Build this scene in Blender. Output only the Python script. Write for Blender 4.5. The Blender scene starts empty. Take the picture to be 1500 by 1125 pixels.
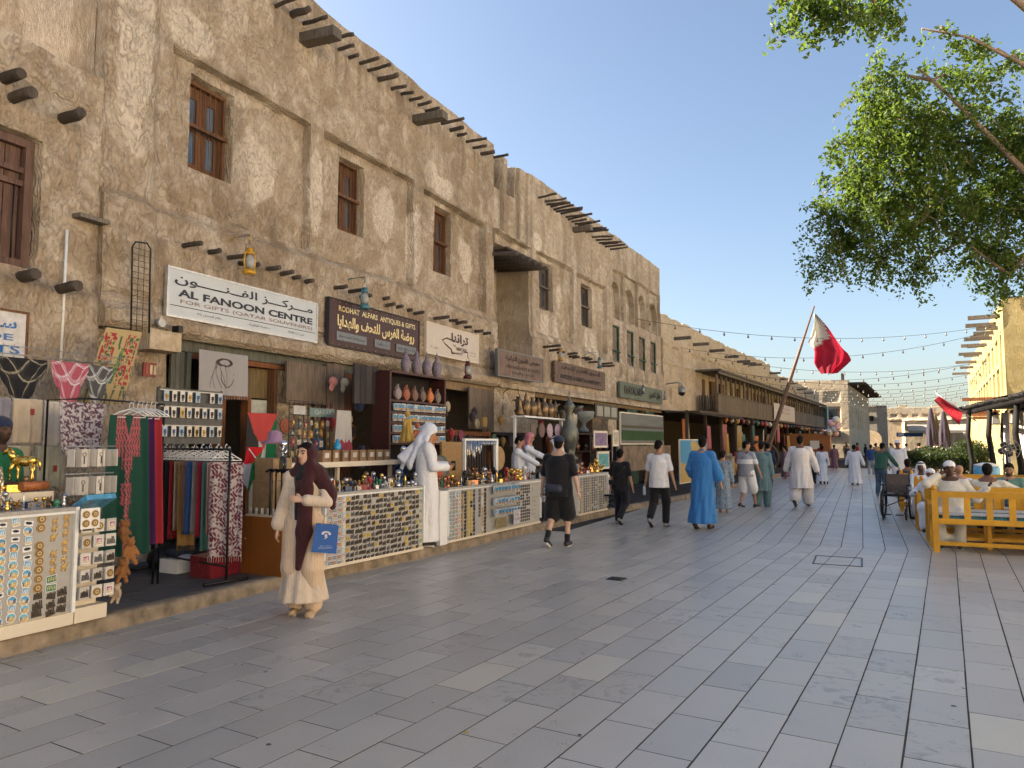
import bpy, bmesh, math, random
import numpy as np
from mathutils import Vector, Matrix, Euler
R = math.radians
PI = math.pi
sc = bpy.context.scene
col = sc.collection
rnd = random.Random(7)
# ------------------------------------------------------------------ camera, light, exposure
CAM_H = 1.63
cam_data = bpy.data.cameras.new('camera')
cam = bpy.data.objects.new('camera', cam_data); col.objects.link(cam)
cam.location = (0, 0, CAM_H)
cam.rotation_euler = (R(90 + 4.567), 0, R(25.233))
cam_data.sensor_width = 36.0
cam_data.lens = 36.0 * 1083.0 / 1500.0
cam_data.clip_start = 0.05
cam_data.clip_end = 2000
sc.camera = cam
SUN_EL, SUN_AZ = 32.0, -95.0          # azimuth from +Y towards +X; the sun stands over the roofs of the left row
world = bpy.data.worlds.new('World'); sc.world = world; world.use_nodes = True
wn = world.node_tree
for n in list(wn.nodes): wn.nodes.remove(n)
wo = wn.nodes.new('ShaderNodeOutputWorld'); wb = wn.nodes.new('ShaderNodeBackground'); ws = wn.nodes.new('ShaderNodeTexSky')
ws.sky_type = 'NISHITA'; ws.sun_disc = False
ws.sun_elevation = R(SUN_EL); ws.sun_rotation = R(SUN_AZ)
ws.air_density = 1.0; ws.dust_density = 2.2; ws.ozone_density = 1.0
wb.inputs['Strength'].default_value = 0.05
wn.links.new(ws.outputs[0], wb.inputs[0]); wn.links.new(wb.outputs[0], wo.inputs[0])
sd = bpy.data.lights.new('sun', 'SUN'); sd.energy = 5.0; sd.angle = R(0.6); sd.color = (1.0, 0.87, 0.70)
sun = bpy.data.objects.new('sun', sd); col.objects.link(sun); sun.location = (-20, 10, 30)
_d = Vector((math.sin(R(SUN_AZ)) * math.cos(R(SUN_EL)), math.cos(R(SUN_AZ)) * math.cos(R(SUN_EL)), math.sin(R(SUN_EL))))
sun.rotation_euler = (-_d).to_track_quat('-Z', 'Y').to_euler()
sc.view_settings.view_transform = 'Standard'; sc.view_settings.look = 'None'
sc.view_settings.exposure = 2.28; sc.view_settings.gamma = 1.0; sc.view_settings.use_curve_mapping = False
sc.cycles.max_bounces = 6; sc.cycles.diffuse_bounces = 4; sc.cycles.transparent_max_bounces = 8
try: sc.cycles.use_denoising = True
except Exception: pass
# ------------------------------------------------------------------ materials
MATS = {}
def lin(c):
 return tuple(((x / 12.92) if x <= 0.04045 else ((x + 0.055) / 1.055) ** 2.4) for x in c)
def hexc(h):
 return lin(tuple(int(h[i:i + 2], 16) / 255 for i in (0, 2, 4)))
class NT:
 def __init__(s, name):
  m = bpy.data.materials.new(name); m.use_nodes = True; s.m = m; s.t = m.node_tree
  s.b = next(n for n in s.t.nodes if n.type == 'BSDF_PRINCIPLED'); s.out = next(n for n in s.t.nodes if n.type == 'OUTPUT_MATERIAL')
 def n(s, t, **kw):
  x = s.t.nodes.new(t)
  return x
 def l(s, a, b): s.t.links.new(a, b)
 def coords(s, kind='Object', scale=(1, 1, 1)):
  tc = s.n('ShaderNodeTexCoord'); mp = s.n('ShaderNodeMapping'); mp.inputs['Scale'].default_value = scale
  s.l(tc.outputs[kind], mp.inputs[0]); return mp.outputs[0]
 def noise(s, vec, scale, detail=4, rough=0.55, dist=0.0):
  x = s.n('ShaderNodeTexNoise'); x.inputs['Scale'].default_value = scale; x.inputs['Detail'].default_value = detail
  x.inputs['Roughness'].default_value = rough; x.inputs['Distortion'].default_value = dist
  if vec is not None: s.l(vec, x.inputs['Vector'])
  return x.outputs['Fac']
 def ramp(s, fac, stops):
  x = s.n('ShaderNodeValToRGB'); e = x.color_ramp.elements
  while len(e) < len(stops): e.new(0.5)
  for i, (p, c) in enumerate(stops):
   e[i].position = p; e[i].color = (c[0], c[1], c[2], 1) if not isinstance(c, (int, float)) else (c, c, c, 1)
  s.l(fac, x.inputs[0]); return x.outputs[0]
 def mix(s, fac, a, b, mode='MIX'):
  x = s.n('ShaderNodeMix'); x.data_type = 'RGBA'; x.blend_type = mode
  for sock, v in ((x.inputs[0], fac), (x.inputs[6], a), (x.inputs[7], b)):
   if isinstance(v, (int, float)): sock.default_value = v if sock.type == 'VALUE' else (v, v, v, 1)
   elif isinstance(v, tuple): sock.default_value = (v[0], v[1], v[2], 1)
   else: s.l(v, sock)
  return x.outputs[2]
 def math(s, op, a, b=0.0, c=0.0):
  x = s.n('ShaderNodeMath'); x.operation = op
  for i, v in enumerate((a, b, c)):
   if isinstance(v, (int, float)): x.inputs[i].default_value = v
   else: s.l(v, x.inputs[i])
  return x.outputs[0]
 def bump(s, h, strength=0.3, dist=0.01, normal=None):
  x = s.n('ShaderNodeBump'); x.inputs['Strength'].default_value = strength; x.inputs['Distance'].default_value = dist
  s.l(h, x.inputs['Height'])
  if normal is not None: s.l(normal, x.inputs['Normal'])
  return x.outputs[0]
 def set(s, **kw):  # socket shorthand
  for k, v in kw.items():
   k = {'base': 'Base Color', 'rough': 'Roughness', 'metal': 'Metallic', 'normal': 'Normal', 'spec': 'Specular IOR Level',
     'alpha': 'Alpha', 'trans': 'Transmission Weight', 'ior': 'IOR', 'emit': 'Emission Color', 'estr': 'Emission Strength'}.get(k, k)
   sock = s.b.inputs[k]
   if isinstance(v, (int, float)): sock.default_value = v
   elif isinstance(v, tuple): sock.default_value = (v[0], v[1], v[2], 1)
   else: s.l(v, sock)
def plain(name, c, rough=0.6, metal=0.0, var=0.18, scale=14.0, bump=0.15, spec=0.4, objvar=0.0, grain=None):
 """A procedural material with mottled colour, uneven gloss and a little relief."""
 if name in MATS: return MATS[name]
 if isinstance(c, str): c = hexc(c)
 k = NT(name); v = k.coords('Object', grain or (1, 1, 1))
 n1 = k.noise(v, scale, 5, 0.6); n2 = k.noise(v, scale * 4.3, 3, 0.6)
 lo = tuple(x * (1 - var) for x in c); hi = tuple(min(1, x * (1 + var)) for x in c)
 cc = k.ramp(n1, [(0.3, lo), (0.7, hi)])
 if objvar:
  oi = k.n('ShaderNodeObjectInfo'); f = k.math('MULTIPLY_ADD', oi.outputs['Random'], 2 * objvar, 1 - objvar)
  hsv = k.n('ShaderNodeHueSaturation'); k.l(cc, hsv.inputs['Color']); k.l(f, hsv.inputs['Value']); cc = hsv.outputs[0]
 k.set(base=cc, metal=metal, spec=spec)
 k.set(rough=k.ramp(n2, [(0.3, max(0.03, rough - 0.08)), (0.7, min(1, rough + 0.08))]))
 if bump: k.set(normal=k.bump(n2, bump, 0.004))
 MATS[name] = k.m; return k.m
def vcol(name, rough=0.7, metal=0.0, bump=0.2, scale=60, attr='Col', weave=False, trans=0.0):
 """Colour read from the mesh's own colour attribute (dyes, print, skin), with fine procedural relief."""
 if name in MATS: return MATS[name]
 k = NT(name); a = k.n('ShaderNodeAttribute'); a.attribute_name = attr
 v = k.coords('Object'); n1 = k.noise(v, scale, 4, 0.6)
 k.set(base=k.mix(0.22, a.outputs['Color'], k.ramp(n1, [(0.3, (0.6, 0.6, 0.6)), (0.7, (1.0, 1.0, 1.0))]), 'MULTIPLY'), rough=rough, metal=metal, spec=0.3)
 if bump: k.set(normal=k.bump(n1, bump, 0.003))
 MATS[name] = k.m; return k.m
def cloth(name, c, rough=0.85, var=0.08, stripes=None, translucent=0.0):
 if name in MATS: return MATS[name]
 if isinstance(c, str): c = hexc(c)
 k = NT(name); v = k.coords('Object'); n1 = k.noise(v, 9, 3, 0.5); n2 = k.noise(v, 220, 2, 0.5)
 cc = k.ramp(n1, [(0.3, tuple(x * (1 - var) for x in c)), (0.7, tuple(min(1, x * (1 + var)) for x in c))])
 if stripes:
  # printed or woven stripes: angle around the body's own axis
  col2, count = stripes
  sx = k.n('ShaderNodeSeparateXYZ'); k.l(v, sx.inputs[0])
  w = k.math('SINE', k.math('MULTIPLY', k.math('ADD', sx.outputs[0], k.math('MULTIPLY', sx.outputs[1], .35)), count))
  cc = k.mix(k.ramp(w, [(0.45, 0.0), (0.75, 1.0)]), cc, col2)
 k.set(base=cc, rough=rough, spec=0.2, normal=k.bump(n2, 0.15, 0.002, k.bump(k.noise(k.coords('Object', (1, 1, .45)), 13, 3, .55, 1.5), .55, .03)))
 k.b.inputs['Sheen Weight'].default_value = 0.15
 if translucent:
  tr = k.n('ShaderNodeBsdfTranslucent'); k.l(cc, tr.inputs[0]); mx = k.n('ShaderNodeMixShader'); mx.inputs[0].default_value = translucent
  k.l(k.b.outputs[0], mx.inputs[1]); k.l(tr.outputs[0], mx.inputs[2]); k.l(mx.outputs[0], k.out.inputs[0])
 MATS[name] = k.m; return k.m
# ------------------------------------------------------------------ objects
PAR = {}
def tag(o, label=None, cat=None, group=None, kind=None):
 if label: o['label'] = label
 if cat: o['category'] = cat
 if group: o['group'] = group
 if kind: o['kind'] = kind
 return o
def thing(name, label, cat, loc=(0, 0, 0), rz=0.0, group=None, kind=None, parent=None, tilt=(0, 0)):
 o = bpy.data.objects.new(name, None); col.objects.link(o)
 o.location = loc; o.rotation_euler = (tilt[0], tilt[1], rz); o.empty_display_size = 0.1
 o.parent = parent
 M = Matrix.LocRotScale(Vector(loc), Euler(o.rotation_euler), Vector((1, 1, 1)))
 PAR[o.name] = M if parent is None else PAR[parent.name] @ M
 return tag(o, label, cat, group, kind)
def link(name, me, m=None, parent=None, loc=None, rot=None, label=None, cat=None, group=None, kind=None):
 if m is not None:
  ms = m if isinstance(m, (list, tuple)) else [m]
  if len(me.materials) == 0:
   for x in ms: me.materials.append(x)
 o = bpy.data.objects.new(name, me); col.objects.link(o)
 if parent is not None: o.parent = parent; PAR[o.name] = PAR.get(parent.name, Matrix())
 else: PAR[o.name] = Matrix.LocRotScale(Vector(loc or (0, 0, 0)), Euler(rot or (0, 0, 0)), Vector((1, 1, 1)))
 if loc is not None: o.location = loc
 if rot is not None: o.rotation_euler = rot
 return tag(o, label, cat, group, kind)
def copy_tree(o, loc=None, rz=None, label=None, parent=None):
 c = o.copy(); col.objects.link(c)
 if parent is not None: c.parent = parent
 if loc is not None: c.location = loc
 if rz is not None: c.rotation_euler = (c.rotation_euler[0], c.rotation_euler[1], rz)
 if label: c['label'] = label
 for ch in list(o.children): copy_tree(ch, parent=c)
 return c
class MB:
 """Collects boxes, bars, tubes and lathes and links them as one mesh."""
 def __init__(s): s.v = []; s.f = []; s.mi = []; s.sm = []; s.c = []; s.cur = 0; s.col = (1, 1, 1)
 def add(s, vs, fs, smooth=False):
  b = len(s.v); s.v += [tuple(p) for p in vs]; s.c += [s.col] * len(vs)
  for f in fs: s.f.append(tuple(b + i for i in f)); s.mi.append(s.cur); s.sm.append(smooth)
  return s
 def box(s, c, size, rz=0.0, rot=None, jit=0.0, taper=1.0):
  hx, hy, hz = size[0] / 2, size[1] / 2, size[2] / 2
  M = (rot if rot is not None else Matrix.Rotation(rz, 3, 'Z'))
  vs = []
  for z in (-1, 1):
   t = taper if z == 1 else 1.0
   for x, y in ((-1, -1), (1, -1), (1, 1), (-1, 1)):
    p = Vector((x * hx * t, y * hy * t, z * hz)) + Vector((rnd.uniform(-jit, jit), rnd.uniform(-jit, jit), rnd.uniform(-jit, jit)))
    vs.append(M @ p + Vector(c))
  return s.add(vs, [(0, 3, 2, 1), (4, 5, 6, 7), (0, 1, 5, 4), (1, 2, 6, 5), (2, 3, 7, 6), (3, 0, 4, 7)])
 def tube(s, pts, r, n=8, cap=True, smooth=True, up=None):
  pts = [Vector(p) for p in pts]; rs = r if isinstance(r, (list, tuple)) else [r] * len(pts)
  vs = []; k = len(pts)
  d0 = (pts[1] - pts[0]).normalized(); ref = Vector((0, 0, 1)) if abs(d0.z) < 0.9 else Vector((1, 0, 0))
  for i, p in enumerate(pts):
   d = (pts[min(i + 1, k - 1)] - pts[max(i - 1, 0)])
   d = d.normalized() if d.length > 1e-9 else d0
   a = d.cross(ref); a = a.normalized() if a.length > 1e-6 else Vector((1, 0, 0)); b = d.cross(a)
   for j in range(n):
    t = 2 * PI * j / n + PI / n
    vs.append(p + (a * math.cos(t) + b * math.sin(t)) * rs[i])
  fs = [(i * n + j, i * n + (j + 1) % n, (i + 1) * n + (j + 1) % n, (i + 1) * n + j) for i in range(k - 1) for j in range(n)]
  s.add(vs, fs, smooth)
  if cap:
   b = len(s.v) - len(vs)
   s.f.append(tuple(b + j for j in range(n))[::-1]); s.mi.append(s.cur); s.sm.append(False)
   s.f.append(tuple(b + (k - 1) * n + j for j in range(n))); s.mi.append(s.cur); s.sm.append(False)
  return s
 def lathe(s, prof, c=(0, 0, 0), n=14, smooth=True, sx=1.0, sy=1.0):
  vs = []; k = len(prof)
  for r, z in prof:
   for j in range(n):
    t = 2 * PI * j / n; vs.append((c[0] + r * math.cos(t) * sx, c[1] + r * math.sin(t) * sy, c[2] + z))
  fs = [(i * n + j, i * n + (j + 1) % n, (i + 1) * n + (j + 1) % n, (i + 1) * n + j) for i in range(k - 1) for j in range(n)]
  s.add(vs, fs, smooth)
  b = len(s.v) - len(vs)
  s.f.append(tuple(b + j for j in range(n))[::-1]); s.mi.append(s.cur); s.sm.append(False)
  s.f.append(tuple(b + (k - 1) * n + j for j in range(n))); s.mi.append(s.cur); s.sm.append(False)
  return s
 def ball(s, c, r, n=10, m=6, sc3=(1, 1, 1)):
  prof = [(max(1e-4, math.sin(PI * i / m)) * r, -math.cos(PI * i / m) * r) for i in range(m + 1)]
  b = len(s.v); s.lathe(prof, (0, 0, 0), n)
  for i in range(b, len(s.v)):
   p = s.v[i]; s.v[i] = (c[0] + p[0] * sc3[0], c[1] + p[1] * sc3[1], c[2] + p[2] * sc3[2])
  return s
 def prism(s, poly, o, u, v, w, cap=True):
  """poly in (u, v) extruded along the vector w."""
  o, u, v, w = Vector(o), Vector(u), Vector(v), Vector(w); n = len(poly)
  a = [o + u * p[0] + v * p[1] for p in poly]; b = [p + w for p in a]
  fs = [(i, (i + 1) % n, n + (i + 1) % n, n + i) for i in range(n)] + [tuple(range(n))[::-1], tuple(range(n, 2 * n))]
  return s.add(a + b, fs)
 def grid(s, P, smooth=True, closed=False):
  """P[i][j] points -> quads."""
  ni, nj = len(P), len(P[0]); vs = [p for r_ in P for p in r_]
  fs = [(i * nj + j, i * nj + (j + 1) % nj, (i + 1) * nj + (j + 1) % nj, (i + 1) * nj + j) for i in range(ni - 1) for j in range(nj if closed else nj - 1)]
  return s.add(vs, fs, smooth)
 def build(s, name, m, parent=None, origin=None, rz=0.0, world=False, **kw):
  v = s.v
  if parent is not None and world:
   Mi = PAR[parent.name].inverted(); v = [Mi @ Vector(p) for p in v]
  if origin is not None and parent is None:
   Mi = Matrix.LocRotScale(Vector(origin), Euler((0, 0, rz)), Vector((1, 1, 1))).inverted(); v = [Mi @ Vector(p) for p in v]
  me = bpy.data.meshes.new(name); me.from_pydata([tuple(p) for p in v], [], s.f)
  if any(s.mi): me.polygons.foreach_set('material_index', s.mi)
  me.polygons.foreach_set('use_smooth', s.sm)
  if any(c != (1, 1, 1) for c in s.c):
   a = me.color_attributes.new('Col', 'FLOAT_COLOR', 'POINT')
   a.data.foreach_set('color', [x for c in s.c for x in (c[0], c[1], c[2], 1)])
  me.update()
  kwl = {}
  if origin is not None and parent is None: kwl = dict(loc=origin, rot=(0, 0, rz))
  return link(name, me, m, parent, **kwl, **kw)
def bevel(o, w=0.004, seg=1):
 b = o.modifiers.new('bevel', 'BEVEL'); b.width = w; b.segments = seg; b.limit_method = 'ANGLE'; return o
def np_mesh(name, V, Fq, smooth=True, cols=None):
 me = bpy.data.meshes.new(name); V = np.asarray(V, dtype=np.float32); Fq = np.asarray(Fq, dtype=np.int32)
 me.vertices.add(len(V)); me.vertices.foreach_set('co', V.ravel())
 me.loops.add(Fq.size); me.loops.foreach_set('vertex_index', Fq.ravel())
 me.polygons.add(len(Fq)); me.polygons.foreach_set('loop_start', np.arange(0, Fq.size, Fq.shape[1], dtype=np.int32))
 me.polygons.foreach_set('loop_total', np.full(len(Fq), Fq.shape[1], dtype=np.int32))
 me.polygons.foreach_set('use_smooth', np.full(len(Fq), smooth, dtype=bool))
 me.update(calc_edges=True)
 if cols is not None:
  a = me.color_attributes.new('Col', 'FLOAT_COLOR', 'POINT')
  C4 = np.ones((len(V), 4), dtype=np.float32); C4[:, :3] = cols; a.data.foreach_set('color', C4.ravel())
 me.validate(); return me
# smooth value noise for relief, folds and wobble
_NT = {}
def vn(x, y, seed=0):
 if seed not in _NT: _NT[seed] = np.random.RandomState(seed + 11).rand(256, 256)
 T = _NT[seed]; x = np.asarray(x, float); y = np.asarray(y, float)
 xi = np.floor(x).astype(int); yi = np.floor(y).astype(int); fx = x - xi; fy = y - yi
 fx = fx * fx * (3 - 2 * fx); fy = fy * fy * (3 - 2 * fy)
 a = T[xi & 255, yi & 255]; b = T[(xi + 1) & 255, yi & 255]; c = T[xi & 255, (yi + 1) & 255]; d = T[(xi + 1) & 255, (yi + 1) & 255]
 return (a * (1 - fx) + b * fx) * (1 - fy) + (c * (1 - fx) + d * fx) * fy
def fbm(x, y, seed=0, o=3):
 r = 0; a = 1; t = 0
 for i in range(o): r = r + a * vn(np.asarray(x) * 2 ** i, np.asarray(y) * 2 ** i, seed + i); t += a; a *= 0.5
 return r / t
class Frame:
 """A facade's own axes: s along it, d out of it towards the street, z up."""
 def __init__(s, ox, oy, ang):
  a = R(ang); s.o = Vector((ox, oy, 0)); s.u = Vector((math.sin(a), math.cos(a), 0)); s.n = Vector((math.cos(a), -math.sin(a), 0)); s.rz = -a
 def p(s, ss, d, z): return s.o + s.u * ss + s.n * d + Vector((0, 0, z))
# ------------------------------------------------------------------ lettering
AR = {'ا': (0xFE8D, 0xFE8E), 'أ': (0xFE83, 0xFE84), 'إ': (0xFE87, 0xFE88), 'آ': (0xFE81, 0xFE82), 'ب': (0xFE8F, 0xFE90, 0xFE91, 0xFE92), 'ة': (0xFE93, 0xFE94),
  'ت': (0xFE95, 0xFE96, 0xFE97, 0xFE98), 'ث': (0xFE99, 0xFE9A, 0xFE9B, 0xFE9C), 'ج': (0xFE9D, 0xFE9E, 0xFE9F, 0xFEA0), 'ح': (0xFEA1, 0xFEA2, 0xFEA3, 0xFEA4),
  'خ': (0xFEA5, 0xFEA6, 0xFEA7, 0xFEA8), 'د': (0xFEA9, 0xFEAA), 'ذ': (0xFEAB, 0xFEAC), 'ر': (0xFEAD, 0xFEAE), 'ز': (0xFEAF, 0xFEB0),
  'س': (0xFEB1, 0xFEB2, 0xFEB3, 0xFEB4), 'ش': (0xFEB5, 0xFEB6, 0xFEB7, 0xFEB8), 'ص': (0xFEB9, 0xFEBA, 0xFEBB, 0xFEBC), 'ض': (0xFEBD, 0xFEBE, 0xFEBF, 0xFEC0),
  'ط': (0xFEC1, 0xFEC2, 0xFEC3, 0xFEC4), 'ع': (0xFEC9, 0xFECA, 0xFECB, 0xFECC), 'غ': (0xFECD, 0xFECE, 0xFECF, 0xFED0), 'ف': (0xFED1, 0xFED2, 0xFED3, 0xFED4),
  'ق': (0xFED5, 0xFED6, 0xFED7, 0xFED8), 'ك': (0xFED9, 0xFEDA, 0xFEDB, 0xFEDC), 'ل': (0xFEDD, 0xFEDE, 0xFEDF, 0xFEE0), 'م': (0xFEE1, 0xFEE2, 0xFEE3, 0xFEE4),
  'ن': (0xFEE5, 0xFEE6, 0xFEE7, 0xFEE8), 'ه': (0xFEE9, 0xFEEA, 0xFEEB, 0xFEEC), 'و': (0xFEED, 0xFEEE), 'ى': (0xFEEF, 0xFEF0), 'ي': (0xFEF1, 0xFEF2, 0xFEF3, 0xFEF4), 'ـ': (0x640,) * 4}
def arabic(t):
 out = []
 for i, ch in enumerate(t):
  if ch not in AR: out.append(ch); continue
  f = AR[ch]; prev = t[i - 1] if i else ' '; nxt = t[i + 1] if i + 1 < len(t) else ' '
  jp = prev in AR and len(AR[prev]) == 4; jn = nxt in AR and len(f) == 4
  k = (3 if jn else 1) if jp else (2 if jn else 0)
  out.append(chr(f[k] if k < len(f) else f[k % 2]))
 s = ''.join(out); r = s[::-1]
 # numbers keep their own order
 import re
 return re.sub('[٠-٩0-9]+', lambda mm: mm.group(0)[::-1], r)
def text(t, m, o, u, v, w=None, h=None, name='lettering', parent=None, bold=0.0, depth=0.004, align='C', sx=1.0, **kw):
 """Raised lettering: fitted to width w and/or height h, centred at o in the plane (u, v)."""
 c = bpy.data.curves.new(name, 'FONT'); c.body = t; c.size = 1.0; c.offset = bold; c.extrude = 0.0; c.resolution_u = 3
 ob = bpy.data.objects.new(name, c); col.objects.link(ob)
 dg = bpy.context.evaluated_depsgraph_get(); me = bpy.data.meshes.new_from_object(ob.evaluated_get(dg))
 bpy.data.objects.remove(ob)
 n = len(me.vertices); co = np.zeros(n * 3); me.vertices.foreach_get('co', co); co = co.reshape(-1, 3)
 if n == 0: return None
 mn, mx = co.min(0), co.max(0); W, Hh = mx[0] - mn[0], mx[1] - mn[1]
 kx = (w / W) if w else (h / Hh) * sx; ky = (h / Hh) if h else kx / sx
 X = (co[:, 0] - (mn[0] + mx[0]) / 2) * kx; Y = (co[:, 1] - (mn[1] + mx[1]) / 2) * ky
 if align == 'L': X += W * kx / 2
 if align == 'R': X -= W * kx / 2
 u, v = Vector(u).normalized(), Vector(v).normalized(); nn = u.cross(v)
 P = np.outer(X, u) + np.outer(Y, v) + np.array(nn) * depth + np.array(o)
 if parent is not None:
  Mi = np.array(PAR[parent.name].inverted()); P = P @ Mi[:3, :3].T + Mi[:3, 3]
 me.vertices.foreach_set('co', P.ravel()); me.materials.clear(); me.update()
 return link(name, me, m, parent, **kw)
# ------------------------------------------------------------------ the setting: materials
def plaster(name, dark, mid, pale, swirl=1.0, streak=0.0, bump=1.0):
 k = NT(name); g = k.coords('Object'); a = k.n('ShaderNodeAttribute'); a.attribute_name = 'Col'
 sep = k.n('ShaderNodeSeparateColor'); k.l(a.outputs['Color'], sep.inputs[0])
 big = k.noise(g, 0.55, 4, 0.6, 0.6); med = k.noise(g, 2.4, 5, 0.65, 0.8); fine = k.noise(g, 26, 4, 0.7)
 # trowel sweeps: long warped bands
 wv = k.n('ShaderNodeTexWave'); wv.wave_type = 'RINGS'; wv.inputs['Scale'].default_value = 1.1; wv.inputs['Distortion'].default_value = 16.0 * swirl
 wv.inputs['Detail'].default_value = 4.0; wv.inputs['Detail Scale'].default_value = 0.9; wv.inputs['Detail Roughness'].default_value = 0.62; k.l(g, wv.inputs[0])
 wv2 = k.n('ShaderNodeTexNoise'); wv2.inputs['Scale'].default_value = 1.0; wv2.inputs['Detail'].default_value = 6; wv2.inputs['Roughness'].default_value = 0.7; wv2.inputs['Distortion'].default_value = 2.2
 mp = k.n('ShaderNodeMapping'); mp.inputs['Scale'].default_value = (9, 9, 1.6 if streak else 5.0); k.l(g, mp.inputs[0]); k.l(mp.outputs[0], wv2.inputs['Vector'])
 # second family of finer sweeps, cut out of stretched noise
 mp3 = k.n('ShaderNodeMapping'); mp3.inputs['Scale'].default_value = (13, 13, 7.5); mp3.inputs['Rotation'].default_value = (0.5, 0.2, 0.1); k.l(g, mp3.inputs[0])
 w3 = k.n('ShaderNodeTexWave'); w3.inputs['Scale'].default_value = 0.75; w3.inputs['Distortion'].default_value = 26.0 if not streak else 14.0; w3.inputs['Detail'].default_value = 3.5; w3.inputs['Detail Scale'].default_value = 0.28; w3.inputs['Detail Roughness'].default_value = 0.68; k.l(mp3.outputs[0], w3.inputs['Vector'])
 c1 = k.mix(k.ramp(big, [(0.34, 0.0), (0.62, 1.0)]), dark, mid)
 c2 = k.mix(k.ramp(med, [(0.44, 0.0), (0.66, 0.85)]), c1, pale)
 c3 = k.mix(k.math('MULTIPLY', sep.outputs[0], 0.9), c2, tuple(min(1, x * 1.12) for x in pale))
 # darker tone in the grooves, and runs of brown wash
 groove = k.ramp(k.math('ADD', w3.outputs['Fac'], k.math('MULTIPLY', k.noise(g, 5, 3), .9)), [(0.35, 0.0), (0.75, 1.0)])
 c4 = k.mix(k.mix(groove, 0.5, 0.0), c3, tuple(x * 0.62 for x in dark))
 c5 = k.mix(k.math('MULTIPLY', k.ramp(wv2.outputs['Fac'], [(0.5, 0.0), (0.68, 1.0)]), 0.45), c4, tuple(x * 0.8 for x in dark))
 c6 = k.mix(sep.outputs[1], c5, tuple(x * 0.55 for x in dark))
 k.set(base=c6, rough=0.92, spec=0.12)
 b1 = k.bump(k.math('MULTIPLY', wv.outputs['Fac'], k.ramp(med, [(0.35, 0.2), (0.7, 1.0)])), 0.35 * bump, 0.02)
 b2 = k.bump(k.math('MULTIPLY', w3.outputs['Fac'], k.ramp(k.noise(g, 1.7, 3), [(0.3, 0.35), (0.65, 1.0)])), 0.8 * bump, 0.03, b1); b3 = k.bump(wv2.outputs['Fac'], 0.9 * bump, 0.05, b2)
 k.set(normal=k.bump(fine, 0.3, 0.006, b3))
 MATS[name] = k.m; return k.m
M_PLA = plaster('mud plaster warm', (0.335, 0.248, 0.162), (0.46, 0.365, 0.258), (0.61, 0.52, 0.41))
M_PLB = plaster('mud plaster streaked', (0.36, 0.275, 0.185), (0.47, 0.38, 0.275), (0.60, 0.52, 0.415), streak=1.0, swirl=0.6)
M_PLC = plaster('mud plaster pale', (0.42, 0.325, 0.215), (0.50, 0.405, 0.28), (0.58, 0.49, 0.37), streak=1.0, swirl=0.5, bump=0.6)
M_PLR = plaster('mud plaster golden', (0.34, 0.265, 0.12), (0.38, 0.30, 0.135), (0.42, 0.34, 0.17), swirl=0.5, bump=0.6)
M_PLW = plaster('pale bounce limewash', (.62, .54, .42), (.70, .62, .49), (.76, .69, .56), bump=.4)  # paled so the unseen row throws more sun back into the street
M_STN = plaster('grey stone render', (0.36, 0.30, 0.23), (0.45, 0.385, 0.305), (0.52, 0.46, 0.38), bump=0.5)
def wood(name, c, dark=0.45, rough=0.75):
 k = NT(name); v = k.coords('Object', (14, 14, 1.2)); n1 = k.noise(v, 2.0, 6, 0.7, 1.0); n2 = k.noise(k.coords('Object'), 3, 3)
 c = hexc(c) if isinstance(c, str) else c
 cc = k.ramp(n1, [(0.32, tuple(x * dark for x in c)), (0.55, c), (0.75, tuple(min(1, x * 1.35) for x in c))])
 oi = k.n('ShaderNodeObjectInfo'); hsv = k.n('ShaderNodeHueSaturation'); k.l(cc, hsv.inputs['Color'])
 k.l(k.math('MULTIPLY_ADD', oi.outputs['Random'], 0.5, 0.75), hsv.inputs['Value'])
 k.set(base=k.mix(k.ramp(n2, [(0.35, 0.35), (0.65, 0.0)]), hsv.outputs[0], tuple(x * 0.5 for x in c)), rough=rough, spec=0.25, normal=k.bump(n1, 0.7, 0.008))
 MATS[name] = k.m; return k.m
M_BEAM = wood('weathered dark pole wood', (0.085, 0.066, 0.052)); M_PERG = wood('shade darkened pergola wood', (0.010, 0.008, 0.007)); M_BEAMG = wood('grey driftwood', (0.15, 0.125, 0.10))  # pergola wood is nearly black: its shade is put into the colour
M_WIN = wood('brown window wood', (0.155, 0.072, 0.034)); M_SHUT = wood('aged plank wood', (0.165, 0.122, 0.088)); M_SHUTD = wood('dark plank wood', (0.052, 0.043, 0.042))
M_GWOOD = wood('green painted wood', (0.035, 0.085, 0.055)); M_BALC = wood('balcony grey wood', (0.15, 0.115, 0.08)); M_LINT = wood('pale lintel wood', (0.24, 0.165, 0.095))
M_RUST = wood('red brown door wood', (0.22, 0.085, 0.035)); M_DRED = wood('left window wood', (0.13, 0.075, 0.055)); M_GSHUT = wood('green grey shutter wood', (0.14, 0.14, 0.115))
def glassm(name, c=(0.02, 0.025, 0.03), rough=0.08):
 k = NT(name); n = k.noise(k.coords('Object'), 3.0, 3)
 k.set(base=k.ramp(n, [(0.3, c), (0.7, tuple(x * 2.2 for x in c))]), rough=rough, spec=0.9, normal=k.bump(n, 0.1, 0.01)); MATS[name] = k.m; return k.m
M_GLASS = glassm('window glass'); M_GLASSB = glassm('dusty blue glass', (0.05, 0.065, 0.08), 0.2)
M_DARK = plain('near black interior', (0.012, 0.010, 0.009), 0.9); M_INT = plain('shop interior wall', (0.16, 0.13, 0.10), 0.85, objvar=0.2)  # first one is an even near-black for shelf backs and the gatehouse slot
M_BLK = plain('black metal', (0.014, 0.014, 0.015), 0.45, 0.3); M_CREAM = plain('cream painted board', (0.60, 0.53, 0.42), 0.6, var=0.07, scale=3)
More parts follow.
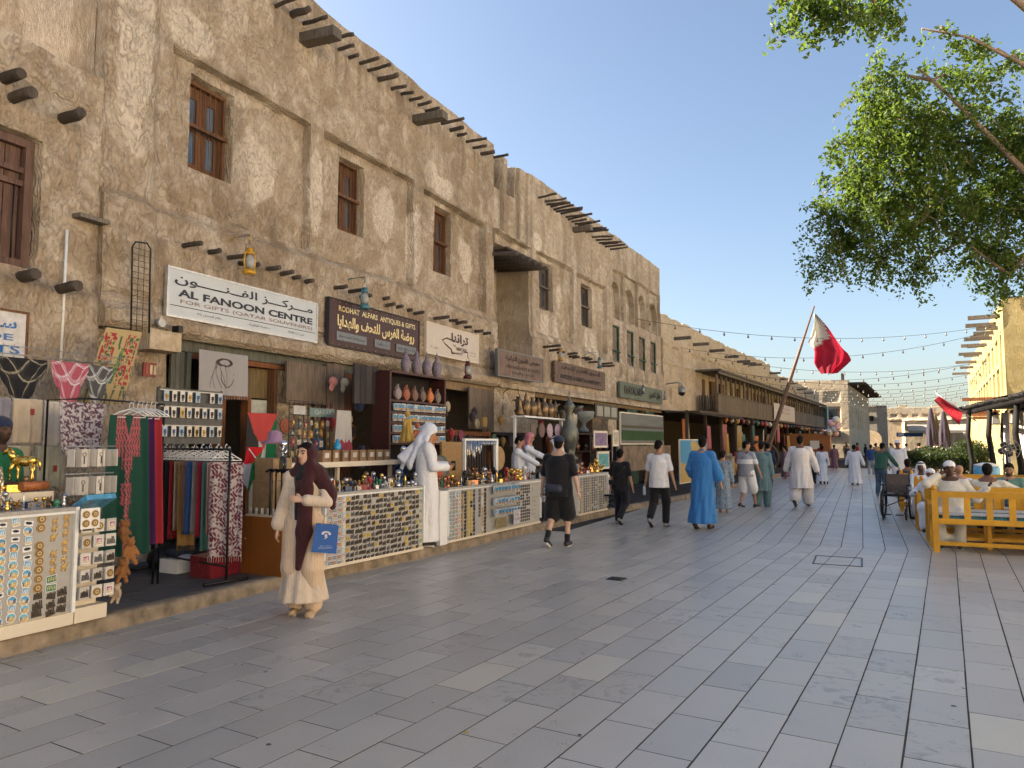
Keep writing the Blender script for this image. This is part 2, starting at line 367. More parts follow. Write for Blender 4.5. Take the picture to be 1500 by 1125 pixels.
M_WHITE = plain('white plastic', (0.66, 0.66, 0.65), 0.45, var=0.05); M_GREY = plain('grey metal', (0.3, 0.3, 0.3), 0.4, 0.6)
M_YEL = plain('yellow painted wood', (0.55, 0.27, 0.012), 0.5, var=0.16, scale=5, objvar=0.12, grain=(1, 1, 1)); M_CHROME = plain('bright chrome', (0.75, 0.75, 0.75), 0.15, 1.0, var=0.05)
M_GOLD = plain('polished brass', (0.78, 0.50, 0.12), 0.24, 1.0, var=0.15); M_BRONZE = plain('old bronze', (0.20, 0.13, 0.07), 0.4, 0.8, var=0.4, scale=30)
def stone_mat(name, stops, gloss=(0.30, 0.62)):
 k = NT(name); v = k.coords('Object'); oi = k.n('ShaderNodeObjectInfo'); at = k.n('ShaderNodeAttribute'); at.attribute_name = 'tone'
 rn = k.math('FRACT', k.math('ADD', k.math('MULTIPLY', oi.outputs['Random'], 1.0), at.outputs['Fac']))
 off = k.n('ShaderNodeVectorMath'); off.operation = 'ADD'; k.l(v, off.inputs[0]); cm = k.n('ShaderNodeCombineXYZ'); k.l(k.math('MULTIPLY', oi.outputs['Random'], 37.0), cm.inputs[0]); k.l(cm.outputs[0], off.inputs[1])
 n1 = k.noise(off.outputs[0], 3.0, 5, 0.6); n2 = k.noise(off.outputs[0], 70, 4, 0.65); n3 = k.noise(off.outputs[0], 7, 6, 0.72, 1.2)
 base = k.mix(k.ramp(k.math('FRACT', k.math('MULTIPLY', rn, 3.77)), [(0.0, 0.30), (0.6, 0.0)]), k.ramp(rn, stops), (.24, .24, .235))
 c = k.mix(k.ramp(n1, [(0.3, 0.5), (0.68, 0.0)]), base, (0.75, 0.75, 0.75), 'MULTIPLY')
 c = k.mix(k.ramp(n2, [(0.35, 0.35), (0.65, 0.0)]), c, (0.62, 0.62, 0.62), 'MULTIPLY')
 # scuffed, half worn-off patches on some stones
 pick = k.ramp(k.math('FRACT', k.math('MULTIPLY', rn, 7.31)), [(0.70, 0.0), (0.88, 1.0)])
 c = k.mix(k.math('MULTIPLY', k.ramp(n3, [(0.52, 0.0), (0.62, 0.42)]), pick), c, (0.055, 0.055, 0.06))
 k.set(base=c, spec=0.55, rough=k.ramp(k.math('ADD', k.math('MULTIPLY', n1, 0.6), k.math('MULTIPLY', n2, 0.4)), [(0.3, gloss[0] + .06), (0.7, gloss[1] - .02)]))
 k.set(normal=k.bump(n2, 0.35, 0.003, k.bump(n1, 0.25, 0.006)))
 MATS[name] = k.m; return k.m
M_TILE = stone_mat('grey paving stone', [(0.0, (0.396, 0.378, 0.344)), (0.2, (0.431, 0.411, 0.370)), (0.42, (0.468, 0.445, 0.400)), (0.6, (0.417, 0.406, 0.375)), (0.8, (0.453, 0.431, 0.389)), (0.975, (0.489, 0.467, 0.415)), (0.99, (0.511, 0.485, 0.403))], (.18, .46))
M_SLATE = stone_mat('dark slate paving', [(0.0, (0.035, 0.037, 0.042)), (0.5, (0.055, 0.057, 0.062)), (1.0, (0.075, 0.075, 0.078))], (0.45, 0.75))
M_JOINT = plain('dark joint mortar', (0.060, 0.056, 0.052), 1.0, scale=3, var=.4, spec=.05); M_KERB = plain('worn sandstone kerb', (0.21, 0.165, 0.115), 0.9, var=0.5, scale=6, bump=1.0)
M_SAND = plain('pale ground', (0.22, 0.20, 0.17), 0.95)
# ------------------------------------------------------------------ ground
MB().add([(-400, -120, -0.035), (400, -120, -0.035), (400, 900, -0.035), (-400, 900, -0.035)], [(0, 1, 2, 3)]).build('ground', M_SAND, kind='structure')
pav = MB().add([(-9, -6, -0.0018), (14, -6, -0.0018), (14, 110, -0.0018), (-9, 110, -0.0018)], [(0, 1, 2, 3)]).build('pavement', M_JOINT, kind='structure')
KINK = 12.9; PA = 0.0899; PITCH = 0.31; TL = 0.615; GAP = 0.0100
def clip(poly, a, b, c):                 # keep a*x + b*y <= c
 out = []
 for i in range(len(poly)):
  p, q = poly[i], poly[(i + 1) % len(poly)]; dp = a * p[0] + b * p[1] - c; dq = a * q[0] + b * q[1] - c
  if dp <= 0: out.append(p)
  if (dp < 0 < dq) or (dq < 0 < dp):
   t = dp / (dp - dq); out.append((p[0] + (q[0] - p[0]) * t, p[1] + (q[1] - p[1]) * t))
 return out
full = MB(); hx, hy = (PITCH - GAP) / 2, (TL - GAP) / 2
_b = 0.0006
full.add([(-hx, -hy, -0.02), (hx, -hy, -0.02), (hx, hy, -0.02), (-hx, hy, -0.02), (-hx, -hy, -_b), (hx, -hy, -_b), (hx, hy, -_b), (-hx, hy, -_b), (-hx + _b, -hy + _b, 0), (hx - _b, -hy + _b, 0), (hx - _b, hy - _b, 0), (-hx + _b, hy - _b, 0)],
   [(0, 1, 5, 4), (1, 2, 6, 5), (2, 3, 7, 6), (3, 0, 4, 7), (4, 5, 9, 8), (5, 6, 10, 9), (6, 7, 11, 10), (7, 4, 8, 11), (8, 9, 10, 11)])
full_me = None
tiles = []
ca, sa = math.cos(PA), math.sin(PA)
for r_ in range(-22, 24):
 xc = 0.047 - PITCH * (r_ + 0.5); off = 0.18 if r_ % 2 == 0 else 0.49
 for j in range(-3, 30):
  yc = off + TL * (j + 0.5)
  X = xc * ca + yc * sa; Y = -xc * sa + yc * ca
  if Y > KINK + 0.5 or X < -6.5 or X > 9 or Y < 0.6: continue
  tiles.append((math.hypot(X, Y), 0, X, Y, xc, yc))
near = [t for t in tiles if t[3] < KINK - 0.36]
def in_view(X, Y):
 fx = -X * math.sin(R(25.233)) + Y * math.cos(R(25.233)); rx = X * math.cos(R(25.233)) + Y * math.sin(R(25.233))
 return fx > 2.6 and abs(rx) < fx * 0.72 + 0.4 and X > -6.1
vis = sorted([t for t in near if in_view(t[2], t[3])]); near_set = set((t[4], t[5]) for t in vis[:300])
for t in vis[:300]:
 if full_me is None:
  o = full.build('paving_stone', M_TILE, pav); full_me = o.data
 else: o = link('paving_stone', full_me, None, pav)
 o.location = (t[2] + rnd.uniform(-.0015, .0015), t[3], rnd.uniform(-0.0004, 0.0006)); o.rotation_euler = (rnd.uniform(-.0008, .0008), rnd.uniform(-.001, .001), -PA)
st = MB(); tones = []
def stuff_tile(poly):
 if len(poly) < 3: return
 cx = sum(p[0] for p in poly) / len(poly); cy = sum(p[1] for p in poly) / len(poly); z = rnd.uniform(-0.0004, 0.0006); n = len(poly)
 st.add([(p[0], p[1], -0.02) for p in poly] + [(p[0], p[1], z) for p in poly], [tuple(range(n, 2 * n))] + [(i, (i + 1) % n, n + (i + 1) % n, n + i) for i in range(n)])
 tones.extend([rnd.random()] * (2 * n))
for t in tiles:
 if (t[4], t[5]) in near_set: continue
 c4 = [(t[4] - hx, t[5] - hy), (t[4] + hx, t[5] - hy), (t[4] + hx, t[5] + hy), (t[4] - hx, t[5] + hy)]
 stuff_tile(clip([(x * ca + y * sa, -x * sa + y * ca) for x, y in c4], 0, 1, KINK - GAP / 2))
for r_ in range(-26, 20):
 xc = 0.047 / ca + KINK * sa / ca - PITCH / ca * (r_ + 0.5)
 for j in range(0, 66):
  y0 = KINK + (0.18 if r_ % 2 else 0.49) - TL + TL * j
  if xc < -6 or xc > 8: continue
  stuff_tile(clip([(xc - hx, y0), (xc + hx, y0), (xc + hx, y0 + TL - GAP), (xc - hx, y0 + TL - GAP)], 0, -1, -(KINK + GAP / 2)))
so = st.build('paving_stones', M_TILE, pav, kind='stuff')
ta = so.data.attributes.new('tone', 'FLOAT', 'POINT'); ta.data.foreach_set('value', tones)
# a lifted access cover and the small drain in the paving
mc = MB()
for dx, dy, sx, sy in ((0, -.40, .62, .022), (0, .40, .62, .022), (-.30, 0, .022, .8), (.30, 0, .022, .8)): mc.box((-0.35 + dx, 11.35 + dy, 0.0), (sx, sy, 0.012))
mc.build('access_cover', plain('cover frame steel', (0.05, 0.05, 0.05), 0.5, 0.5), origin=(-0.35, 11.35, 0), rz=0, label='dark thin metal frame of an access cover set in the paving', cat='cover')
mc = MB(); mc.box((-2.72, 8.72, 0.0), (0.2, 0.2, 0.012), rz=-PA)
for i in range(5): mc.box((-2.72 - 0.07 + i * 0.035, 8.72, 0.008), (0.012, 0.17, 0.008), rz=-PA)
mc.build('floor_drain', M_BLK, origin=(-2.72, 8.72, 0), label='small dark square drain grate in the middle of the paving', cat='drain')
# raised walk with kerb along the left row
KERB = [(-5.98, -4), (-5.98, 6.4), (-5.83, 7.8), (-5.69, 9.3), (-5.57, 11.7), (-5.38, 13.8), (-5.14, 17.4), (-4.68, 21.4), (-4.25, 27.4), (-3.9, 34), (-3.2, 48), (-2.2, 70)]
def kerb_x(y):
 for (x0, y0), (x1, y1) in zip(KERB, KERB[1:]):
  if y <= y1: return x0 + (x1 - x0) * (y - y0) / (y1 - y0)
 return KERB[-1][0]
kb = MB(); P = []; y = -4.0
while y < 70:
 x = kerb_x(y); w = (float(vn(y * 2.1, 0.3, 5)) - 0.5) * 0.035; w2 = (float(vn(y * 5, 3.3, 6)) - .5) * 0.012
 P.append([(x + w * 0.5 + 0.015, y, -0.03), (x + w, y, 0.035), (x + w * 0.6, y, 0.10 + w2), (x - 0.02 + w * 0.6, y, 0.128 + w2), (x - 0.09, y, 0.13), (x - 0.17, y, 0.127)]); y += 0.09 if y < 20 else 0.4
kb.grid(P); kb.build('kerb', M_KERB, kind='structure')
wk = MB(); P = []
for y in [-4, 0, 3, 6, 9, 12, 15, 20, 30, 45, 70]: P.append([(kerb_x(y) - 0.16, y, 0.10), (kerb_x(y) - 6.0, y, 0.10)])
wk.grid(P, smooth=False); walk = wk.build('sidewalk', M_JOINT, kind='structure')
slab_cols = [0.17, 0.72, 1.35, 1.95, 2.6, 3.3]
for ci in range(len(slab_cols) - 1):
 y = 2.9 + 0.21 * ci
 while y < 12.5:
  L = rnd.uniform(0.5, 0.95); x0 = slab_cols[ci] + 0.006; x1 = slab_cols[ci + 1] - 0.006
  b = MB(); b.add([(kerb_x(y) - x1, y + 0.006, 0.095), (kerb_x(y) - x0, y + 0.006, 0.095), (kerb_x(y + L) - x0, y + L - 0.006, 0.095), (kerb_x(y + L) - x1, y + L - 0.006, 0.095)] +
    [(kerb_x(y) - x1, y + 0.006, 0.121), (kerb_x(y) - x0, y + 0.006, 0.121), (kerb_x(y + L) - x0, y + L - 0.006, 0.121), (kerb_x(y + L) - x1, y + L - 0.006, 0.121)],
    [(0, 1, 5, 4), (1, 2, 6, 5), (2, 3, 7, 6), (3, 0, 4, 7), (4, 5, 6, 7)])
  b.build('slate_slab', M_SLATE, walk); y += L
# ------------------------------------------------------------------ relief walls
def rect(S, Z, s0, s1, z0, z1, soft=0.035):
 a = np.clip((S - s0) / soft + 0.5, 0, 1) * np.clip((s1 - S) / soft + 0.5, 0, 1) * np.clip((Z - z0) / soft + 0.5, 0, 1) * np.clip((z1 - Z) / soft + 0.5, 0, 1)
 return a
def arch(S, Z, s0, s1, z0, z1, soft=0.03):
 c = (s0 + s1) / 2; r = (s1 - s0) / 2; zs = z1 - r * 1.1
 d = np.where(Z < zs, np.abs(S - c) - r, np.hypot(S - c, (Z - zs) / 1.1) - r)
 return np.clip(-d / soft + 0.5, 0, 1) * np.clip((Z - z0) / soft + 0.5, 0, 1)
def relief_wall(name, F, s0, s1, z0, z1, step, fn, m, parent, top_var=0.05, back=-0.6, patch=None, stain=None, wob=0.03, seed=3, lump=0.05, ends=True):
 ns = int((s1 - s0) / step) + 1; nz = int((z1 - z0) / step) + 1
 s = np.linspace(s0, s1, ns); z = np.linspace(z0, z1, nz); S, Z = np.meshgrid(s, z, indexing='ij')
 Sw = S + (fbm(S * 2.2, Z * 2.2, seed, 3) - 0.5) * wob * 2; Zw = Z + (fbm(S * 1.7 + 9, Z * 1.7, seed + 3, 3) - 0.5) * wob * 2
 D = fn(Sw, Zw) + (fbm(S * 0.9, Z * 0.9, seed + 5, 3) - 0.5) * lump + (fbm(S * 5, Z * 3.5, seed + 8, 2) - 0.5) * 0.018
 Z2 = Z + (Z - z0) / (z1 - z0) * (fbm(S * 1.3, S * 0, seed + 9, 3) - 0.5) * top_var * 2
 C = np.zeros(S.shape + (3,))
 if patch is not None: C[..., 0] = np.clip(patch(S, Z), 0, 1)
 if stain is not None: C[..., 1] = np.clip(stain(S, Z), 0, 1)
 # rounded parapet, then the back of the top
 rows = [(S[:, -1], D[:, -1] - 0.03, Z2[:, -1] + 0.02), (S[:, -1], D[:, -1] - 0.12, Z2[:, -1] + 0.035), (S[:, -1], D[:, -1] + back, Z2[:, -1] + 0.02), (S[:, -1], D[:, -1] + back, Z2[:, -1] - 0.5)]
 S3 = np.concatenate([S, np.stack([r_[0] for r_ in rows], 1)], 1); D3 = np.concatenate([D, np.stack([r_[1] for r_ in rows], 1)], 1); Z3 = np.concatenate([Z2, np.stack([r_[2] for r_ in rows], 1)], 1)
 C3 = np.concatenate([C, np.repeat(C[:, -1:, :], 4, 1)], 1)
 if ends:
  def endcol(i):
   return S3[i:i + 1], np.full_like(D3[i:i + 1], back), Z3[i:i + 1], C3[i:i + 1]
  a, b = endcol(0), endcol(-1)
  S3 = np.concatenate([a[0], S3, b[0]], 0); D3 = np.concatenate([a[1], D3, b[1]], 0); Z3 = np.concatenate([a[2], Z3, b[2]], 0); C3 = np.concatenate([a[3], C3, b[3]], 0)
 u, n_, o = np.array(F.u), np.array(F.n), np.array(F.o)
 V = o + S3[..., None] * u + D3[..., None] * n_ + Z3[..., None] * np.array([0, 0, 1.0])
 ni, nj = S3.shape; idx = np.arange(ni * nj).reshape(ni, nj)
 Fq = np.stack([idx[:-1, :-1], idx[1:, :-1], idx[1:, 1:], idx[:-1, 1:]], -1).reshape(-1, 4)
 V = V.reshape(-1, 3); Mi = np.array(PAR[parent.name].inverted()) if parent is not None else np.eye(4)
 V = V @ Mi[:3, :3].T + Mi[:3, 3]
 me = np_mesh(name, V, Fq, True, C3.reshape(-1, 3)); me.set_sharp_from_angle(angle=R(38)); return link(name, me, m, parent)
def pole(parent, F, s, z, L, r=0.045, tipdz=0.0, d0=-0.25, m=None, square=None, name='roof_pole', ds=0.0):
 m = m or M_BEAM; b = MB()
 if square:
  w, h = square
  X = [F.p(s + sx * w / 2, dd, z + sz * h / 2 + (tipdz if dd > 0 else 0)) for dd in (d0, L) for sz in (-1, 1) for sx in (-1, 1)]
  b.add(X, [(0, 1, 3, 2), (4, 6, 7, 5), (0, 4, 5, 1), (2, 3, 7, 6), (0, 2, 6, 4), (1, 5, 7, 3)])
 else:
  p0 = F.p(s, d0, z); p1 = F.p(s + ds, L, z + tipdz); pts = [p0.lerp(p1, t) + Vector((0, rnd.uniform(-.01, .01), rnd.uniform(-.008, .008))) for t in (0, .35, .6, .85, 1)]
  b.tube(pts, [r * rnd.uniform(.92, 1.08) for _ in pts], 8)
 return b.build(name, m, parent, world=True)
# ---- building A: the large house with three barred windows
FA = Frame(-8.3, 0, 0)
bA = thing('plastered_shop_house', 'tall mud plastered house with three small barred windows above the souvenir shops', 'building', FA.p(11, 0, 0))
WINA = [(7.24, 7.98, 5.53, 6.84), (10.54, 11.24, 5.54, 6.86), (13.88, 14.58, 5.46, 6.90)]
def fA(S, Z):
 D = np.zeros_like(S)
 for a, b_, zt in ((6.81, 9.58, 7.03), (9.98, 12.78, 7.08), (13.2, 16.0, 7.05)): D -= 0.14 * rect(S, Z, a, b_, 4.86, zt, 0.03)
 for a, b_, c, d in WINA: D -= 0.26 * rect(S, Z, a, b_, c, d, 0.03)
 D += 0.10 * np.clip((4.80 - Z + 0.06 * np.sin(S * 0.7)) / 0.12, 0, 1)
 D += 0.13 * np.clip(1 - (np.abs(S - 6.15) / 0.42) ** 4, 0, 1) * (1 - 0.1 * Z / 9)              # buttress at the corner
 D += 0.10 * np.clip((3.34 - Z) / 0.10, 0, 1) * np.clip((Z - 3.02) / 0.08, 0, 1)                # ledge over the shops
 D += 0.05 * np.clip((S - 15.95) / 0.1, 0, 1)
 D -= 0.05 * rect(S, Z, 5.8, 17, 3.42, 3.47, 0.05)
 return D
_pr = np.random.RandomState(4)
def patches(lst):
 def f(S, Z):
  m = np.zeros_like(S)
  for (a, b_, ra, rb) in lst:
   rr = np.hypot((S - a) / ra, (Z - b_) / rb) + (fbm(S * 3, Z * 3, int(a * 10) % 40, 3) - .5) * 0.8; m = np.maximum(m, np.clip((1 - rr) / 0.10, 0, 1))
  return m
 return f
relief_wall('wall', FA, 5.78, 16.42, 3.02, 9.25, 0.035, fA, M_PLA, bA,
   patch=patches([(7.05, 7.35, .42, .30), (8.1, 6.9, .25, .14), (6.15, 6.6, .26, 1.5), (14.0, 7.35, .45, .22), (13.5, 7.5, .3, .3), (8.5, 5.9, .4, .6), (11.9, 6.2, .4, .5), (15.3, 6.0, .35, .5), (9.75, 6.0, .15, .9), (6.4, 8.3, .7, .5), (12.9, 5.8, .2, .8)]),
   stain=lambda S, Z: 0.35 * np.clip((fbm(S * 1.5, Z * .6, 31) - .55) * 6, 0, 1) + 0.5 * rect(S, Z, 5, 17, 6.98, 7.12, .1) * vn(S * 3, Z, 8) + .55 * np.clip((fbm(S * 9, Z * .25, 77, 2) - .52) * 5, 0, 1) * (np.clip((Z - 7.5) / 1.2, 0, 1) * (Z < 8.75) + np.clip((Z - 3.5) / .8, 0, 1) * (Z < 4.3)))
# end wall of the tall house, over the low roof
FAe = Frame(-8.45, 5.78, -90)
relief_wall('end_wall', FAe, -0.0, 7.5, 5.4, 9.3, 0.09, lambda S, Z: -0.0 * S, M_PLA, bA, seed=17, ends=False, patch=patches([(1.0, 7.2, .6, .9), (3, 7.6, .8, .6)]))
RA = [(8.66, 8.63, .49), (9.04, 8.69, .38, 1.7), (9.33, 8.7, .51), (9.97, 8.7, .55), (10.27, 8.72, .34), (10.57, 8.71, .21), (10.91, 8.76, .42), (11.17, 8.73, .5), (11.51, 8.72, .44, 1.4), (11.93, 8.73, .35), (12.29, 8.77, .28), (12.59, 8.77, .33), (12.93, 8.81, .32), (13.25, 8.81, .33), (13.89, 8.79, .58), (14.26, 8.77, .36, 1.3), (14.61, 8.78, .25), (15.04, 8.8, .55), (15.4, 8.78, .36), (15.79, 8.78, .38, 1.4), (16.39, 8.88, .47), (8.2, 8.65, .5), (7.7, 8.66, .4), (7.2, 8.6, .45)]
for t in RA: pole(bA, FA, t[0], t[1], t[2], 0.034 * (t[3] if len(t) > 3 else 1), rnd.uniform(-.02, .03))
pole(bA, FA, 9.34, 8.42, .72, square=(.22, .17), m=M_BEAMG, name='wooden_rain_spout', tipdz=-.05); pole(bA, FA, 12.81, 8.43, .73, square=(.22, .16), m=M_BEAMG, name='wooden_rain_spout', tipdz=-.03)
LA = [(6.99, 4.28, .36), (7.43, 4.3, .24), (7.78, 4.3, .38), (8.0, 4.26, .18), (8.27, 4.28, .14), (8.56, 4.3, .27), (8.84, 4.29, .29), (9.12, 4.26, .18), (9.41, 4.27, .21), (10.15, 4.3, .31), (10.57, 4.32, .34), (10.91, 4.3, .27), (11.63, 4.37, .17), (11.72, 4.26, .24), (12.07, 4.29, .19), (12.43, 4.29, .16), (12.68, 4.27, .28), (13.48, 4.29, .42), (14.12, 4.33, .26), (14.42, 4.31, .32), (14.83, 4.28, .22), (15.33, 4.26, .26), (15.78, 4.26, .24)]
for t in LA: pole(bA, FA, t[0], t[1], t[2] + .06, 0.036, rnd.uniform(0, .03), name='pole_stub')
def barred_window(parent, F, s0, s1, z0, z1, d=-0.30, m=None, glass=None):
 m = m or M_WIN; g = glass or M_GLASSB
 fr = MB(); w = 0.06
 def bx(mb, a, b_, c, e, d0, d1):
  X = [F.p(x, y, zz) for zz in (c, e) for y in (d0, d1) for x in (a, b_)]
  mb.add(X, [(0, 1, 3, 2), (4, 6, 7, 5), (0, 4, 5, 1), (2, 3, 7, 6), (0, 2, 6, 4), (1, 5, 7, 3)])
 a, b_ = s0 - .02, s1 + .02; c, e = z0 - .02, z1 + .02
 bx(fr, a, a + w, c, e, d, d + .14); bx(fr, b_ - w, b_, c, e, d, d + .14); bx(fr, a + w, b_ - w, c, c + w, d, d + .138); bx(fr, a + w, b_ - w, e - w, e, d, d + .138)
 fo = fr.build('window', m, parent, world=True)
 mid = (a + b_) / 2
 for (x0, x1) in ((a + w + .003, mid - .003), (mid + .003, b_ - w - .003)):
  sh = MB(); q = (x1 - x0)
  bx(sh, x0, x0 + q * .28, c + w, e - w, d + .02, d + .055); bx(sh, x1 - q * .28, x1, c + w, e - w, d + .02, d + .055)
  bx(sh, x0 + q * .28, x1 - q * .28, c + w, c + w + .1, d + .02, d + .053); bx(sh, x0 + q * .28, x1 - q * .28, e - w - .16, e - w, d + .02, d + .053); bx(sh, x0 + q * .28, x1 - q * .28, (c + e) / 2 - .04, (c + e) / 2 + .04, d + .02, d + .053)
  sh.build('casement', m, fo, world=True) if False else link_sub(sh, 'casement', m, fo)
  gl = MB(); bx(gl, x0 + q * .28, x1 - q * .28, c + w + .1, e - w - .16, d + .025, d + .032); link_sub(gl, 'pane', g, fo)
 rl = MB(); bx(rl, a - .03, b_ + .03, (c + e) / 2 - .03, (c + e) / 2 + .025, d + .145, d + .185); link_sub(rl, 'rail', m, fo)
 n = max(3, int((b_ - a) / .11));
 for i in range(n):
  x = a + w + (b_ - a - 2 * w) * (i + .5) / n; q = MB(); q.tube([F.p(x, d + .115, c + w), F.p(x, d + .115, e - w)], .008, 6, smooth=False); link_sub(q, 'bar', M_BLK if m is not M_WIN else m, fo)
 return fo
def link_sub(mb, name, m, parent): return mb.build(name, m, parent, world=True)
for w_ in WINA: barred_window(bA, FA, *w_, d=-.41)
# ---- the low house on the far left
bL = thing('low_plaster_house', 'low mud plastered house at the picture edge with a wide wooden window', 'building', FA.p(3, 0, 0))
def fL(S, Z):
 D = 0.06 + 0 * S
 D -= 0.22 * rect(S, Z, 2.6, 5.03, 3.56, 5.0, .03); D += 0.05 * np.clip((3.45 - Z) / .08, 0, 1); D -= 0.05 * rect(S, Z, 0, 4.5, 3.0, 3.1, .05)
 D -= .03 * rect(S, Z, 0, 6, 5.62, 5.66, .03)
 for a in (5.0, 5.27, 4.7, 4.35): D += .02 * rect(S, Z, a, a + .03, 5.66, 6.1, .03)
 return D
relief_wall('wall', FA, -2.0, 5.80, 0.1, 6.07, 0.055, fL, M_PLA, bL, seed=23, patch=patches([(4.4, 5.5, .1, .05)]), stain=lambda S, Z: .5 * np.clip(1 - np.abs(Z - 3.35) / .12, 0, 1) * vn(S * 2, Z * 3, 2))
for s, z, L in ((4.62, 5.53, .3), (4.72, 5.36, .34), (5.28, 5.36, .34), (4.9, 3.42, .28), (5.32, 3.37, .36), (4.45, 3.35, .3), (4.0, 5.5, .35)): pole(bL, FA, s, z, L + .06, .062, .02, name='beam_end')
pole(bL, FA, 5.62, 4.27, .22, square=(.36, .05), m=M_BEAMG, name='wooden_ledge')
# wide window: frame, mullions, planks and bars
fw = MB();
def bxF(mb, F, a, b_, c, e, d0, d1, jit=0):
 X = [F.p(x + rnd.uniform(-jit, jit), y, zz + rnd.uniform(-jit, jit)) for zz in (c, e) for y in (d0, d1) for x in (a, b_)]
 mb.add(X, [(0, 1, 3, 2), (4, 6, 7, 5), (0, 4, 5, 1), (2, 3, 7, 6), (0, 2, 6, 4), (1, 5, 7, 3)]); return mb
bxF(fw, FA, 4.93, 5.02, 3.56, 5.0, -.14, 0.0); bxF(fw, FA, 2.6, 4.93, 4.91, 5.0, -.14, -.003); bxF(fw, FA, 2.6, 4.93, 3.56, 3.64, -.14, -.003); bxF(fw, FA, 2.6, 4.93, 4.47, 4.53, -.13, -.03); bxF(fw, FA, 2.6, 4.93, 4.62, 4.68, -.13, -.03)
fo = fw.build('window', M_DRED, bL, world=True)
for i in range(14):
 q = MB(); bxF(q, FA, 4.92 - .165 * (i + 1) + .006, 4.92 - .165 * i - .006, 3.64, 4.91, -.115, -.085); link_sub(q, 'plank', M_DRED, fo)
 q = MB(); q.tube([FA.p(4.85 - .165 * i, -.05, 3.64), FA.p(4.85 - .165 * i, -.05, 4.47)], .009, 6); link_sub(q, 'bar', M_BLK, fo)
# ---- building B: niches, arches and green windows
FB = Frame(-8.2, 16.5, 2)
bB = thing('arched_niche_house', 'plastered house with four arched niches above four green windows', 'building', FB.p(8, 0, 0))
WINB = [(2.86, 3.72, 5.53, 6.86), (6.05, 6.95, 5.48, 6.83)]
GW = [(8.70, 9.45, 4.0, 5.86), (10.30, 11.12, 4.0, 5.87), (11.78, 12.62, 4.0, 5.82), (13.28, 14.15, 4.02, 5.82)]
AN = [(8.72, 9.93, 6.2, 7.9), (10.22, 11.62, 6.25, 7.93), (11.78, 13.14, 6.25, 7.95), (13.32, 14.76, 6.25, 7.93)]
def fB(S, Z):
 D = np.zeros_like(S)
 D -= .13 * rect(S, Z, 2.36, 5.02, 4.75, 7.06, .05) + .13 * rect(S, Z, 5.40, 8.08, 4.75, 7.03, .05)
 for a, b_, c, d in WINB: D -= .24 * rect(S, Z, a, b_, c, d, .045)
 for a, b_, c, d in AN:
  D -= .10 * rect(S, Z, a, b_, c - .06, d, .03); D -= .20 * arch(S, Z, a + .14, b_ - .14, c, d - .42, .03)
 for a, b_, c, d in GW: D -= .10 * rect(S, Z, a, b_, c, d, .03)
 D += .08 * np.clip((4.62 - Z) / .12, 0, 1)
 D += .08 * np.clip((3.22 - Z) / .08, 0, 1)
 # crenel ribs and the gap over the canopy
 top = rect(S, Z, -.5, 1.92, 7.0, 9.6, .03)
 D -= .10 * top
 D -= .55 * rect(S, Z, -.15, .42, 8.24, 9.8, .04) + .55 * rect(S, Z, .80, 1.34, 8.27, 9.8, .04)
 D -= .10 * rect(S, Z, .38, .5, 7.0, 9.8, .05) + .10 * rect(S, Z, 1.34, 1.46, 7.0, 9.8, .05) + .06 * rect(S, Z, 1.9, 2.06, 4.7, 9.4, .06)
 D += .16 * rect(S, Z, -.2, 1.75, 6.93, 7.05, .06)
 D -= 1.0 * rect(S, Z, -.4, 1.86, 3.95, 6.62, .05)
 return D
def topB(S): return 0
relief_wall('wall', FB, -0.12, 14.83, 3.02, 9.17, 0.045, fB, M_PLB, bB, seed=41, patch=patches([(3.5, 5.0, .7, .45), (6.8, 4.95, .6, .5), (2.4, 7.3, .3, .25), (4.2, 6.1, .2, .4), (5.2, 6.2, .12, 1.6), (7.3, 5.0, .3, .3)]), stain=lambda S, Z: .45 * np.clip((fbm(S * 3, Z * .4, 61) - .52) * 5, 0, 1))
for w_ in WINB: barred_window(bB, FB, *w_, d=-.38, m=M_SHUT)
for a, b_, c, d in GW: barred_window(bB, FB, a, b_, c, d, d=-.17, m=M_GWOOD, glass=M_GLASS)
RB = [(2.52, 8.62, .6), (2.89, 8.63, .66), (3.02, 8.58, .63), (3.34, 8.6, .64), (3.54, 8.55, .64), (3.74, 8.56, .84), (4.05, 8.58, .67), (4.48, 8.6, .85), (4.65, 8.56, .67), (4.94, 8.56, .52), (5.48, 8.59, .76), (5.9, 8.58, .7), (6.35, 8.61, .65), (6.69, 8.55, .72), (7.11, 8.54, .59), (7.65, 8.53, .56), (7.92, 8.5, .76), (8.48, 8.52, .64), (6.1, 8.56, .8), (5.2, 8.57, .6), (7.4, 8.52, .8)]
for t in RB: pole(bB, FB, t[0], t[1], t[2], .034, rnd.uniform(-.07, .09), ds=rnd.uniform(-.12, .12))
pole(bB, FB, 5.09, 8.35, .61, square=(.2, .15), m=M_BEAMG, name='wooden_rain_spout')
for t in [(2.6, 4.32, .57), (3.05, 4.27, .42), (3.62, 4.27, .25), (4.37, 4.31, .35), (4.47, 4.24, .3), (4.78, 4.24, .25), (5.5, 4.3, .29), (5.78, 4.28, .28), (6.13, 4.23, .44), (7.04, 4.26, .52), (7.16, 4.19, .54)]: pole(bB, FB, t[0], t[1], t[2] + .05, .036, .02, name='pole_stub')
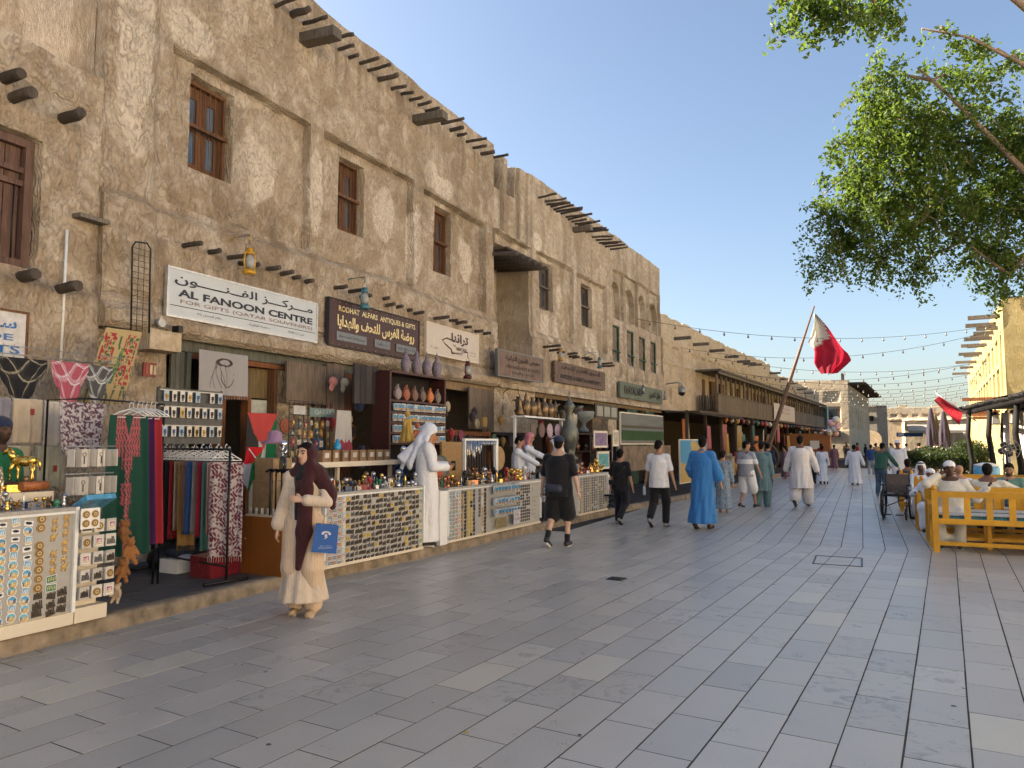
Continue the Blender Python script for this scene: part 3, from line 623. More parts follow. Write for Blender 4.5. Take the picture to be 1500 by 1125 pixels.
for i, (z, L) in enumerate([(6.30, .51), (6.20, .66), (6.07, .88), (5.93, 1.11), (5.81, 1.27), (5.68, 1.4)]):
 q = MB(); a = FB.p(-.3, -.3, z + .28 * 0); q.tube([FB.p(-.15 + .33 * i, -.95, z + .16), FB.p(-.15 + .33 * i, .55, z + .02)], .055, 8) if False else q.tube([FB.p(-.1 + .36 * i, -.9, 6.44), FB.p(-.1 + .36 * i, .62, 6.34)], .06, 8)
 q.build('canopy_pole', M_BEAM, bB, world=True)
q = MB(); bxF(q, FB, -.1, 1.9, 6.50, 6.545, -.95, .35, .02); q.build('canopy_mat', M_BEAM, bB, world=True)
# ---- building C: long row with the wooden gallery
FC = Frame(-7.68, 31.36, 4.5)
bC = thing('gallery_house', 'long plastered house with a grey wooden gallery along its upper storey', 'building', FC.p(22, 0, 0))
def fC(S, Z):
 D = np.zeros_like(S); n = 16
 for i in range(n):
  a = 0.15 + i * 3.0
  D += .10 * rect(S, Z, a - .35, a - .12, 3, 6.15, .05)
  for b_ in (a + .1, a + 1.45): D -= .09 * rect(S, Z, b_, b_ + 1.1, 5.28, 5.95, .05); D -= .09 * rect(S, Z, b_, b_ + 1.1, 3.2, 5.08, .05)
 return D
relief_wall('wall', FC, 0.02, 24.4, 3.02, 7.2, .10, fC, M_PLC, bC, seed=55, top_var=.14, wob=.02)
relief_wall('wall', FC, 24.4, 50, 3.02, 6.75, .14, fC, M_PLC, bC, seed=58, top_var=.16, wob=.02)
for s, z in [(1.95, 6.36), (5.02, 6.44), (8.06, 6.46), (11.27, 6.46), (14.25, 6.48), (17.69, 6.6), (15.9, 6.5), (24.21, 6.6), (28.45, 6.5), (36.15, 6.2), (32, 6.4), (40, 6.1)]: pole(bC, FC, s, z, .75, square=(.2, .13), m=M_BEAMG, name='wooden_rain_spout')
gal = []
DB = 1.0
def galpart(name, a, b_, c, e, d0, d1, m=M_BALC): q = MB(); bxF(q, FC, a, b_, c, e, d0, d1, .006); return q.build(name, m, bC, world=True)
galpart('gallery_floor', 5.45, 45, 3.05, 3.2, 0.02, DB + .05)
galpart('gallery_roof', 5.2, 45.3, 5.12, 5.22, -.03, DB + .25, M_BEAMG); galpart('gallery_fascia', 5.2, 45.3, 4.98, 5.117, DB + .1, DB + .17, M_BEAMG)
galpart('gallery_rail', 5.45, 45, 3.98, 4.06, DB - .03, DB + .05);
x = 5.5
while x < 44.9:
 big = abs((x - 5.5) % 6.0) < .01
 galpart('gallery_post', x, x + (.26 if big else .1), 3.2, 4.98, DB - .12, DB - .034); x += 1.0
x = 5.5
while x < 44.8:
 w = .5; galpart('gallery_board', x + .01, x + w - .01, 3.2, 3.975, DB - .028, DB + .02 + rnd.uniform(0, .006)); x += w
for i in range(9):
 q = MB(); bxF(q, FC, 5.46, 5.52, 3.25, 3.98, .08 + i * .1, .12 + i * .1); q.build('baluster', M_BALC, bC, world=True)
x = 6.0
while x < 44:
 q = MB(); bxF(q, FC, x, x + .75, 3.3, 4.85, -.02, .05); q.build('gallery_door', M_WIN, bC, world=True); x += 2.0
# a fabric banner slung on the gallery
q = MB(); bxF(q, FC, 19.3, 27.4, 3.15, 4.25, DB + .1, DB + .12, .01); ban = q.build('banner', cloth('faded banner', (0.50, 0.44, 0.40)), origin=FC.p(23, DB + .1, 3.1), rz=FC.rz, label='faded pale banner hanging on the wooden gallery rail', cat='banner')
for dz in (.25, -.05): text(arabic('سوق واقف') , plain('faded red print', (.30, .13, .11)), FC.p(23.4, DB + .126, 3.75 + dz), FC.u, (0, 0, 1), w=4.2, h=.22, parent=ban)
# green box bay at the gallery's end
q = MB(); bxF(q, FC, 45.4, 46.6, 2.9, 5.1, .0, 1.25); by = q.build('bay_window', plain('teal painted bay', (.10, .20, .19), .5), bC, world=True)
for i in range(3):
 q = MB(); bxF(q, FC, 45.36, 45.4, 3.1, 4.9, .15 + i * .38, .45 + i * .38); link_sub(q, 'pane', M_GLASSB, by)
gs = MB()
for i in range(46):
 x, y = rnd.uniform(-4.5, 2.2), rnd.uniform(2.8, 11.5); r_ = rnd.uniform(.006, .018); n = 7; b0 = [(x + r_ * rnd.uniform(.7, 1.2) * math.cos(6.283 * j / n), y + r_ * rnd.uniform(.7, 1.2) * math.sin(6.283 * j / n), .0022) for j in range(n)]; gs.add(b0, [tuple(range(n))])
gs.build('gum_spots', plain('trodden gum', (.06, .06, .06), .8), pav, kind='stuff')
for i, (x, y, lb) in enumerate(((-2.07, 3.78, 'small dry yellow leaf on the paving at the bottom centre'), (-4.55, 2.70, 'small dry brown leaf on the paving at the bottom left'))):
 q = MB(); q.add([(-.022, 0, .004), (0, -.012, .009), (.024, 0, .005), (0, .013, .012)], [(0, 1, 2), (0, 2, 3)]); o = q.build('dry_leaf', plain('dry leaf %d' % i, [(.35, .25, .05), (.26, .17, .09)][i], .8), None, label=lb, cat='leaf'); o.location = (x, y, 0.001); o.rotation_euler = (0, 0, i + .6)
# ------------------------------------------------------------------ shopfronts under the houses
def planks(parent, F, s0, s1, z0, z1, d0, d1, m, n, name='plank', battens=True):
 w = (s1 - s0) / n
 for i in range(n):
  q = MB(); j = rnd.uniform(-.004, .004); bxF(q, F, s0 + w * i + .004, s0 + w * (i + 1) - .004, z0 + rnd.uniform(0, .015), z1 - rnd.uniform(0, .015), d0 + j, d1 + j); q.build(name, m, parent, world=True)
 if battens:
  for z in (z0 + .18, z1 - .25):
   q = MB(); bxF(q, F, s0 + .02, s1 - .02, z, z + .08, d1 + .006, d1 + .035); q.build('batten', m, parent, world=True)
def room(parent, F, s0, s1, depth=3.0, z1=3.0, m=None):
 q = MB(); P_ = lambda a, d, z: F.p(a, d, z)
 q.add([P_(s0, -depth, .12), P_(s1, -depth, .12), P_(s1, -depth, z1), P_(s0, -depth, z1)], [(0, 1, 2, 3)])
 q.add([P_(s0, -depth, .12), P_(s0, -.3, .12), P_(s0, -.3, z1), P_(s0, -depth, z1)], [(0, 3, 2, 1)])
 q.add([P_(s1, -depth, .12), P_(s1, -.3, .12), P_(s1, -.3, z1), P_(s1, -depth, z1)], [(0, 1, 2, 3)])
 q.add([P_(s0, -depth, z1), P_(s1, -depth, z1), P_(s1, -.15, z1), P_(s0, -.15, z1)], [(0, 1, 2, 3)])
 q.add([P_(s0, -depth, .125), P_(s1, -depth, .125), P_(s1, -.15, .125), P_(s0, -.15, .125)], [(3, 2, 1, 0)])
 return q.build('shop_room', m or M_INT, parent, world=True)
def pier(parent, F, s0, s1, z0=.1, z1=3.04, m=None, d=-.02, seed=70):
 return relief_wall('pier', F, s0, s1, z0, z1, .06, lambda S, Z: d - .05 * np.clip(((np.abs(S - (s0 + s1) / 2) / ((s1 - s0) / 2)) ** 6), 0, 1), m or M_PLA, parent, seed=seed, top_var=0.0, back=-.35, lump=.05)
def frame_bar(parent, F, a, b_, c, e, d0, d1, m=None, name='door_frame'):
 q = MB(); bxF(q, F, a, b_, c, e, d0, d1, .004); return q.build(name, m or M_LINT, parent, world=True)
pier(bA, FA, 5.79, 6.92, seed=71)
frame_bar(bA, FA, 6.92, 12.2, 2.88, 3.03, -.22, -.02, M_GSHUT, 'lintel'); frame_bar(bA, FA, 7.3, 9.3, 2.80, 2.878, -.20, -.05, M_RUST, 'lintel'); frame_bar(bA, FA, 12.2, 16.4, 2.84, 3.03, -.22, -.01, M_LINT, 'lintel')
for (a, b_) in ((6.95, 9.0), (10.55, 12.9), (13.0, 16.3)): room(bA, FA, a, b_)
planks(bA, FA, 6.94, 7.16, 1.7, 2.87, -.04, .0, M_GSHUT, 3, battens=False); frame_bar(bA, FA, 7.2, 7.27, .12, 2.87, -.12, .0, M_GSHUT); frame_bar(bA, FA, 6.94, 7.2, .12, 1.68, -.10, -.03, M_SHUTD, 'panel')
frame_bar(bA, FA, 7.9, 8.0, .12, 2.79, -.25, -.1, M_RUST); frame_bar(bA, FA, 8.43, 8.5, .12, 2.32, -.25, -.1, M_RUST); frame_bar(bA, FA, 8.0, 8.43, 2.28, 2.36, -.25, -.1, M_RUST); frame_bar(bA, FA, 8.93, 9.0, .12, 2.79, -.22, -.06, M_WIN)
frame_bar(bA, FA, 8.5, 8.93, .12, 2.30, -.28, -.2, plain('pale green board', (.42, .43, .36)), 'panel'); frame_bar(bA, FA, 8.5, 8.93, 2.33, 2.79, -.26, -.2, wood('yellow brown transom', (.16, .11, .05)), 'panel')
# glass of the open door with a metal bar
frame_bar(bA, FA, 8.02, 8.41, .3, 2.26, -.62, -.6, M_GLASS, 'door_glass')
planks(bA, FA, 8.98, 9.95, 2.26, 2.93, .10, .14, M_SHUT, 2, battens=False); planks(bA, FA, 9.98, 10.46, 1.5, 3.0, .08, .12, M_SHUT, 3, battens=False)
pier(bA, FA, 9.0, 9.9, seed=72, d=-.1); pier(bA, FA, 9.95, 10.5, seed=73, d=-.06)
frame_bar(bA, FA, 10.52, 10.75, .12, 2.86, -.1, .05, M_RUST); frame_bar(bA, FA, 11.82, 12.0, .12, 2.86, -.1, .04, M_GSHUT); frame_bar(bA, FA, 12.9, 13.0, .12, 2.84, -.1, .04, M_GSHUT)
frame_bar(bA, FA, 13.9, 14.0, .12, 2.84, -.12, .02, M_SHUTD); frame_bar(bA, FA, 13.05, 13.9, 1.95, 2.8, -.3, -.28, M_GLASS, 'shop_pane'); frame_bar(bA, FA, 13.0, 14.9, 1.86, 1.93, -.25, .02, M_WIN)
# leaning open shutters (planks stand off the wall)
planks(bA, FA, 14.95, 16.2, 1.95, 2.93, .13, .17, M_SHUT, 4, battens=False)
frame_bar(bA, FA, 14.2, 16.2, 1.80, 1.90, .02, .1, M_RUST); frame_bar(bA, FA, 14.2, 14.32, .12, 1.80, .02, .1, M_RUST); frame_bar(bA, FA, 16.08, 16.2, .12, 1.80, .02, .1, M_RUST)
for i in range(13):
 q = MB(); s_ = 14.42 + i * .13; q.tube([FA.p(s_, .05, .2), FA.p(s_, .05, 1.79)], .02, 6); q.build('bead_string', plain('brown bead string', (.12, .09, .07)), bA, world=True)
# B
pier(bB, FB, -.1, 2.3, z0=1.9, m=M_PLA, seed=74, d=.02); frame_bar(bB, FB, -.1, 2.3, 1.82, 1.9, -.3, .02, M_SHUTD, 'lintel')
frame_bar(bB, FB, 2.3, 14.8, 2.9, 3.05, -.2, .0, M_LINT, 'lintel')
for (a, b_) in ((-.05, 2.25), (2.35, 8.3), (9.6, 14.7)): room(bB, FB, a, b_)
pier(bB, FB, 8.3, 9.2, m=M_PLB, seed=75, d=-.02); pier(bB, FB, 12.7, 13.1, m=M_PLB, seed=76, d=-.02)
planks(bB, FB, 9.3, 10.5, .14, 2.85, .25, .3, M_GWOOD, 5); planks(bB, FB, 11.5, 12.6, .14, 2.85, .25, .3, M_GWOOD, 5); frame_bar(bB, FB, 10.55, 10.8, .14, 2.85, .0, .1, M_RUST)
# C: dark shops, pole awning, posts
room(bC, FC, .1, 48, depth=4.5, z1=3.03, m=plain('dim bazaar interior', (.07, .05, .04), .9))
for i in range(40):
 q = MB(); s_ = .2 + i * .19; q.tube([FC.p(s_, -.1, 3.02), FC.p(s_ + rnd.uniform(-.05, .05), 1.7, 2.86 + rnd.uniform(-.03, .03))], .035, 6); q.build('awning_pole', M_BEAM, bC, world=True)
frame_bar(bC, FC, .1, 8, 2.93, 2.99, 0.1, 1.6, M_BEAM, 'awning_mat')
s_ = .3
while s_ < 47:
 frame_bar(bC, FC, s_, s_ + .14, .12, 3.03, .9, 1.02, M_BEAM, 'post'); s_ += 2.9 if s_ < 8 else 4.0
# ------------------------------------------------------------------ roofs and backs, so the houses are closed to the sun
def roof(parent, F, s0, s1, z, depth, z0=0.0, d=-.5, m=None):
 q = MB(); P_ = lambda a, dd, zz: F.p(a, dd, zz)
 q.add([P_(s0, d, z), P_(s1, d, z), P_(s1, -depth, z), P_(s0, -depth, z), P_(s0, d, z0), P_(s1, d, z0), P_(s1, -depth, z0), P_(s0, -depth, z0)], [(0, 1, 2, 3), (3, 2, 6, 7), (0, 3, 7, 4), (2, 1, 5, 6)])
 return q.build('roof', m or M_PLC, parent, world=True)
roof(bA, FA, 5.82, 16.5, 8.9, 9, 3.1); roof(bL, FA, -2, 5.7, 5.6, 9, 3.1); roof(bB, FB, -.1, 14.8, 8.0, 9, 3.1, d=-1.2); roof(bC, FC, 0, 24.4, 6.8, 10, 3.1); roof(bC, FC, 24.4, 50, 6.4, 10, 3.1)
for P4 in (((-17.3, -2, 0), (-17.3, 80, 0), (-17.3, 80, 3.2), (-17.3, -2, 3.2)),):
 MB().add(P4, [(0, 1, 2, 3)]).build('back_wall', M_PLC, bL, world=True)
far_pv = MB().add([(-8, 51.5, -.004), (13, 51.5, -.004), (16, 118, -.004), (-8, 118, -.004)], [(0, 1, 2, 3)]).build('far_pavement', M_TILE, kind='structure')
# unseen square and pale house row, added right of the picture to bounce sunlight
MB().add([(14, -60, -.01), (18.3, -60, -.01), (18.3, 33, -.01), (14, 33, -.01)], [(0, 1, 2, 3)]).build('square', plain('pale bounce paving', (.60, .55, .46), .8), kind='structure')
FP = Frame(18, 34, 180)
bP = thing('bounce_house_row', 'unseen pale house row added beyond the square to bounce sunlight', 'building', (30, 0, 0))
def fP(S, Z):
 D = 0 * S
 for i in range(26): D -= .2 * rect(S, Z, 1.2 + i * 3.4, 2.4 + i * 3.4, 4.2, 6.2, .1)
 return D
relief_wall('wall', FP, 0, 90, .0, 10.0, .5, fP, M_PLW, bP, seed=120, top_var=.2)
roof(bP, FP, 0, 90, 8.6, 10, .0)
# ------------------------------------------------------------------ the far end of the street
def window_far(parent, F, a, b_, c, e, d=-.12, m=None):
 q = MB(); bxF(q, F, a, b_, c, e, d - .02, d); w = q.build('window', M_GLASS, parent, world=True)
 q = MB(); bxF(q, F, a, a + .08, c, e, d, d + .05); bxF(q, F, b_ - .08, b_, c, e, d, d + .05); bxF(q, F, a + .08, b_ - .08, (c + e) / 2 - .05, (c + e) / 2 + .05, d, d + .05); link_sub(q, 'frame', m or M_WIN, w)
FD = Frame(-9.3, 84, 90)      # faces the camera; s runs to the right
bD = thing('corner_house', 'pale two storey corner house at the far end with two tall windows', 'building', (-3, 86, 0))
def fD(S, Z):
 D = 0 * S
 for a in (1.0, 3.7, 6.1): D -= .15 * rect(S, Z, a - .2, a + 1.3, 2.95 + .2, 5.35, .08) + .12 * rect(S, Z, a - .1, a + 1.3, 5.9, 7.0, .08)
 D += .1 * np.clip((3.0 - Z) / .1, 0, 1); return D
relief_wall('wall', FD, 0, 8.2, .1, 8.15, .10, fD, M_PLC, bD, seed=80, lump=.02, wob=.01)
for a in (3.7, 6.1): window_far(bD, FD, a, a + 1.1, 3.3, 5.2)
roof(bD, FD, 0.1, 8.1, 7.8, 28, 3.1)
FD2 = Frame(-1.1, 84, 4.3)
def fD2(S, Z):
 D = 0 * S
 for i in range(11): D -= .2 * rect(S, Z, 1 + i * 2.5, 2.6 + i * 2.5, 3.2, 5.5, .1) + .15 * rect(S, Z, 1 + i * 2.5, 2.6 + i * 2.5, 5.9, 7.0, .1)
 return D
relief_wall('side_wall', FD2, 0.02, 29, .1, 8.1, .13, fD2, M_PLC, bD, seed=81, lump=.02, wob=.01)
for i in range(20): pole(bD, FD2, .6 + i * 1.4, 7.75, 1.7, .08, .1, d0=-.2)
frame_bar(bD, FD2, .5, 28, 7.86, 7.95, .1, 1.5, M_BEAM, 'pole_mat')
frame_bar(bD, FD, 7.6, 7.9, 8.1, 8.9, -.5, -.3, M_BEAM, 'chimney_post')
q = MB(); bxF(q, FD, 4.2, 7.4, 2.25, 2.9, .12, .2); sg = q.build('shop_sign', M_SHUTD, origin=FD.p(5.8, .12, 2.2), rz=FD.rz, label='dark shop sign with white Arabic writing on the far corner house', cat='sign')
text(arabic('مطعم ومشويات'), M_WHITE, FD.p(5.8, .205, 2.7), FD.u, (0, 0, 1), w=2.6, h=.26, parent=sg); text(arabic('الشيف'), M_WHITE, FD.p(5.8, .205, 2.4), FD.u, (0, 0, 1), w=1.4, h=.2, parent=sg)
FE = Frame(-.6, 113, 90)
bE = thing('arch_gatehouse', 'grey stone gatehouse with a wide round arch at the street end', 'building', (3, 114, 0))
q = MB(); poly = [(0, 0), (.35, 0), (.35, 2.2)] + [(1.75 - 1.4 * math.cos(PI * i / 10), 2.2 + 1.25 * math.sin(PI * i / 10)) for i in range(1, 10)] + [(3.15, 2.2), (3.15, 0), (3.9, 0), (3.9, 6.75), (0, 6.9)]
q.prism(poly, FE.p(0, 0, 0), FE.u, (0, 0, 1), -FE.n * 3); q.build('wall', M_STN, bE, world=True)
frame_bar(bE, FE, -1, 5, 0, 4.6, -7, -6.5, M_PLC, 'rear_wall'); frame_bar(bE, FE, .35, 2.2, 4.65, 5.35, .01, .06, M_DARK, 'window_slot')
for i in range(9): frame_bar(bE, FE, .1 + i * .42, .3 + i * .42, 6.5, 6.62, .01, .1, M_BEAM, 'beam_end')
FF = Frame(3.4, 118, 90)
bF = thing('end_row_house', 'long flat roofed plaster row closing the far end of the street', 'building', (10, 119, 0))
def fF(S, Z):
 D = 0 * S
 for i in range(9): D -= .2 * rect(S, Z, .6 + i * 1.3, 1.3 + i * 1.3, 5.35, 5.7, .1)
 D += .15 * rect(S, Z, 0, 11, 4.9, 5.05, .1) + .8 * rect(S, Z, 2, 8, 0, 4.9, .2); return D
relief_wall('wall', FF, 0, 13.5, .1, 6.6, .12, fF, M_PLC, bF, seed=90, top_var=.12, lump=.04, wob=.01)
frame_bar(bF, FF, 0.3, 10.5, 4.62, 4.74, .82, 1.0, M_BEAM, 'ledge_pole')
for a, b_, h in ((1.6, 2.6, .35), (5.6, 7.2, .3), (7.6, 8.6, .6), (9.6, 10.2, .25)):
 q = MB(); bxF(q, FF, a, b_, 6.5, 6.62 + h, -.9, -.15); q.build('roof_box', M_PLC, bF, world=True)
frame_bar(bF, FF, 10.9, 11.5, 4.6, 5.1, .02, .1, M_GLASSB, 'window')
# awnings and a blue shop fascia in front of the row
q = MB(); bxF(q, FF, 1.0, 4.2, 2.5, 3.05, 3.0, 3.15); fs_ = q.build('shop_sign', plain('blue fascia', (.03, .07, .20), .5), origin=FF.p(2.6, 3.1, 2.4), rz=FF.rz, label='blue and white shop fascia at the far end of the street', cat='sign')
q = MB(); bxF(q, FF, 1.2, 1.9, 2.65, 2.95, 3.155, 3.17); q.build('white_panel', M_WHITE, fs_, world=True)
def awning(name, label, F, s0, s1, z, d0, d1, m, drop=.5, n=8):
 P = [[F.p(s0 + (s1 - s0) * i / n, d0 + (d1 - d0) * j / 3, z - drop * j / 3 + rnd.uniform(-.03, .03)) for j in range(4)] for i in range(n + 1)]
 q = MB(); q.grid(P); P2 = [[F.p(s0 + (s1 - s0) * i / n, d1, z - drop), F.p(s0 + (s1 - s0) * i / n, d1 + .02, z - drop - .3 + rnd.uniform(-.05, .05))] for i in range(n + 1)]; q.grid(P2)
 o = F.p((s0 + s1) / 2, d1, z - drop - .3); q.build(name, m, origin=o, rz=F.rz, label=label, cat='awning')
awning('awning', 'long beige fabric awning before the row at the street end', FF, 2.4, 10.0, 4.2, .9, 5.0, cloth('beige awning', (.26, .22, .17)), .9)
awning('awning', 'small tan canopy at the right end of the far row', FF, 8.6, 11.6, 3.4, 3.0, 6.0, cloth('tan awning', (.20, .15, .11)), .5)
# ------------------------------------------------------------------ the sunlit house on the right, its pergola
FRt = Frame(5.3, 35, 184.3)       # s negative goes up the street
bR = thing('sunlit_plaster_house', 'golden sunlit plaster house on the right with tall niches and projecting roof beams', 'building', (6.5, 50, 0))
def fR(S, Z):
 D = 0 * S
 for i in range(13):
  c = -1.5 - i * 2.45
  if i == 0: D -= .4 * arch(S, Z, c - .7, c + .7, 3.7, 6.3, .05)
  else: D -= .45 * rect(S, Z, c - .7, c + .7, 3.2, 4.85, .05) + .35 * rect(S, Z, c - .65, c + .65, 5.1, 6.1, .05)
 D += .1 * np.clip((3.0 - Z) / .1, 0, 1); return D
relief_wall('wall', FRt, -33, 0, .1, 7.5, .09, fR, M_PLR, bR, seed=95, top_var=.1, lump=.04, wob=.015)
roof(bR, FRt, -33, -.1, 7.2, 12, .1)
FRe = Frame(5.3, 34.98, 90)
relief_wall('end_wall', FRe, 0.0, 8, .1, 7.45, .15, lambda S, Z: -.03 + 0 * S, M_PLR, bR, seed=96, top_var=.1)
for i, (s, z) in enumerate([(-1.2, 6.9), (-2.6, 6.6), (-3.6, 6.9), (-5, 6.7), (-6.2, 6.6), (-8, 6.9), (-9.8, 6.7), (-12, 6.9), (-14, 6.7), (-17, 6.9), (-20, 6.8), (-24, 6.8), (-29, 6.8)]): pole(bR, FRt, s, z, 1.15 if i % 2 == 0 else .8, square=(.2, .16), m=M_BEAMG, name='roof_beam')
for s, z, L in ((-1.0, 3.45, 1.5), (-2.5, 3.2, 1.3), (-4.5, 2.95, 1.1), (-7, 3.0, .9), (-9, 2.9, .8), (-3.4, 3.0, 1.6)): pole(bR, FRt, s, z, L, square=(.16, .14), m=M_RUST, name='low_beam')
pg = thing('pole_pergola', 'dark pole pergola hung with lanterns along the sunlit house', 'pergola', (4.4, 29, 0))
def wp(name, m, mb): return mb.build(name, m, pg, world=True)
for (x, y) in ((3.75, 33.2), (3.95, 29.6), (4.15, 26.0), (4.3, 22.6), (4.9, 33.4), (5.1, 29.6), (5.4, 26.0)):
 q = MB(); q.tube([(x, y, 0), (x + .06, y, .9), (x - .04, y + .03, 1.9), (x + .03, y, 2.78)], [.11, .09, .085, .08], 7); wp('post', M_PERG, q)
for x0, x1 in ((3.75, 4.3), (5.2, 5.75)):
 q = MB(); q.tube([(x0, 33.4, 2.80), ((x0 + x1) / 2, 28, 2.83), (x1, 22.0, 2.86)], .09, 7); wp('rail_pole', M_PERG, q)
for i in range(52):
 y = 33.5 - i * .225; x0 = 3.45 + (33.5 - y) * .048; q = MB(); q.tube([(x0 + rnd.uniform(-.1, .1), y, 2.93 + rnd.uniform(-.02, .03)), (x0 + 2.3, y + rnd.uniform(-.06, .06), 3.0)], .05, 6); wp('cross_pole', M_PERG, q)
q = MB(); q.grid([[(3.65 + (33.4 - y) * .048 + dx, y, 3.06 + rnd.uniform(-.02, .02)) for dx in (0, .7, 1.4, 2.0)] for y in np.linspace(33.4, 22, 14)]); wp('reed_mat', M_PERG, q)
# pale drapes and cloth hangings under the pergola
for i, (x, y, c) in enumerate(((4.9, 32.2, (.5, .46, .40)), (5.1, 31.0, (.42, .38, .33)), (5.35, 28.6, (.55, .50, .42)), (5.5, 27.0, (.5, .45, .38)), (5.6, 25.2, (.38, .34, .30)))):
 P = [[(x + .06 * math.sin(k * 1.9 + i), y + k * .16, z) for z in (2.75, 1.8, .9, .5)] for k in range(7)]
 q = MB(); q.grid(P); q.build('drape', cloth('drape %d' % i, c), origin=(x, y + .4, .5), label=['pale drape hanging at the far end of the dark pergola', 'dull tan drape second from the far end of the pergola', 'cream drape hanging midway along the dark pergola', 'beige drape hanging right of the cream one under the pergola', 'greyish drape nearest the picture edge under the pergola'][i], cat='drape')
# ------------------------------------------------------------------ strings of bulbs across the street
M_WIRE = plain('black wire', (.01, .01, .01), .6); M_BULB = plain('dull bulb glass', (.16, .15, .14), .2)
bulb_me = None
def string_light(p0, p1, sag, n, label):
 global bulb_me
 p0, p1 = Vector(p0), Vector(p1); mid = (p0 + p1) / 2
 t = thing('string_light', label, 'string lights', mid, group='strings of bulbs across the street')
 f = lambda u: p0.lerp(p1, u) - mid - Vector((0, 0, 4 * sag * u * (1 - u)))
 dist = max(6, mid.length); r = .004 + dist * .00017
 q = MB(); q.tube([f(i / 24) for i in range(25)], r, 4, smooth=False); q.build('wire', M_WIRE, t)
 for i in range(n):
  u = (i + .5) / n; p = f(u)
  if bulb_me is None:
   b = MB(); b.lathe([(.012, .0), (.014, -.03), (.012, -.035), (.026, -.06), (.03, -.08), (.02, -.105), (.003, -.112)], n=8); o = b.build('bulb', M_BULB, t); bulb_me = o.data
  else: o = link('bulb', bulb_me, None, t)
  o.location = p; k = 1.0 + dist * .012; o.scale = (k, k, k)
names = ['lowest near', 'second']
SL = [((-7.5, 27, 6.3), (6.2, 38, 6.9), .75, 17, 'nearest and highest string of bulbs, crossing in front of the large flag'),
  ((-7.2, 33, 5.9), (6.0, 36.5, 6.6), .9, 17, 'second string of bulbs, sagging just under the nearest one'),
  ((-6.9, 38, 6.0), (6.3, 45, 5.9), .7, 18, 'third string of bulbs, level across the lower part of the flag'),
  ((-6.7, 42, 5.6), (6.4, 46, 6.1), .8, 18, 'fourth string of bulbs, running up to the golden house beams'),
  ((-6.3, 48, 5.9), (6.9, 52, 5.9), .7, 18, 'fifth string of bulbs, just under the flag tip'),
  ((-6.0, 54, 5.8), (7.2, 56, 5.7), .6, 18, 'sixth string of bulbs, midway between flag and rooftops'),
  ((-5.6, 60, 5.9), (7.5, 61, 5.9), .7, 18, 'seventh string of bulbs, crossing over the corner house roof'),
  ((-5.2, 66, 5.9), (7.8, 66, 5.8), .6, 18, 'eighth string of bulbs, faint above the far roofs'),
  ((-4.8, 72, 6.0), (8.2, 70, 5.8), .7, 18, 'ninth string of bulbs, last but one above the far roofs'),
  ((-4.4, 79, 6.1), (8.6, 78, 5.9), .7, 18, 'farthest and lowest string of bulbs above the end of the street')]
for a in SL: string_light(*a)
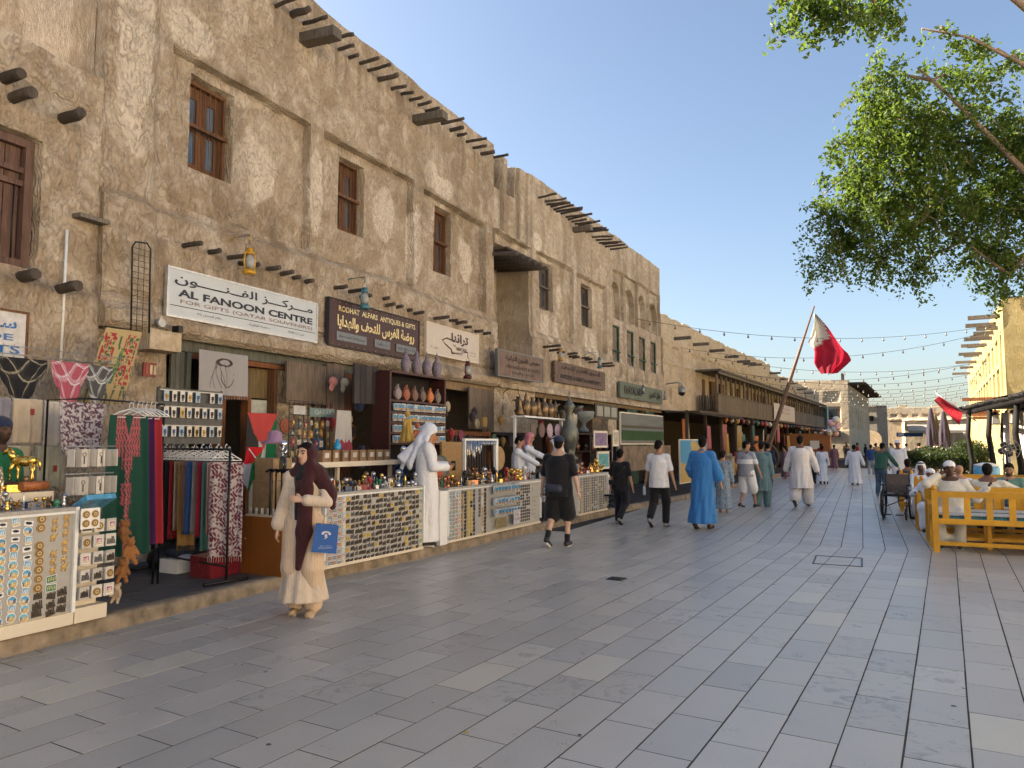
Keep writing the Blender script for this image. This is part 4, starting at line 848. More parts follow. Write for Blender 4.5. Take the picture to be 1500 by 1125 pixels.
# ------------------------------------------------------------------ soft bodies: blended volumes meshed by surface nets
class Soft:
 def __init__(s, h): s.h = h; s.p = []; s.lo = np.full(3, 1e9); s.hi = np.full(3, -1e9)
 def _bb(s, lo, hi):
  s.lo = np.minimum(s.lo, lo); s.hi = np.maximum(s.hi, hi)
 def cap(s, a, b, ra, rb=None, k=.02, flat=None):
  rb = ra if rb is None else rb; a = np.array(a, float); b = np.array(b, float); r = max(ra, rb)
  s.p.append(('c', a, b, ra, rb, k, flat, np.minimum(a, b) - r, np.maximum(a, b) + r)); s._bb(np.minimum(a, b) - r, np.maximum(a, b) + r); return s
 def ell(s, c, r, k=.02, M=None, neg=False):
  c = np.array(c, float); r = np.array(r, float); m = max(r) if M is not None else r
  s.p.append(('e', c, r, None, None, k, M, c - m, c + m) if not neg else ('n', c, r, None, None, k, M, c - m, c + m))
  if not neg: s._bb(c - m, c + m)
  return s
 def loft(s, keys, k=.02, folds=(0, 0, 0), thick=None):
  """keys: (z, cx, cy, rx, ry, fold amplitude) from low to high; folds = (count, phase, twist)."""
  K = np.array(keys, float); lo = np.array([(K[:, 1] - K[:, 3] * 1.15).min(), (K[:, 2] - K[:, 4] * 1.15).min(), K[0, 0]]); hi = np.array([(K[:, 1] + K[:, 3] * 1.15).max(), (K[:, 2] + K[:, 4] * 1.15).max(), K[-1, 0]])
  s.p.append(('l', K, folds, thick, None, k, None, lo, hi)); s._bb(lo, hi); return s
 def plane(s, pt, n, k=.005):   # cut away what lies beyond the plane
  s.p.append(('p', np.array(pt, float), np.array(n, float), None, None, k, None, np.full(3, -9.), np.full(3, 9.))); return s
 def field(s):
  h = s.h; lo = s.lo - 2.5 * h; hi = s.hi + 2.5 * h; n = np.ceil((hi - lo) / h).astype(int) + 1
  F = np.full(n, .2, dtype=np.float32); ax = [lo[i] + np.arange(n[i]) * h for i in range(3)]
  for pr in s.p:
   t, k = pr[0], pr[5]; m = max(k, h) * 2.2 + h; i0 = np.maximum(((pr[7] - m - lo) / h).astype(int), 0); i1 = np.minimum(((pr[8] + m - lo) / h).astype(int) + 2, n)
   if (i1 <= i0).any(): continue
   sl = tuple(slice(i0[i], i1[i]) for i in range(3))
   X = ax[0][sl[0]][:, None, None]; Y = ax[1][sl[1]][None, :, None]; Z = ax[2][sl[2]][None, None, :]
   if t == 'c':
    a, b, ra, rb, flat = pr[1], pr[2], pr[3], pr[4], pr[6]; d = b - a; L2 = max(d @ d, 1e-9)
    u = np.clip(((X - a[0]) * d[0] + (Y - a[1]) * d[1] + (Z - a[2]) * d[2]) / L2, 0, 1)
    qx, qy, qz = X - a[0] - u * d[0], Y - a[1] - u * d[1], Z - a[2] - u * d[2]
    if flat is not None:
     f = np.array(flat[0], float); f /= np.linalg.norm(f); q = qx * f[0] + qy * f[1] + qz * f[2]; g = flat[1] - 1
     qx, qy, qz = qx + q * g * f[0], qy + q * g * f[1], qz + q * g * f[2]
    D = np.sqrt(qx * qx + qy * qy + qz * qz) - (ra + (rb - ra) * u)
   elif t in 'en':
    c, r, M = pr[1], pr[2], pr[6]; qx, qy, qz = X - c[0], Y - c[1], Z - c[2]
    if M is not None:
     qx, qy, qz = qx * M[0][0] + qy * M[1][0] + qz * M[2][0], qx * M[0][1] + qy * M[1][1] + qz * M[2][1], qx * M[0][2] + qy * M[1][2] + qz * M[2][2]
    D = (np.sqrt((qx / r[0]) ** 2 + (qy / r[1]) ** 2 + (qz / r[2]) ** 2) - 1) * min(r)
   elif t == 'l':
    K, (fn, ph, tw), thick = pr[1], pr[2], pr[3]; z = ax[2][sl[2]]
    I = [np.interp(z, K[:, 0], K[:, j])[None, None, :] for j in range(1, 6)]
    qx, qy = X - I[0], Y - I[1]; rr = np.sqrt((qx / I[2]) ** 2 + (qy / I[3]) ** 2); th = np.arctan2(qy / I[3], qx / I[2])
    fo = 1 + I[4] * (np.sin(fn * th + ph + tw * Z) + .55 * np.sin((fn * 1.7 // 1) * th + 2 * ph - tw * 1.3 * Z)) if fn else 1
    D = (rr / fo - 1) * np.minimum(I[2], I[3])
    D = np.maximum(D, np.maximum(K[0, 0] - Z, Z - K[-1, 0]))
    if thick: D = np.maximum(D, -(D + thick)) if False else D
   elif t == 'p':
    a, nn = pr[1], pr[2]; D = -((X - a[0]) * nn[0] + (Y - a[1]) * nn[1] + (Z - a[2]) * nn[2])
   cur = F[sl]
   if t in 'np': F[sl] = np.maximum(cur, -D)
   else:
    hh = np.clip(.5 + .5 * (cur - D) / k, 0, 1); F[sl] = cur * (1 - hh) + D * hh - k * hh * (1 - hh)
  return F, lo
 def mesh(s, name, colfn=None, relax=1):
  F, lo = s.field(); h = s.h; I = F < 0
  c = np.zeros(tuple(np.array(F.shape) - 1), dtype=np.int8)
  for dx in (0, 1):
   for dy in (0, 1):
    for dz in (0, 1): c += I[dx:F.shape[0] - 1 + dx, dy:F.shape[1] - 1 + dy, dz:F.shape[2] - 1 + dz]
  act = (c > 0) & (c < 8); idx = np.argwhere(act)
  if len(idx) == 0: return bpy.data.meshes.new(name)
  num = -np.ones(act.shape, dtype=np.int32); num[act] = np.arange(len(idx)); P = np.zeros((len(idx), 3)); W = np.zeros(len(idx))
  cn = {}
  for dx in (0, 1):
   for dy in (0, 1):
    for dz in (0, 1): cn[dx, dy, dz] = F[idx[:, 0] + dx, idx[:, 1] + dy, idx[:, 2] + dz].astype(float)
  for a in cn:
   for j in range(3):
    if a[j] == 0:
     b = tuple(1 if q == j else a[q] for q in range(3)); fa, fb = cn[a], cn[b]; m = (fa < 0) != (fb < 0); t = np.where(m, fa / np.where(m, fa - fb, 1), 0)
     for q in range(3): P[:, q] += np.where(m, a[q] + (t if q == j else 0), 0)
     W += m
  V = lo + (idx + P / W[:, None]) * h
  Q = []
  for j in range(3):
   o1, o2 = [(1, 2), (2, 0), (0, 1)][j]; sh = [slice(None)] * 3; A = I[tuple(slice(0, -1) if q == j else slice(1, -1) for q in range(3))]; B = I[tuple(slice(1, None) if q == j else slice(1, -1) for q in range(3))]
   e = np.argwhere(A != B); e2 = e.copy()
   for q in range(3):
    if q != j: e2[:, q] += 1
   def cell(d1, d2):
    p = e2.copy(); p[:, o1] -= d1; p[:, o2] -= d2; return num[p[:, 0], p[:, 1], p[:, 2]]
   f = np.stack([cell(1, 1), cell(0, 1), cell(0, 0), cell(1, 0)], 1); sgn = I[tuple(e2.T)]; f[~sgn] = f[~sgn][:, ::-1]; Q.append(f)
  Q = np.concatenate(Q)
  for _ in range(relax):
   acc = np.zeros_like(V); cnt = np.zeros(len(V))
   for q in range(4): np.add.at(acc, Q[:, q], V[Q[:, (q + 1) % 4]] + V[Q[:, (q + 3) % 4]]); np.add.at(cnt, Q[:, q], 2)
   V = V * .5 + .5 * acc / np.maximum(cnt, 1)[:, None]
  return np_mesh(name, V, Q, True, None if colfn is None else colfn(V))
def rot2(v, a): return (v[0] * math.cos(a) - v[1] * math.sin(a), v[0] * math.sin(a) + v[1] * math.cos(a), v[2])
def ik(a, b, l1, l2, hint):
 a, b, hint = Vector(a), Vector(b), Vector(hint); d = b - a; L = min(d.length, (l1 + l2) * .999); dn = d.normalized()
 x = (l1 * l1 - l2 * l2 + L * L) / (2 * L); hgt = math.sqrt(max(l1 * l1 - x * x, 0)); side = (hint - dn * hint.dot(dn)).normalized()
 return a + dn * x + side * hgt, a + dn * L
SKIN = {'fair': (.50, .31, .22), 'tan': (.36, .20, .125), 'brown': (.17, .085, .05), 'dark': (.085, .042, .027)}
M_SKIN = vcol('skin', rough=.55, bump=.08, scale=90); M_HAIR = plain('black hair', (.008, .0065, .006), .8, spec=.12, var=.5, scale=60, bump=.6, grain=(1, 1, .2))
M_SOLE = plain('pale sole rubber', (.5, .48, .45), .7)
def person(label, x, y, rz, H=1.75, z=0.0, skin='tan', vox=.011, lean=0.0, head_yaw=0.0, head_pitch=0.0, lf=(-.10, 0, 0), rf=(.10, 0, 0), lfp=0.0, rfp=0.0, lh=None, rh=None, lel=None, rel=None,
   sit=False, group=None, name='person', wide=1.0, female=False, hair='short', beard=False):
 k = H / 1.75; t = thing(name, label, 'person', (x, y, z), rz, group)
 J = {}; ph = .50 if sit else .94
 J['pel'] = Vector((0, 0, ph)) * k
 ln = lambda zz: Vector((0, math.sin(lean) * zz, math.cos(lean) * zz)) * k
 J['chest'] = J['pel'] + ln(.30); J['neck'] = J['pel'] + ln(.535); J['head'] = J['neck'] + ln(.16) + Vector((0, .018 + .05 * head_pitch, -.03 * head_pitch)) * k
 sw = .175 * wide * (.93 if female else 1)
 for sgn, n in ((-1, 'l'), (1, 'r')):
  J['sh' + n] = J['pel'] + ln(.462) + Vector((sgn * sw, 0, 0)) * k; J['hip' + n] = J['pel'] + Vector((sgn * .09, 0, -.02)) * k
  f = Vector(lf if n == 'l' else rf) * k; J['an' + n] = f + Vector((0, -.03, .085)) * k
  J['kn' + n], J['an' + n] = ik(J['hip' + n], J['an' + n], .43 * k, .425 * k, (sgn * .12, 1, .1))
  hnd = (lh if n == 'l' else rh) or (sgn * .27, .03, .80 if not sit else .45); el = (lel if n == 'l' else rel) or (sgn * .4, -1, -.2)
  J['el' + n], J['wr' + n] = ik(J['sh' + n], Vector(hnd) * k, .285 * k, .25 * k, el)
 B = Soft(vox); c = SKIN[skin]
 B.cap(J['pel'], J['chest'], .135 * k * wide, .15 * k * wide, flat=((0, 1, 0), 1.35), k=.04); B.cap(J['chest'], J['pel'] + ln(.44), .145 * k * wide, .135 * k * wide, flat=((0, 1, 0), 1.4), k=.04)
 B.cap(J['shl'], J['shr'], .054 * k, flat=None, k=.04); [B.cap(J['pel'] + ln(.50), J['sh' + n_], .05 * k, .045 * k, k=.04) for n_ in 'lr']; B.cap(J['pel'] + ln(.46), J['head'] - ln(.05), .055 * k, .05 * k, k=.025)
 for n in 'lr':
  B.cap(J['hip' + n], J['kn' + n], .085 * k, .055 * k, k=.03); B.cap(J['kn' + n], J['an' + n], .055 * k, .036 * k, k=.02)
  mid = J['kn' + n].lerp(J['an' + n], .28) + Vector((0, -.015, 0)) * k; B.cap(J['kn' + n], mid, .045 * k, .056 * k, k=.02)
  B.cap(J['sh' + n], J['el' + n], .052 * k, .04 * k, k=.03); B.cap(J['el' + n], J['wr' + n], .041 * k, .027 * k, k=.015)
  fp = lfp if n == 'l' else rfp; toe = J['an' + n] + Vector((0, .15 * math.cos(fp), -.055 - .15 * math.sin(fp) + (0 if fp else 0))) * k; J['toe' + n] = toe
  heel = J['an' + n] + Vector((0, -.045, -.045)) * k; J['heel' + n] = heel
  B.cap(heel, toe, .036 * k, .03 * k, k=.02)
  hd = (J['wr' + n] - J['el' + n]).normalized(); J['hd' + n] = hd; sgn = -1 if n == 'l' else 1
  side = hd.cross(Vector((sgn, 0, 0))); side = side.normalized() if side.length > .1 else Vector((0, 0, 1)); palm = hd.cross(side).normalized() * -1
  if vox <= .0115:
   B.cap(J['wr' + n], J['wr' + n] + hd * .075 * k, .03 * k, .036 * k, flat=(palm, 1.9), k=.01)
   for i, L in enumerate((.070, .078, .072, .056)):
    o = J['wr' + n] + hd * .075 * k + side * (.026 - .0175 * i) * k; m_ = o + hd * L * .5 * k - palm * .006 * k; e = m_ + (hd * .8 - palm * .7).normalized() * L * .5 * k
    B.cap(o, m_, .0088 * k, .0082 * k, k=.004); B.cap(m_, e, .0082 * k, .007 * k, k=.004)
   o = J['wr' + n] + hd * .025 * k + side * .022 * k; m_ = o + (side * .8 + hd * .7).normalized() * .04 * k; B.cap(o, m_, .012 * k, .0095 * k, k=.006); B.cap(m_, m_ + (hd - palm * .4).normalized() * .03 * k, .0095 * k, .0075 * k, k=.004)
  else: B.cap(J['wr' + n], J['wr' + n] + hd * .13 * k, .03 * k, .026 * k, flat=(palm, 1.5), k=.01)
 Hm = (Matrix.Rotation(head_yaw, 3, 'Z') @ Matrix.Rotation(-head_pitch - lean * .4, 3, 'X')); J['Hm'] = Hm; hc = J['head']; kh = k * (1.0 if k > .9 else 1.05)
 hp = lambda a, b, c_: tuple(hc + Hm @ Vector((a, b, c_)) * kh)
 J['hp'] = hp; Mn = [list(r_) for r_ in Hm]
 B.ell(hp(0, -.012, .03), np.array((.076, .094, .088)) * kh, k=.012, M=Mn); B.ell(hp(0, .014, -.015), np.array((.064, .076, .085)) * kh, k=.015, M=Mn); B.ell(hp(0, .035, -.068), np.array((.042, .045, .038)) * kh, k=.02, M=Mn)
 B.cap(hp(0, .088, .015), hp(0, .108, -.018), .008 * kh, .0125 * kh, k=.010); B.cap(hp(-.013, .078, -.05), hp(.013, .078, -.05), .010 * kh, k=.008)
 for sg in (-1, 1):
  B.ell(hp(sg * .078, -.008, -.005), np.array((.010, .018, .030)) * kh, k=.006, M=Mn); B.ell(hp(sg * .03, .1, .014), np.array((.02, .02, .012)) * kh, k=.006, M=Mn, neg=True)
  B.cap(hp(sg * .018, .083, .034), hp(sg * .045, .068, .034), .010 * kh, k=.012)
 Hi = np.array(Hm.transposed()); hcn = np.array(hc)
 def colf(V):
  L = (V - hcn) @ Hi.T / kh; C = np.tile(np.array(c), (len(V), 1)); front = L[:, 1] > .03
  def paint(mask, cc, a): C[mask] = C[mask] * (1 - a) + np.array(cc) * a
  paint(front & (np.abs(L[:, 0]) < .024) & (np.abs(L[:, 2] + .052) < .011), (c[0] * .8, c[1] * .38, c[2] * .42), .8)
  for sg in (-1, 1):
   paint(front & (np.hypot((L[:, 0] - sg * .031) / 1.5, L[:, 2] - .010) < .010), (.035, .022, .018), .75)
   paint(front & (np.hypot((L[:, 0] - sg * .033) / 3.0, L[:, 2] - .034) < .008), (.02, .014, .01), .7)
   paint(front & (np.hypot(L[:, 0] - sg * .045, L[:, 2] + .025) < .022), (c[0] * 1.05, c[1] * .82, c[2] * .8), .25)
  if beard: paint((L[:, 1] > -.01) & (L[:, 2] < -.035 + .02 * (np.abs(L[:, 0]) > .035)) & (L[:, 2] > -.12) & (np.hypot(L[:, 0] / 1.6, L[:, 2] + .052) > .012), (.02, .014, .01), .85)
  if hair == 'short' : pass
  return C
 link('body', B.mesh('body', colf), M_SKIN, t); J['t'] = t; J['k'] = k; J['kh'] = kh; J['vox'] = vox; J['lean'] = lean; J['ln'] = ln; J['Mn'] = Mn; J['sit'] = sit; J['wide'] = wide
 if hair in ('short', 'fade'):
  S = Soft(min(vox, .012)); S.ell(hp(0, -.018, .034), np.array((.081, .099, .090)) * kh, M=Mn); S.ell(hp(0, -.05, -.03), np.array((.066, .062, .06)) * kh, M=Mn); S.ell(hp(0, .075, -.05), np.array((.085, .08, .095)) * kh, M=Mn, neg=True)
  S.ell(hp(0, .05, -.10), np.array((.2, .10, .09)) * kh, M=Mn, neg=True); link('hair', S.mesh('hair', relax=0), M_HAIR, t)
 return J
def torso_keys(J, z0, infl=.02, flare=0.0, fold=0.0, top=.50, belly=0.0):
 k = J['k']; w = J['wide']; P = J['pel'].z / k; K = []
 for zz, rx, ry in ((-.9, .17, .15), (-.45, .175, .15), (-.15, .172, .145), (0, .168, .13), (.12, .152, .122), (.25, .16, .122), (.36, .172, .12), (.43, .15, .10), (top, .085, .065)):
  Z = P + zz
  if Z < z0 - 1e-6 and zz < 0:
   continue
  cy = math.sin(J['lean']) * max(zz, 0); Zc = P + (zz * math.cos(J['lean']) if zz > 0 else zz)
  K.append((Zc * k, 0, (cy) * k, (rx * w + infl) * k, (ry * w + infl + belly) * k, fold * max(0, min(1, (.35 - zz) / .8))))
 if K[0][0] > z0 * k + .01:
  f = K[0]; t = max(0, (P - z0)); K.insert(0, (z0 * k, 0, 0, f[3] + flare * t * k, f[4] + flare * t * k, fold))
 return K
def sleeves(S, J, infl=.02, upto=1.0, cuff=.0, k_=.03):
 k = J['k']
 for n in 'lr':
  S.cap(J['pel'] + J['ln'](.50), J['sh' + n], (.035 + infl * .8) * k, (.038 + infl) * k, k=k_); S.cap(J['sh' + n], J['el' + n], (.042 + infl) * k, (.042 + infl) * k, k=k_)
  if upto > .5: S.cap(J['el' + n], J['el' + n].lerp(J['wr' + n], (upto - .5) * 2), (.046 + infl) * k, (.035 + infl + cuff) * k, k=k_)
def garment(J, name, m, S, relax=1, label=None): return link(name, S.mesh(name, relax=relax), m, J['t'], label=label)
def robe(J, m, z0=.12, flare=.07, fold=.05, infl=.028, name='robe', upto=.97, legs=True, n=9, belly=0.0, cuff=0.0):
 S = Soft(J['vox']); K = torso_keys(J, z0, infl, flare, fold, belly=belly)
 # follow the feet so a striding hem swings
 mx = (J['anl'].y + J['anr'].y) / 2; sp = abs(J['anl'].y - J['anr'].y) / 2; K2 = []
 for q in K:
  if q[0] < J['pel'].z: t = 1 - q[0] / J['pel'].z; q = (q[0], q[1], q[2] + mx * t, q[3], q[4] + sp * t * .55, q[5])
  K2.append(q)
 S.loft(K2, k=.03, folds=(n, 1.3 + J['pel'].z, 3.5)); S.cap(J['shl'], J['shr'], .060 * J['k'], k=.05); sleeves(S, J, infl * .8, upto, cuff)
 S.cap(J['pel'] + J['ln'](.50), J['pel'] + J['ln'](.535), .062 * J['k'], k=.02)
 return garment(J, name, m, S)
def shirt(J, m, z0=.84, upto=.42, infl=.022, name='shirt', fold=.03, flare=.06, belly=0.0):
 S = Soft(J['vox']); S.loft(torso_keys(J, z0, infl, flare, fold, belly=belly), k=.03, folds=(7, .7, 9)); S.cap(J['shl'], J['shr'], .060 * J['k'], k=.05); k = J['k']; [S.cap(J['pel'] + J['ln'](.50), J['sh' + n_], .052 * k, .058 * k, k=.04) for n_ in 'lr']
 for n in 'lr':
  if upto < .5: S.cap(J['sh' + n], J['sh' + n].lerp(J['el' + n], upto * 2), .060 * k, .066 * k, k=.03)
 if upto >= .5: sleeves(S, J, infl * .8, upto)
 return garment(J, name, m, S)
def trousers(J, m, upto=1.0, infl=.022, name='trousers', loose=.0):
 S = Soft(J['vox']); k = J['k']; w = J['wide']
 S.cap(J['pel'] + Vector((0, 0, .06)) * k, J['pel'] + Vector((0, 0, -.06)) * k, .16 * k * w, .155 * k * w, flat=((0, 1, 0), 1.28), k=.04)
 for n in 'lr':
  S.cap(J['hip' + n], J['kn' + n] if upto > .5 else J['hip' + n].lerp(J['kn' + n], upto * 2), (.088 + infl + loose * .4) * k, (.062 + infl + loose + (.02 if upto <= .5 else 0)) * k, k=.03)
  if upto > .5: S.cap(J['kn' + n], J['kn' + n].lerp(J['an' + n], (upto - .5) * 2), (.06 + infl + loose) * k, (.045 + infl + loose * .8) * k, k=.03)
 return garment(J, name, m, S)
def shoes(J, m, sole=None, h=.038, name='shoe'):
 for n in 'lr':
  S = Soft(min(J['vox'], .01)); k = J['k']; S.cap(J['heel' + n] + Vector((0, .0, .004)), J['toe' + n] + Vector((0, .012, .004)), .043 * k, h * k, flat=((0, 0, 1), 1.15), k=.01)
  if name == 'shoe': S.cap(J['heel' + n] + Vector((0, .02, .02)) * k, J['an' + n] + Vector((0, 0, -.01)) * k, .042 * k, .042 * k, k=.015)
  o = link(name, S.mesh(name), m, J['t'])
  if sole: q = MB(); q.tube([J['heel' + n] + Vector((0, -.008, -.022)) * k, J['toe' + n] + Vector((0, .012, -.014)) * k], [.030 * k, .036 * k], 8); q2 = q.build('sole', sole, o)
def ghutra(J, m, agal=True, tail=.36, back=.10, wide=.13, spread=0.0, front=False, fwd=0.0):
 hp, k = J['hp'], J['kh']; S = Soft(J['vox']); Mn = J['Mn']
 S.ell(hp(0, -.02, .045), np.array((.092, .108, .088)) * k, M=Mn, k=.02)
 nb = J['neck']; S.cap(hp(0, -.05, .02), tuple(nb + Vector((0, -.06 - back * .3, -.02)) * k), .085 * k, .10 * k, k=.04, flat=((0, 1, 0), 1.2))
 S.cap(tuple(nb + Vector((0, -.07 - back * .3, 0)) * k), tuple(nb + Vector((spread, -.10 - back, -tail)) * k), .10 * k, wide * k, k=.05, flat=((0, 1, 0), 2.2))
 for sg in (-1, 1):
  S.cap(hp(sg * .075, -.005, .02), hp(sg * .095, .0, -.13), .028 * k, .04 * k, k=.03)
  if front: S.cap(hp(sg * .09, .0, -.13), tuple(nb + Vector((sg * .11, .09, -.22)) * k), .045 * k, .06 * k, k=.03, flat=((0, 1, 0), 1.6))
 S.ell(hp(0, .105, -.035), np.array((.06, .062, .085)) * k, M=Mn, neg=True); garment(J, 'headcloth', m, S)
 if agal:
  q = MB();
  for dz in (0, .014): q.tube([hp(.088 * math.cos(a), -.018 + .103 * math.sin(a), .082 + dz + .006 * math.sin(a)) for a in np.linspace(0, 2 * PI, 21)], .0075 * k, 6, cap=False)
  q.build('headcloth_cord', M_BLK, J['t'])
def cap_hat(J, m, brim=True, kufi=False):
 hp, k = J['hp'], J['kh']; S = Soft(.01 if J['vox'] < .013 else .014); S.ell(hp(0, -.016, .052), np.array((.087, .104, .080)) * k, M=J['Mn']);
 S.ell(hp(0, .0, -.065), np.array((.25, .25, .098)) * k, M=J['Mn'], neg=True)
 if brim: S.cap(hp(-.03, .085, .045), hp(.03, .085, .045), .052 * k, flat=(tuple(J['Hm'] @ Vector((0, 0, 1))), 5), k=.01)
 return garment(J, 'cap', m, S, 0)
C_ = lambda n, c, **kw: cloth(n, c, **kw)
M_THOBE = C_('white thobe cotton', (.66, .66, .68), var=.04); M_THOBE2 = C_('bluish white cotton', (.60, .63, .70), var=.04); M_THOBE3 = C_('pale grey white cotton', (.60, .57, .56), var=.05)
M_TBLK = C_('black jersey', (.010, .010, .012)); M_TWH = C_('white jersey', (.62, .61, .62)); M_BLUER = C_('bright blue robe cloth', (.035, .16, .40)); M_TEAL = C_('grey teal cloth', (.10, .17, .19)); M_NAVY = C_('navy cloth', (.016, .024, .055)); M_JEAN = C_('blue denim', (.05, .085, .13)); M_LJEAN = C_('light denim', (.22, .27, .34))
M_GRN = C_('dark green sweater', (.022, .075, .06)); M_GTEE = C_('dull green tee', (.040, .055, .045)); M_SAGE = C_('sage green shirt', (.10, .20, .16)); M_CRMS = C_('cream shirt', (.52, .50, .42)); M_BSHOE = plain('black shoe leather', (.012, .012, .014), .45); M_TSHOE = plain('tan suede', (.38, .27, .16), .9); M_GSHOE = plain('grey trainer', (.2, .2, .2), .7)
M_REDG = C_('red checked headcloth', (.42, .16, .19))
# ---- the woman in front
wm = person('young woman in cream striped coat and maroon headscarf standing on the paving', -4.87, 5.66, R(-155), H=1.63, skin='fair', vox=.0085, female=True, hair='none', head_yaw=R(-26), lf=(-.10, .02, 0), rf=(.09, -.05, 0), lh=(-.03, .20, 1.18), rh=(.28, .03, .80), lel=(-1, -.35, -.5), rel=(1, -.6, 0))
M_COAT = cloth('cream striped coat cloth', (.55, .455, .36), stripes=((.47, .37, .28), 420.0)); M_MAR = C_('maroon chiffon', (.040, .010, .012))
S = Soft(.0095); k = wm['k']; K = torso_keys(wm, .15, .006, .085, .05); S.loft(K, k=.03, folds=(8, .4, .35)); S.cap(wm['shl'], wm['shr'], .058 * k, k=.05)
for n, hem in (('l', .82), ('r', .80)):
 S.cap(wm['pel'] + wm['ln'](.50), wm['sh' + n], .05, .056, k=.03); S.cap(wm['sh' + n], wm['el' + n], .050 * k, .052 * k, k=.03); S.cap(wm['el' + n], wm['el' + n].lerp(wm['wr' + n], hem), .052 * k, .084 * k if n == 'r' else .062 * k, k=.02, flat=((0, 1, 0), 1.3) if n == 'r' else None)
# the front opening of the coat below the waist
garment(wm, 'coat', M_COAT, S)
trousers(wm, cloth('cream striped trousers', (.55, .42, .30), stripes=((.45, .32, .22), 420.0)), upto=.97, loose=.035)
S = Soft(.009); S.loft([(.90, 0, .035, .10, .105, 0), (1.30, 0, .035, .10, .10, 0), (1.42, 0, .02, .07, .06, 0)]); garment(wm, 'black_top', M_TBLK, S)
hp, kh = wm['hp'], wm['kh']; S = Soft(.008); nb = wm['neck']; Mn = wm['Mn']
S.ell(hp(0, -.028, .030), np.array((.089, .103, .094)) * kh, M=Mn, k=.02); S.cap(hp(0, -.04, -.02), tuple(nb + Vector((0, -.03, -.02))), .084, .10, k=.04)
S.cap(tuple(nb + Vector((-.10, .0, -.05))), tuple(nb + Vector((.10, .0, -.05))), .075, k=.05, flat=((0, 1, 0), 1.1))
for sg in (-1, 1): S.cap(hp(sg * .076, .0, .03), hp(sg * .082, .012, -.12), .022, .034, k=.03)
S.ell(hp(0, .095, -.028), np.array((.058, .085, .092)) * kh, M=Mn, neg=True)
S.cap(hp(-.07, .03, -.13), (-.045, .155, 1.20), .045, .062, k=.04, flat=((0, 1, 0), 1.8)); S.cap((-.045, .145, 1.20), (-.04, .165, .80), .07, .075, k=.04, flat=((0, 1, 0), 2.2)); S.cap((-.04, .165, .80), (.0, .19, .47), .075, .03, k=.04, flat=((0, 1, 0), 2.4))
S.cap(hp(.05, .045, -.14), (.02, .14, 1.20), .035, .04, k=.04, flat=((0, 1, 0), 1.6)); S.cap(tuple(nb + Vector((-.10, .0, -.04))), (-.245, .02, 1.14), .095, .065, k=.05); S.cap((-.245, .02, 1.14), (-.27, .02, 1.02), .05, .03, k=.04)
garment(wm, 'headscarf', M_MAR, S)
S = Soft(.008); S.ell(hp(0, -.008, .050), np.array((.078, .092, .076)) * kh, M=Mn); S.ell(hp(0, .075, -.035), np.array((.09, .08, .105)) * kh, M=Mn, neg=True); S.plane(hp(0, 0, .0), tuple(wm['Hm'] @ Vector((0, 0, -1)))); garment(wm, 'hair', M_HAIR, S, 0)
for sg in (-1, 1):
 q = MB(); q.ball(hp(sg * .031, .0815, .012), .0085 * kh, 8, 6, (1.35, .6, .62)); q.build('eye', plain('eye dark', (.02, .014, .012), .15), wm['t'])
 q = MB(); q.tube([hp(sg * .014, .0905, .032), hp(sg * .032, .0865, .0375), hp(sg * .050, .0735, .031)], [.0035, .0042, .002], 6); q.build('eyebrow', M_HAIR, wm['t'])
q = MB(); q.tube([hp(-.021, .0815, -.051), hp(-.008, .0905, -.0475), hp(.008, .0905, -.0475), hp(.021, .0815, -.051)], [.002, .0055, .0055, .002], 6); q.tube([hp(-.017, .083, -.054), hp(0, .0885, -.0575), hp(.017, .083, -.054)], [.002, .0055, .002], 6); q.build('mouth', plain('lip', (.30, .085, .075), .45), wm['t'])
shoes(wm, M_TSHOE, M_SOLE, h=.04)
# the blue paper bag on her arm (gusset gold, crest and a line of writing)
bo = PAR[wm['t'].name] @ Vector((-.245, .17, .74)); bag = thing('paper_bag', 'blue paper gift bag with a pale crest hanging from the woman\'s arm', 'bag', bo, R(-155 + 14), tilt=(0, R(-6)))
M_BAGB = plain('blue paper', (.012, .085, .30), .5, var=.08); M_BAGG = plain('gold gusset paper', (.38, .26, .07), .5); M_BPR = plain('pale foil print', (.50, .48, .50), .4)
q = MB(); q.add([(-.115, .04, -.13), (.115, .04, -.13), (.105, .04, .13), (-.105, .04, .13)], [(0, 1, 2, 3)]); q.add([(-.115, -.04, -.13), (.115, -.04, -.13), (.105, -.04, .13), (-.105, -.04, .13)], [(3, 2, 1, 0)]); q.add([(-.115, .04, -.13), (.115, .04, -.13), (.115, -.04, -.13), (-.115, -.04, -.13)], [(3, 2, 1, 0)]); q.build('bag_face', M_BAGB, bag)
q = MB()
for sx in (-1, 1): q.add([(sx * .115, .04, -.13), (sx * .095, 0, -.13), (sx * .085, 0, .13), (sx * .105, .04, .13)], [(0, 1, 2, 3)]); q.add([(sx * .115, -.04, -.13), (sx * .095, 0, -.13), (sx * .085, 0, .13), (sx * .105, -.04, .13)], [(0, 1, 2, 3)])
q.build('gusset', M_BAGG, bag)
q = MB();
for i in range(7): a = PI * i / 6; q.ball((.032 * math.cos(a), .0415, .045 + .018 * math.sin(a)), .011, 8, 5, (1.2, .12, .8))
q.ball((0, .0415, .028), .016, 8, 5, (.8, .1, 1)); q.tube([(-.014, .0415, .02), (-.004, .0415, .008), (.012, .0415, -.002)], .004, 6); q.build('crest', M_BPR, bag)
for dz, tx, w in ((-.065, arabic('متاحف قطر'), .11), (-.085, 'QATAR MUSEUMS', .13)): text(tx, M_BPR, (bag.location + Matrix.Rotation(bag.rotation_euler.z, 3, 'Z') @ Vector((0, .0415, dz))), Matrix.Rotation(bag.rotation_euler.z, 3, 'Z') @ Vector((-1, 0, 0)), (0, 0, 1), w=w, h=.012, parent=bag, depth=.001)
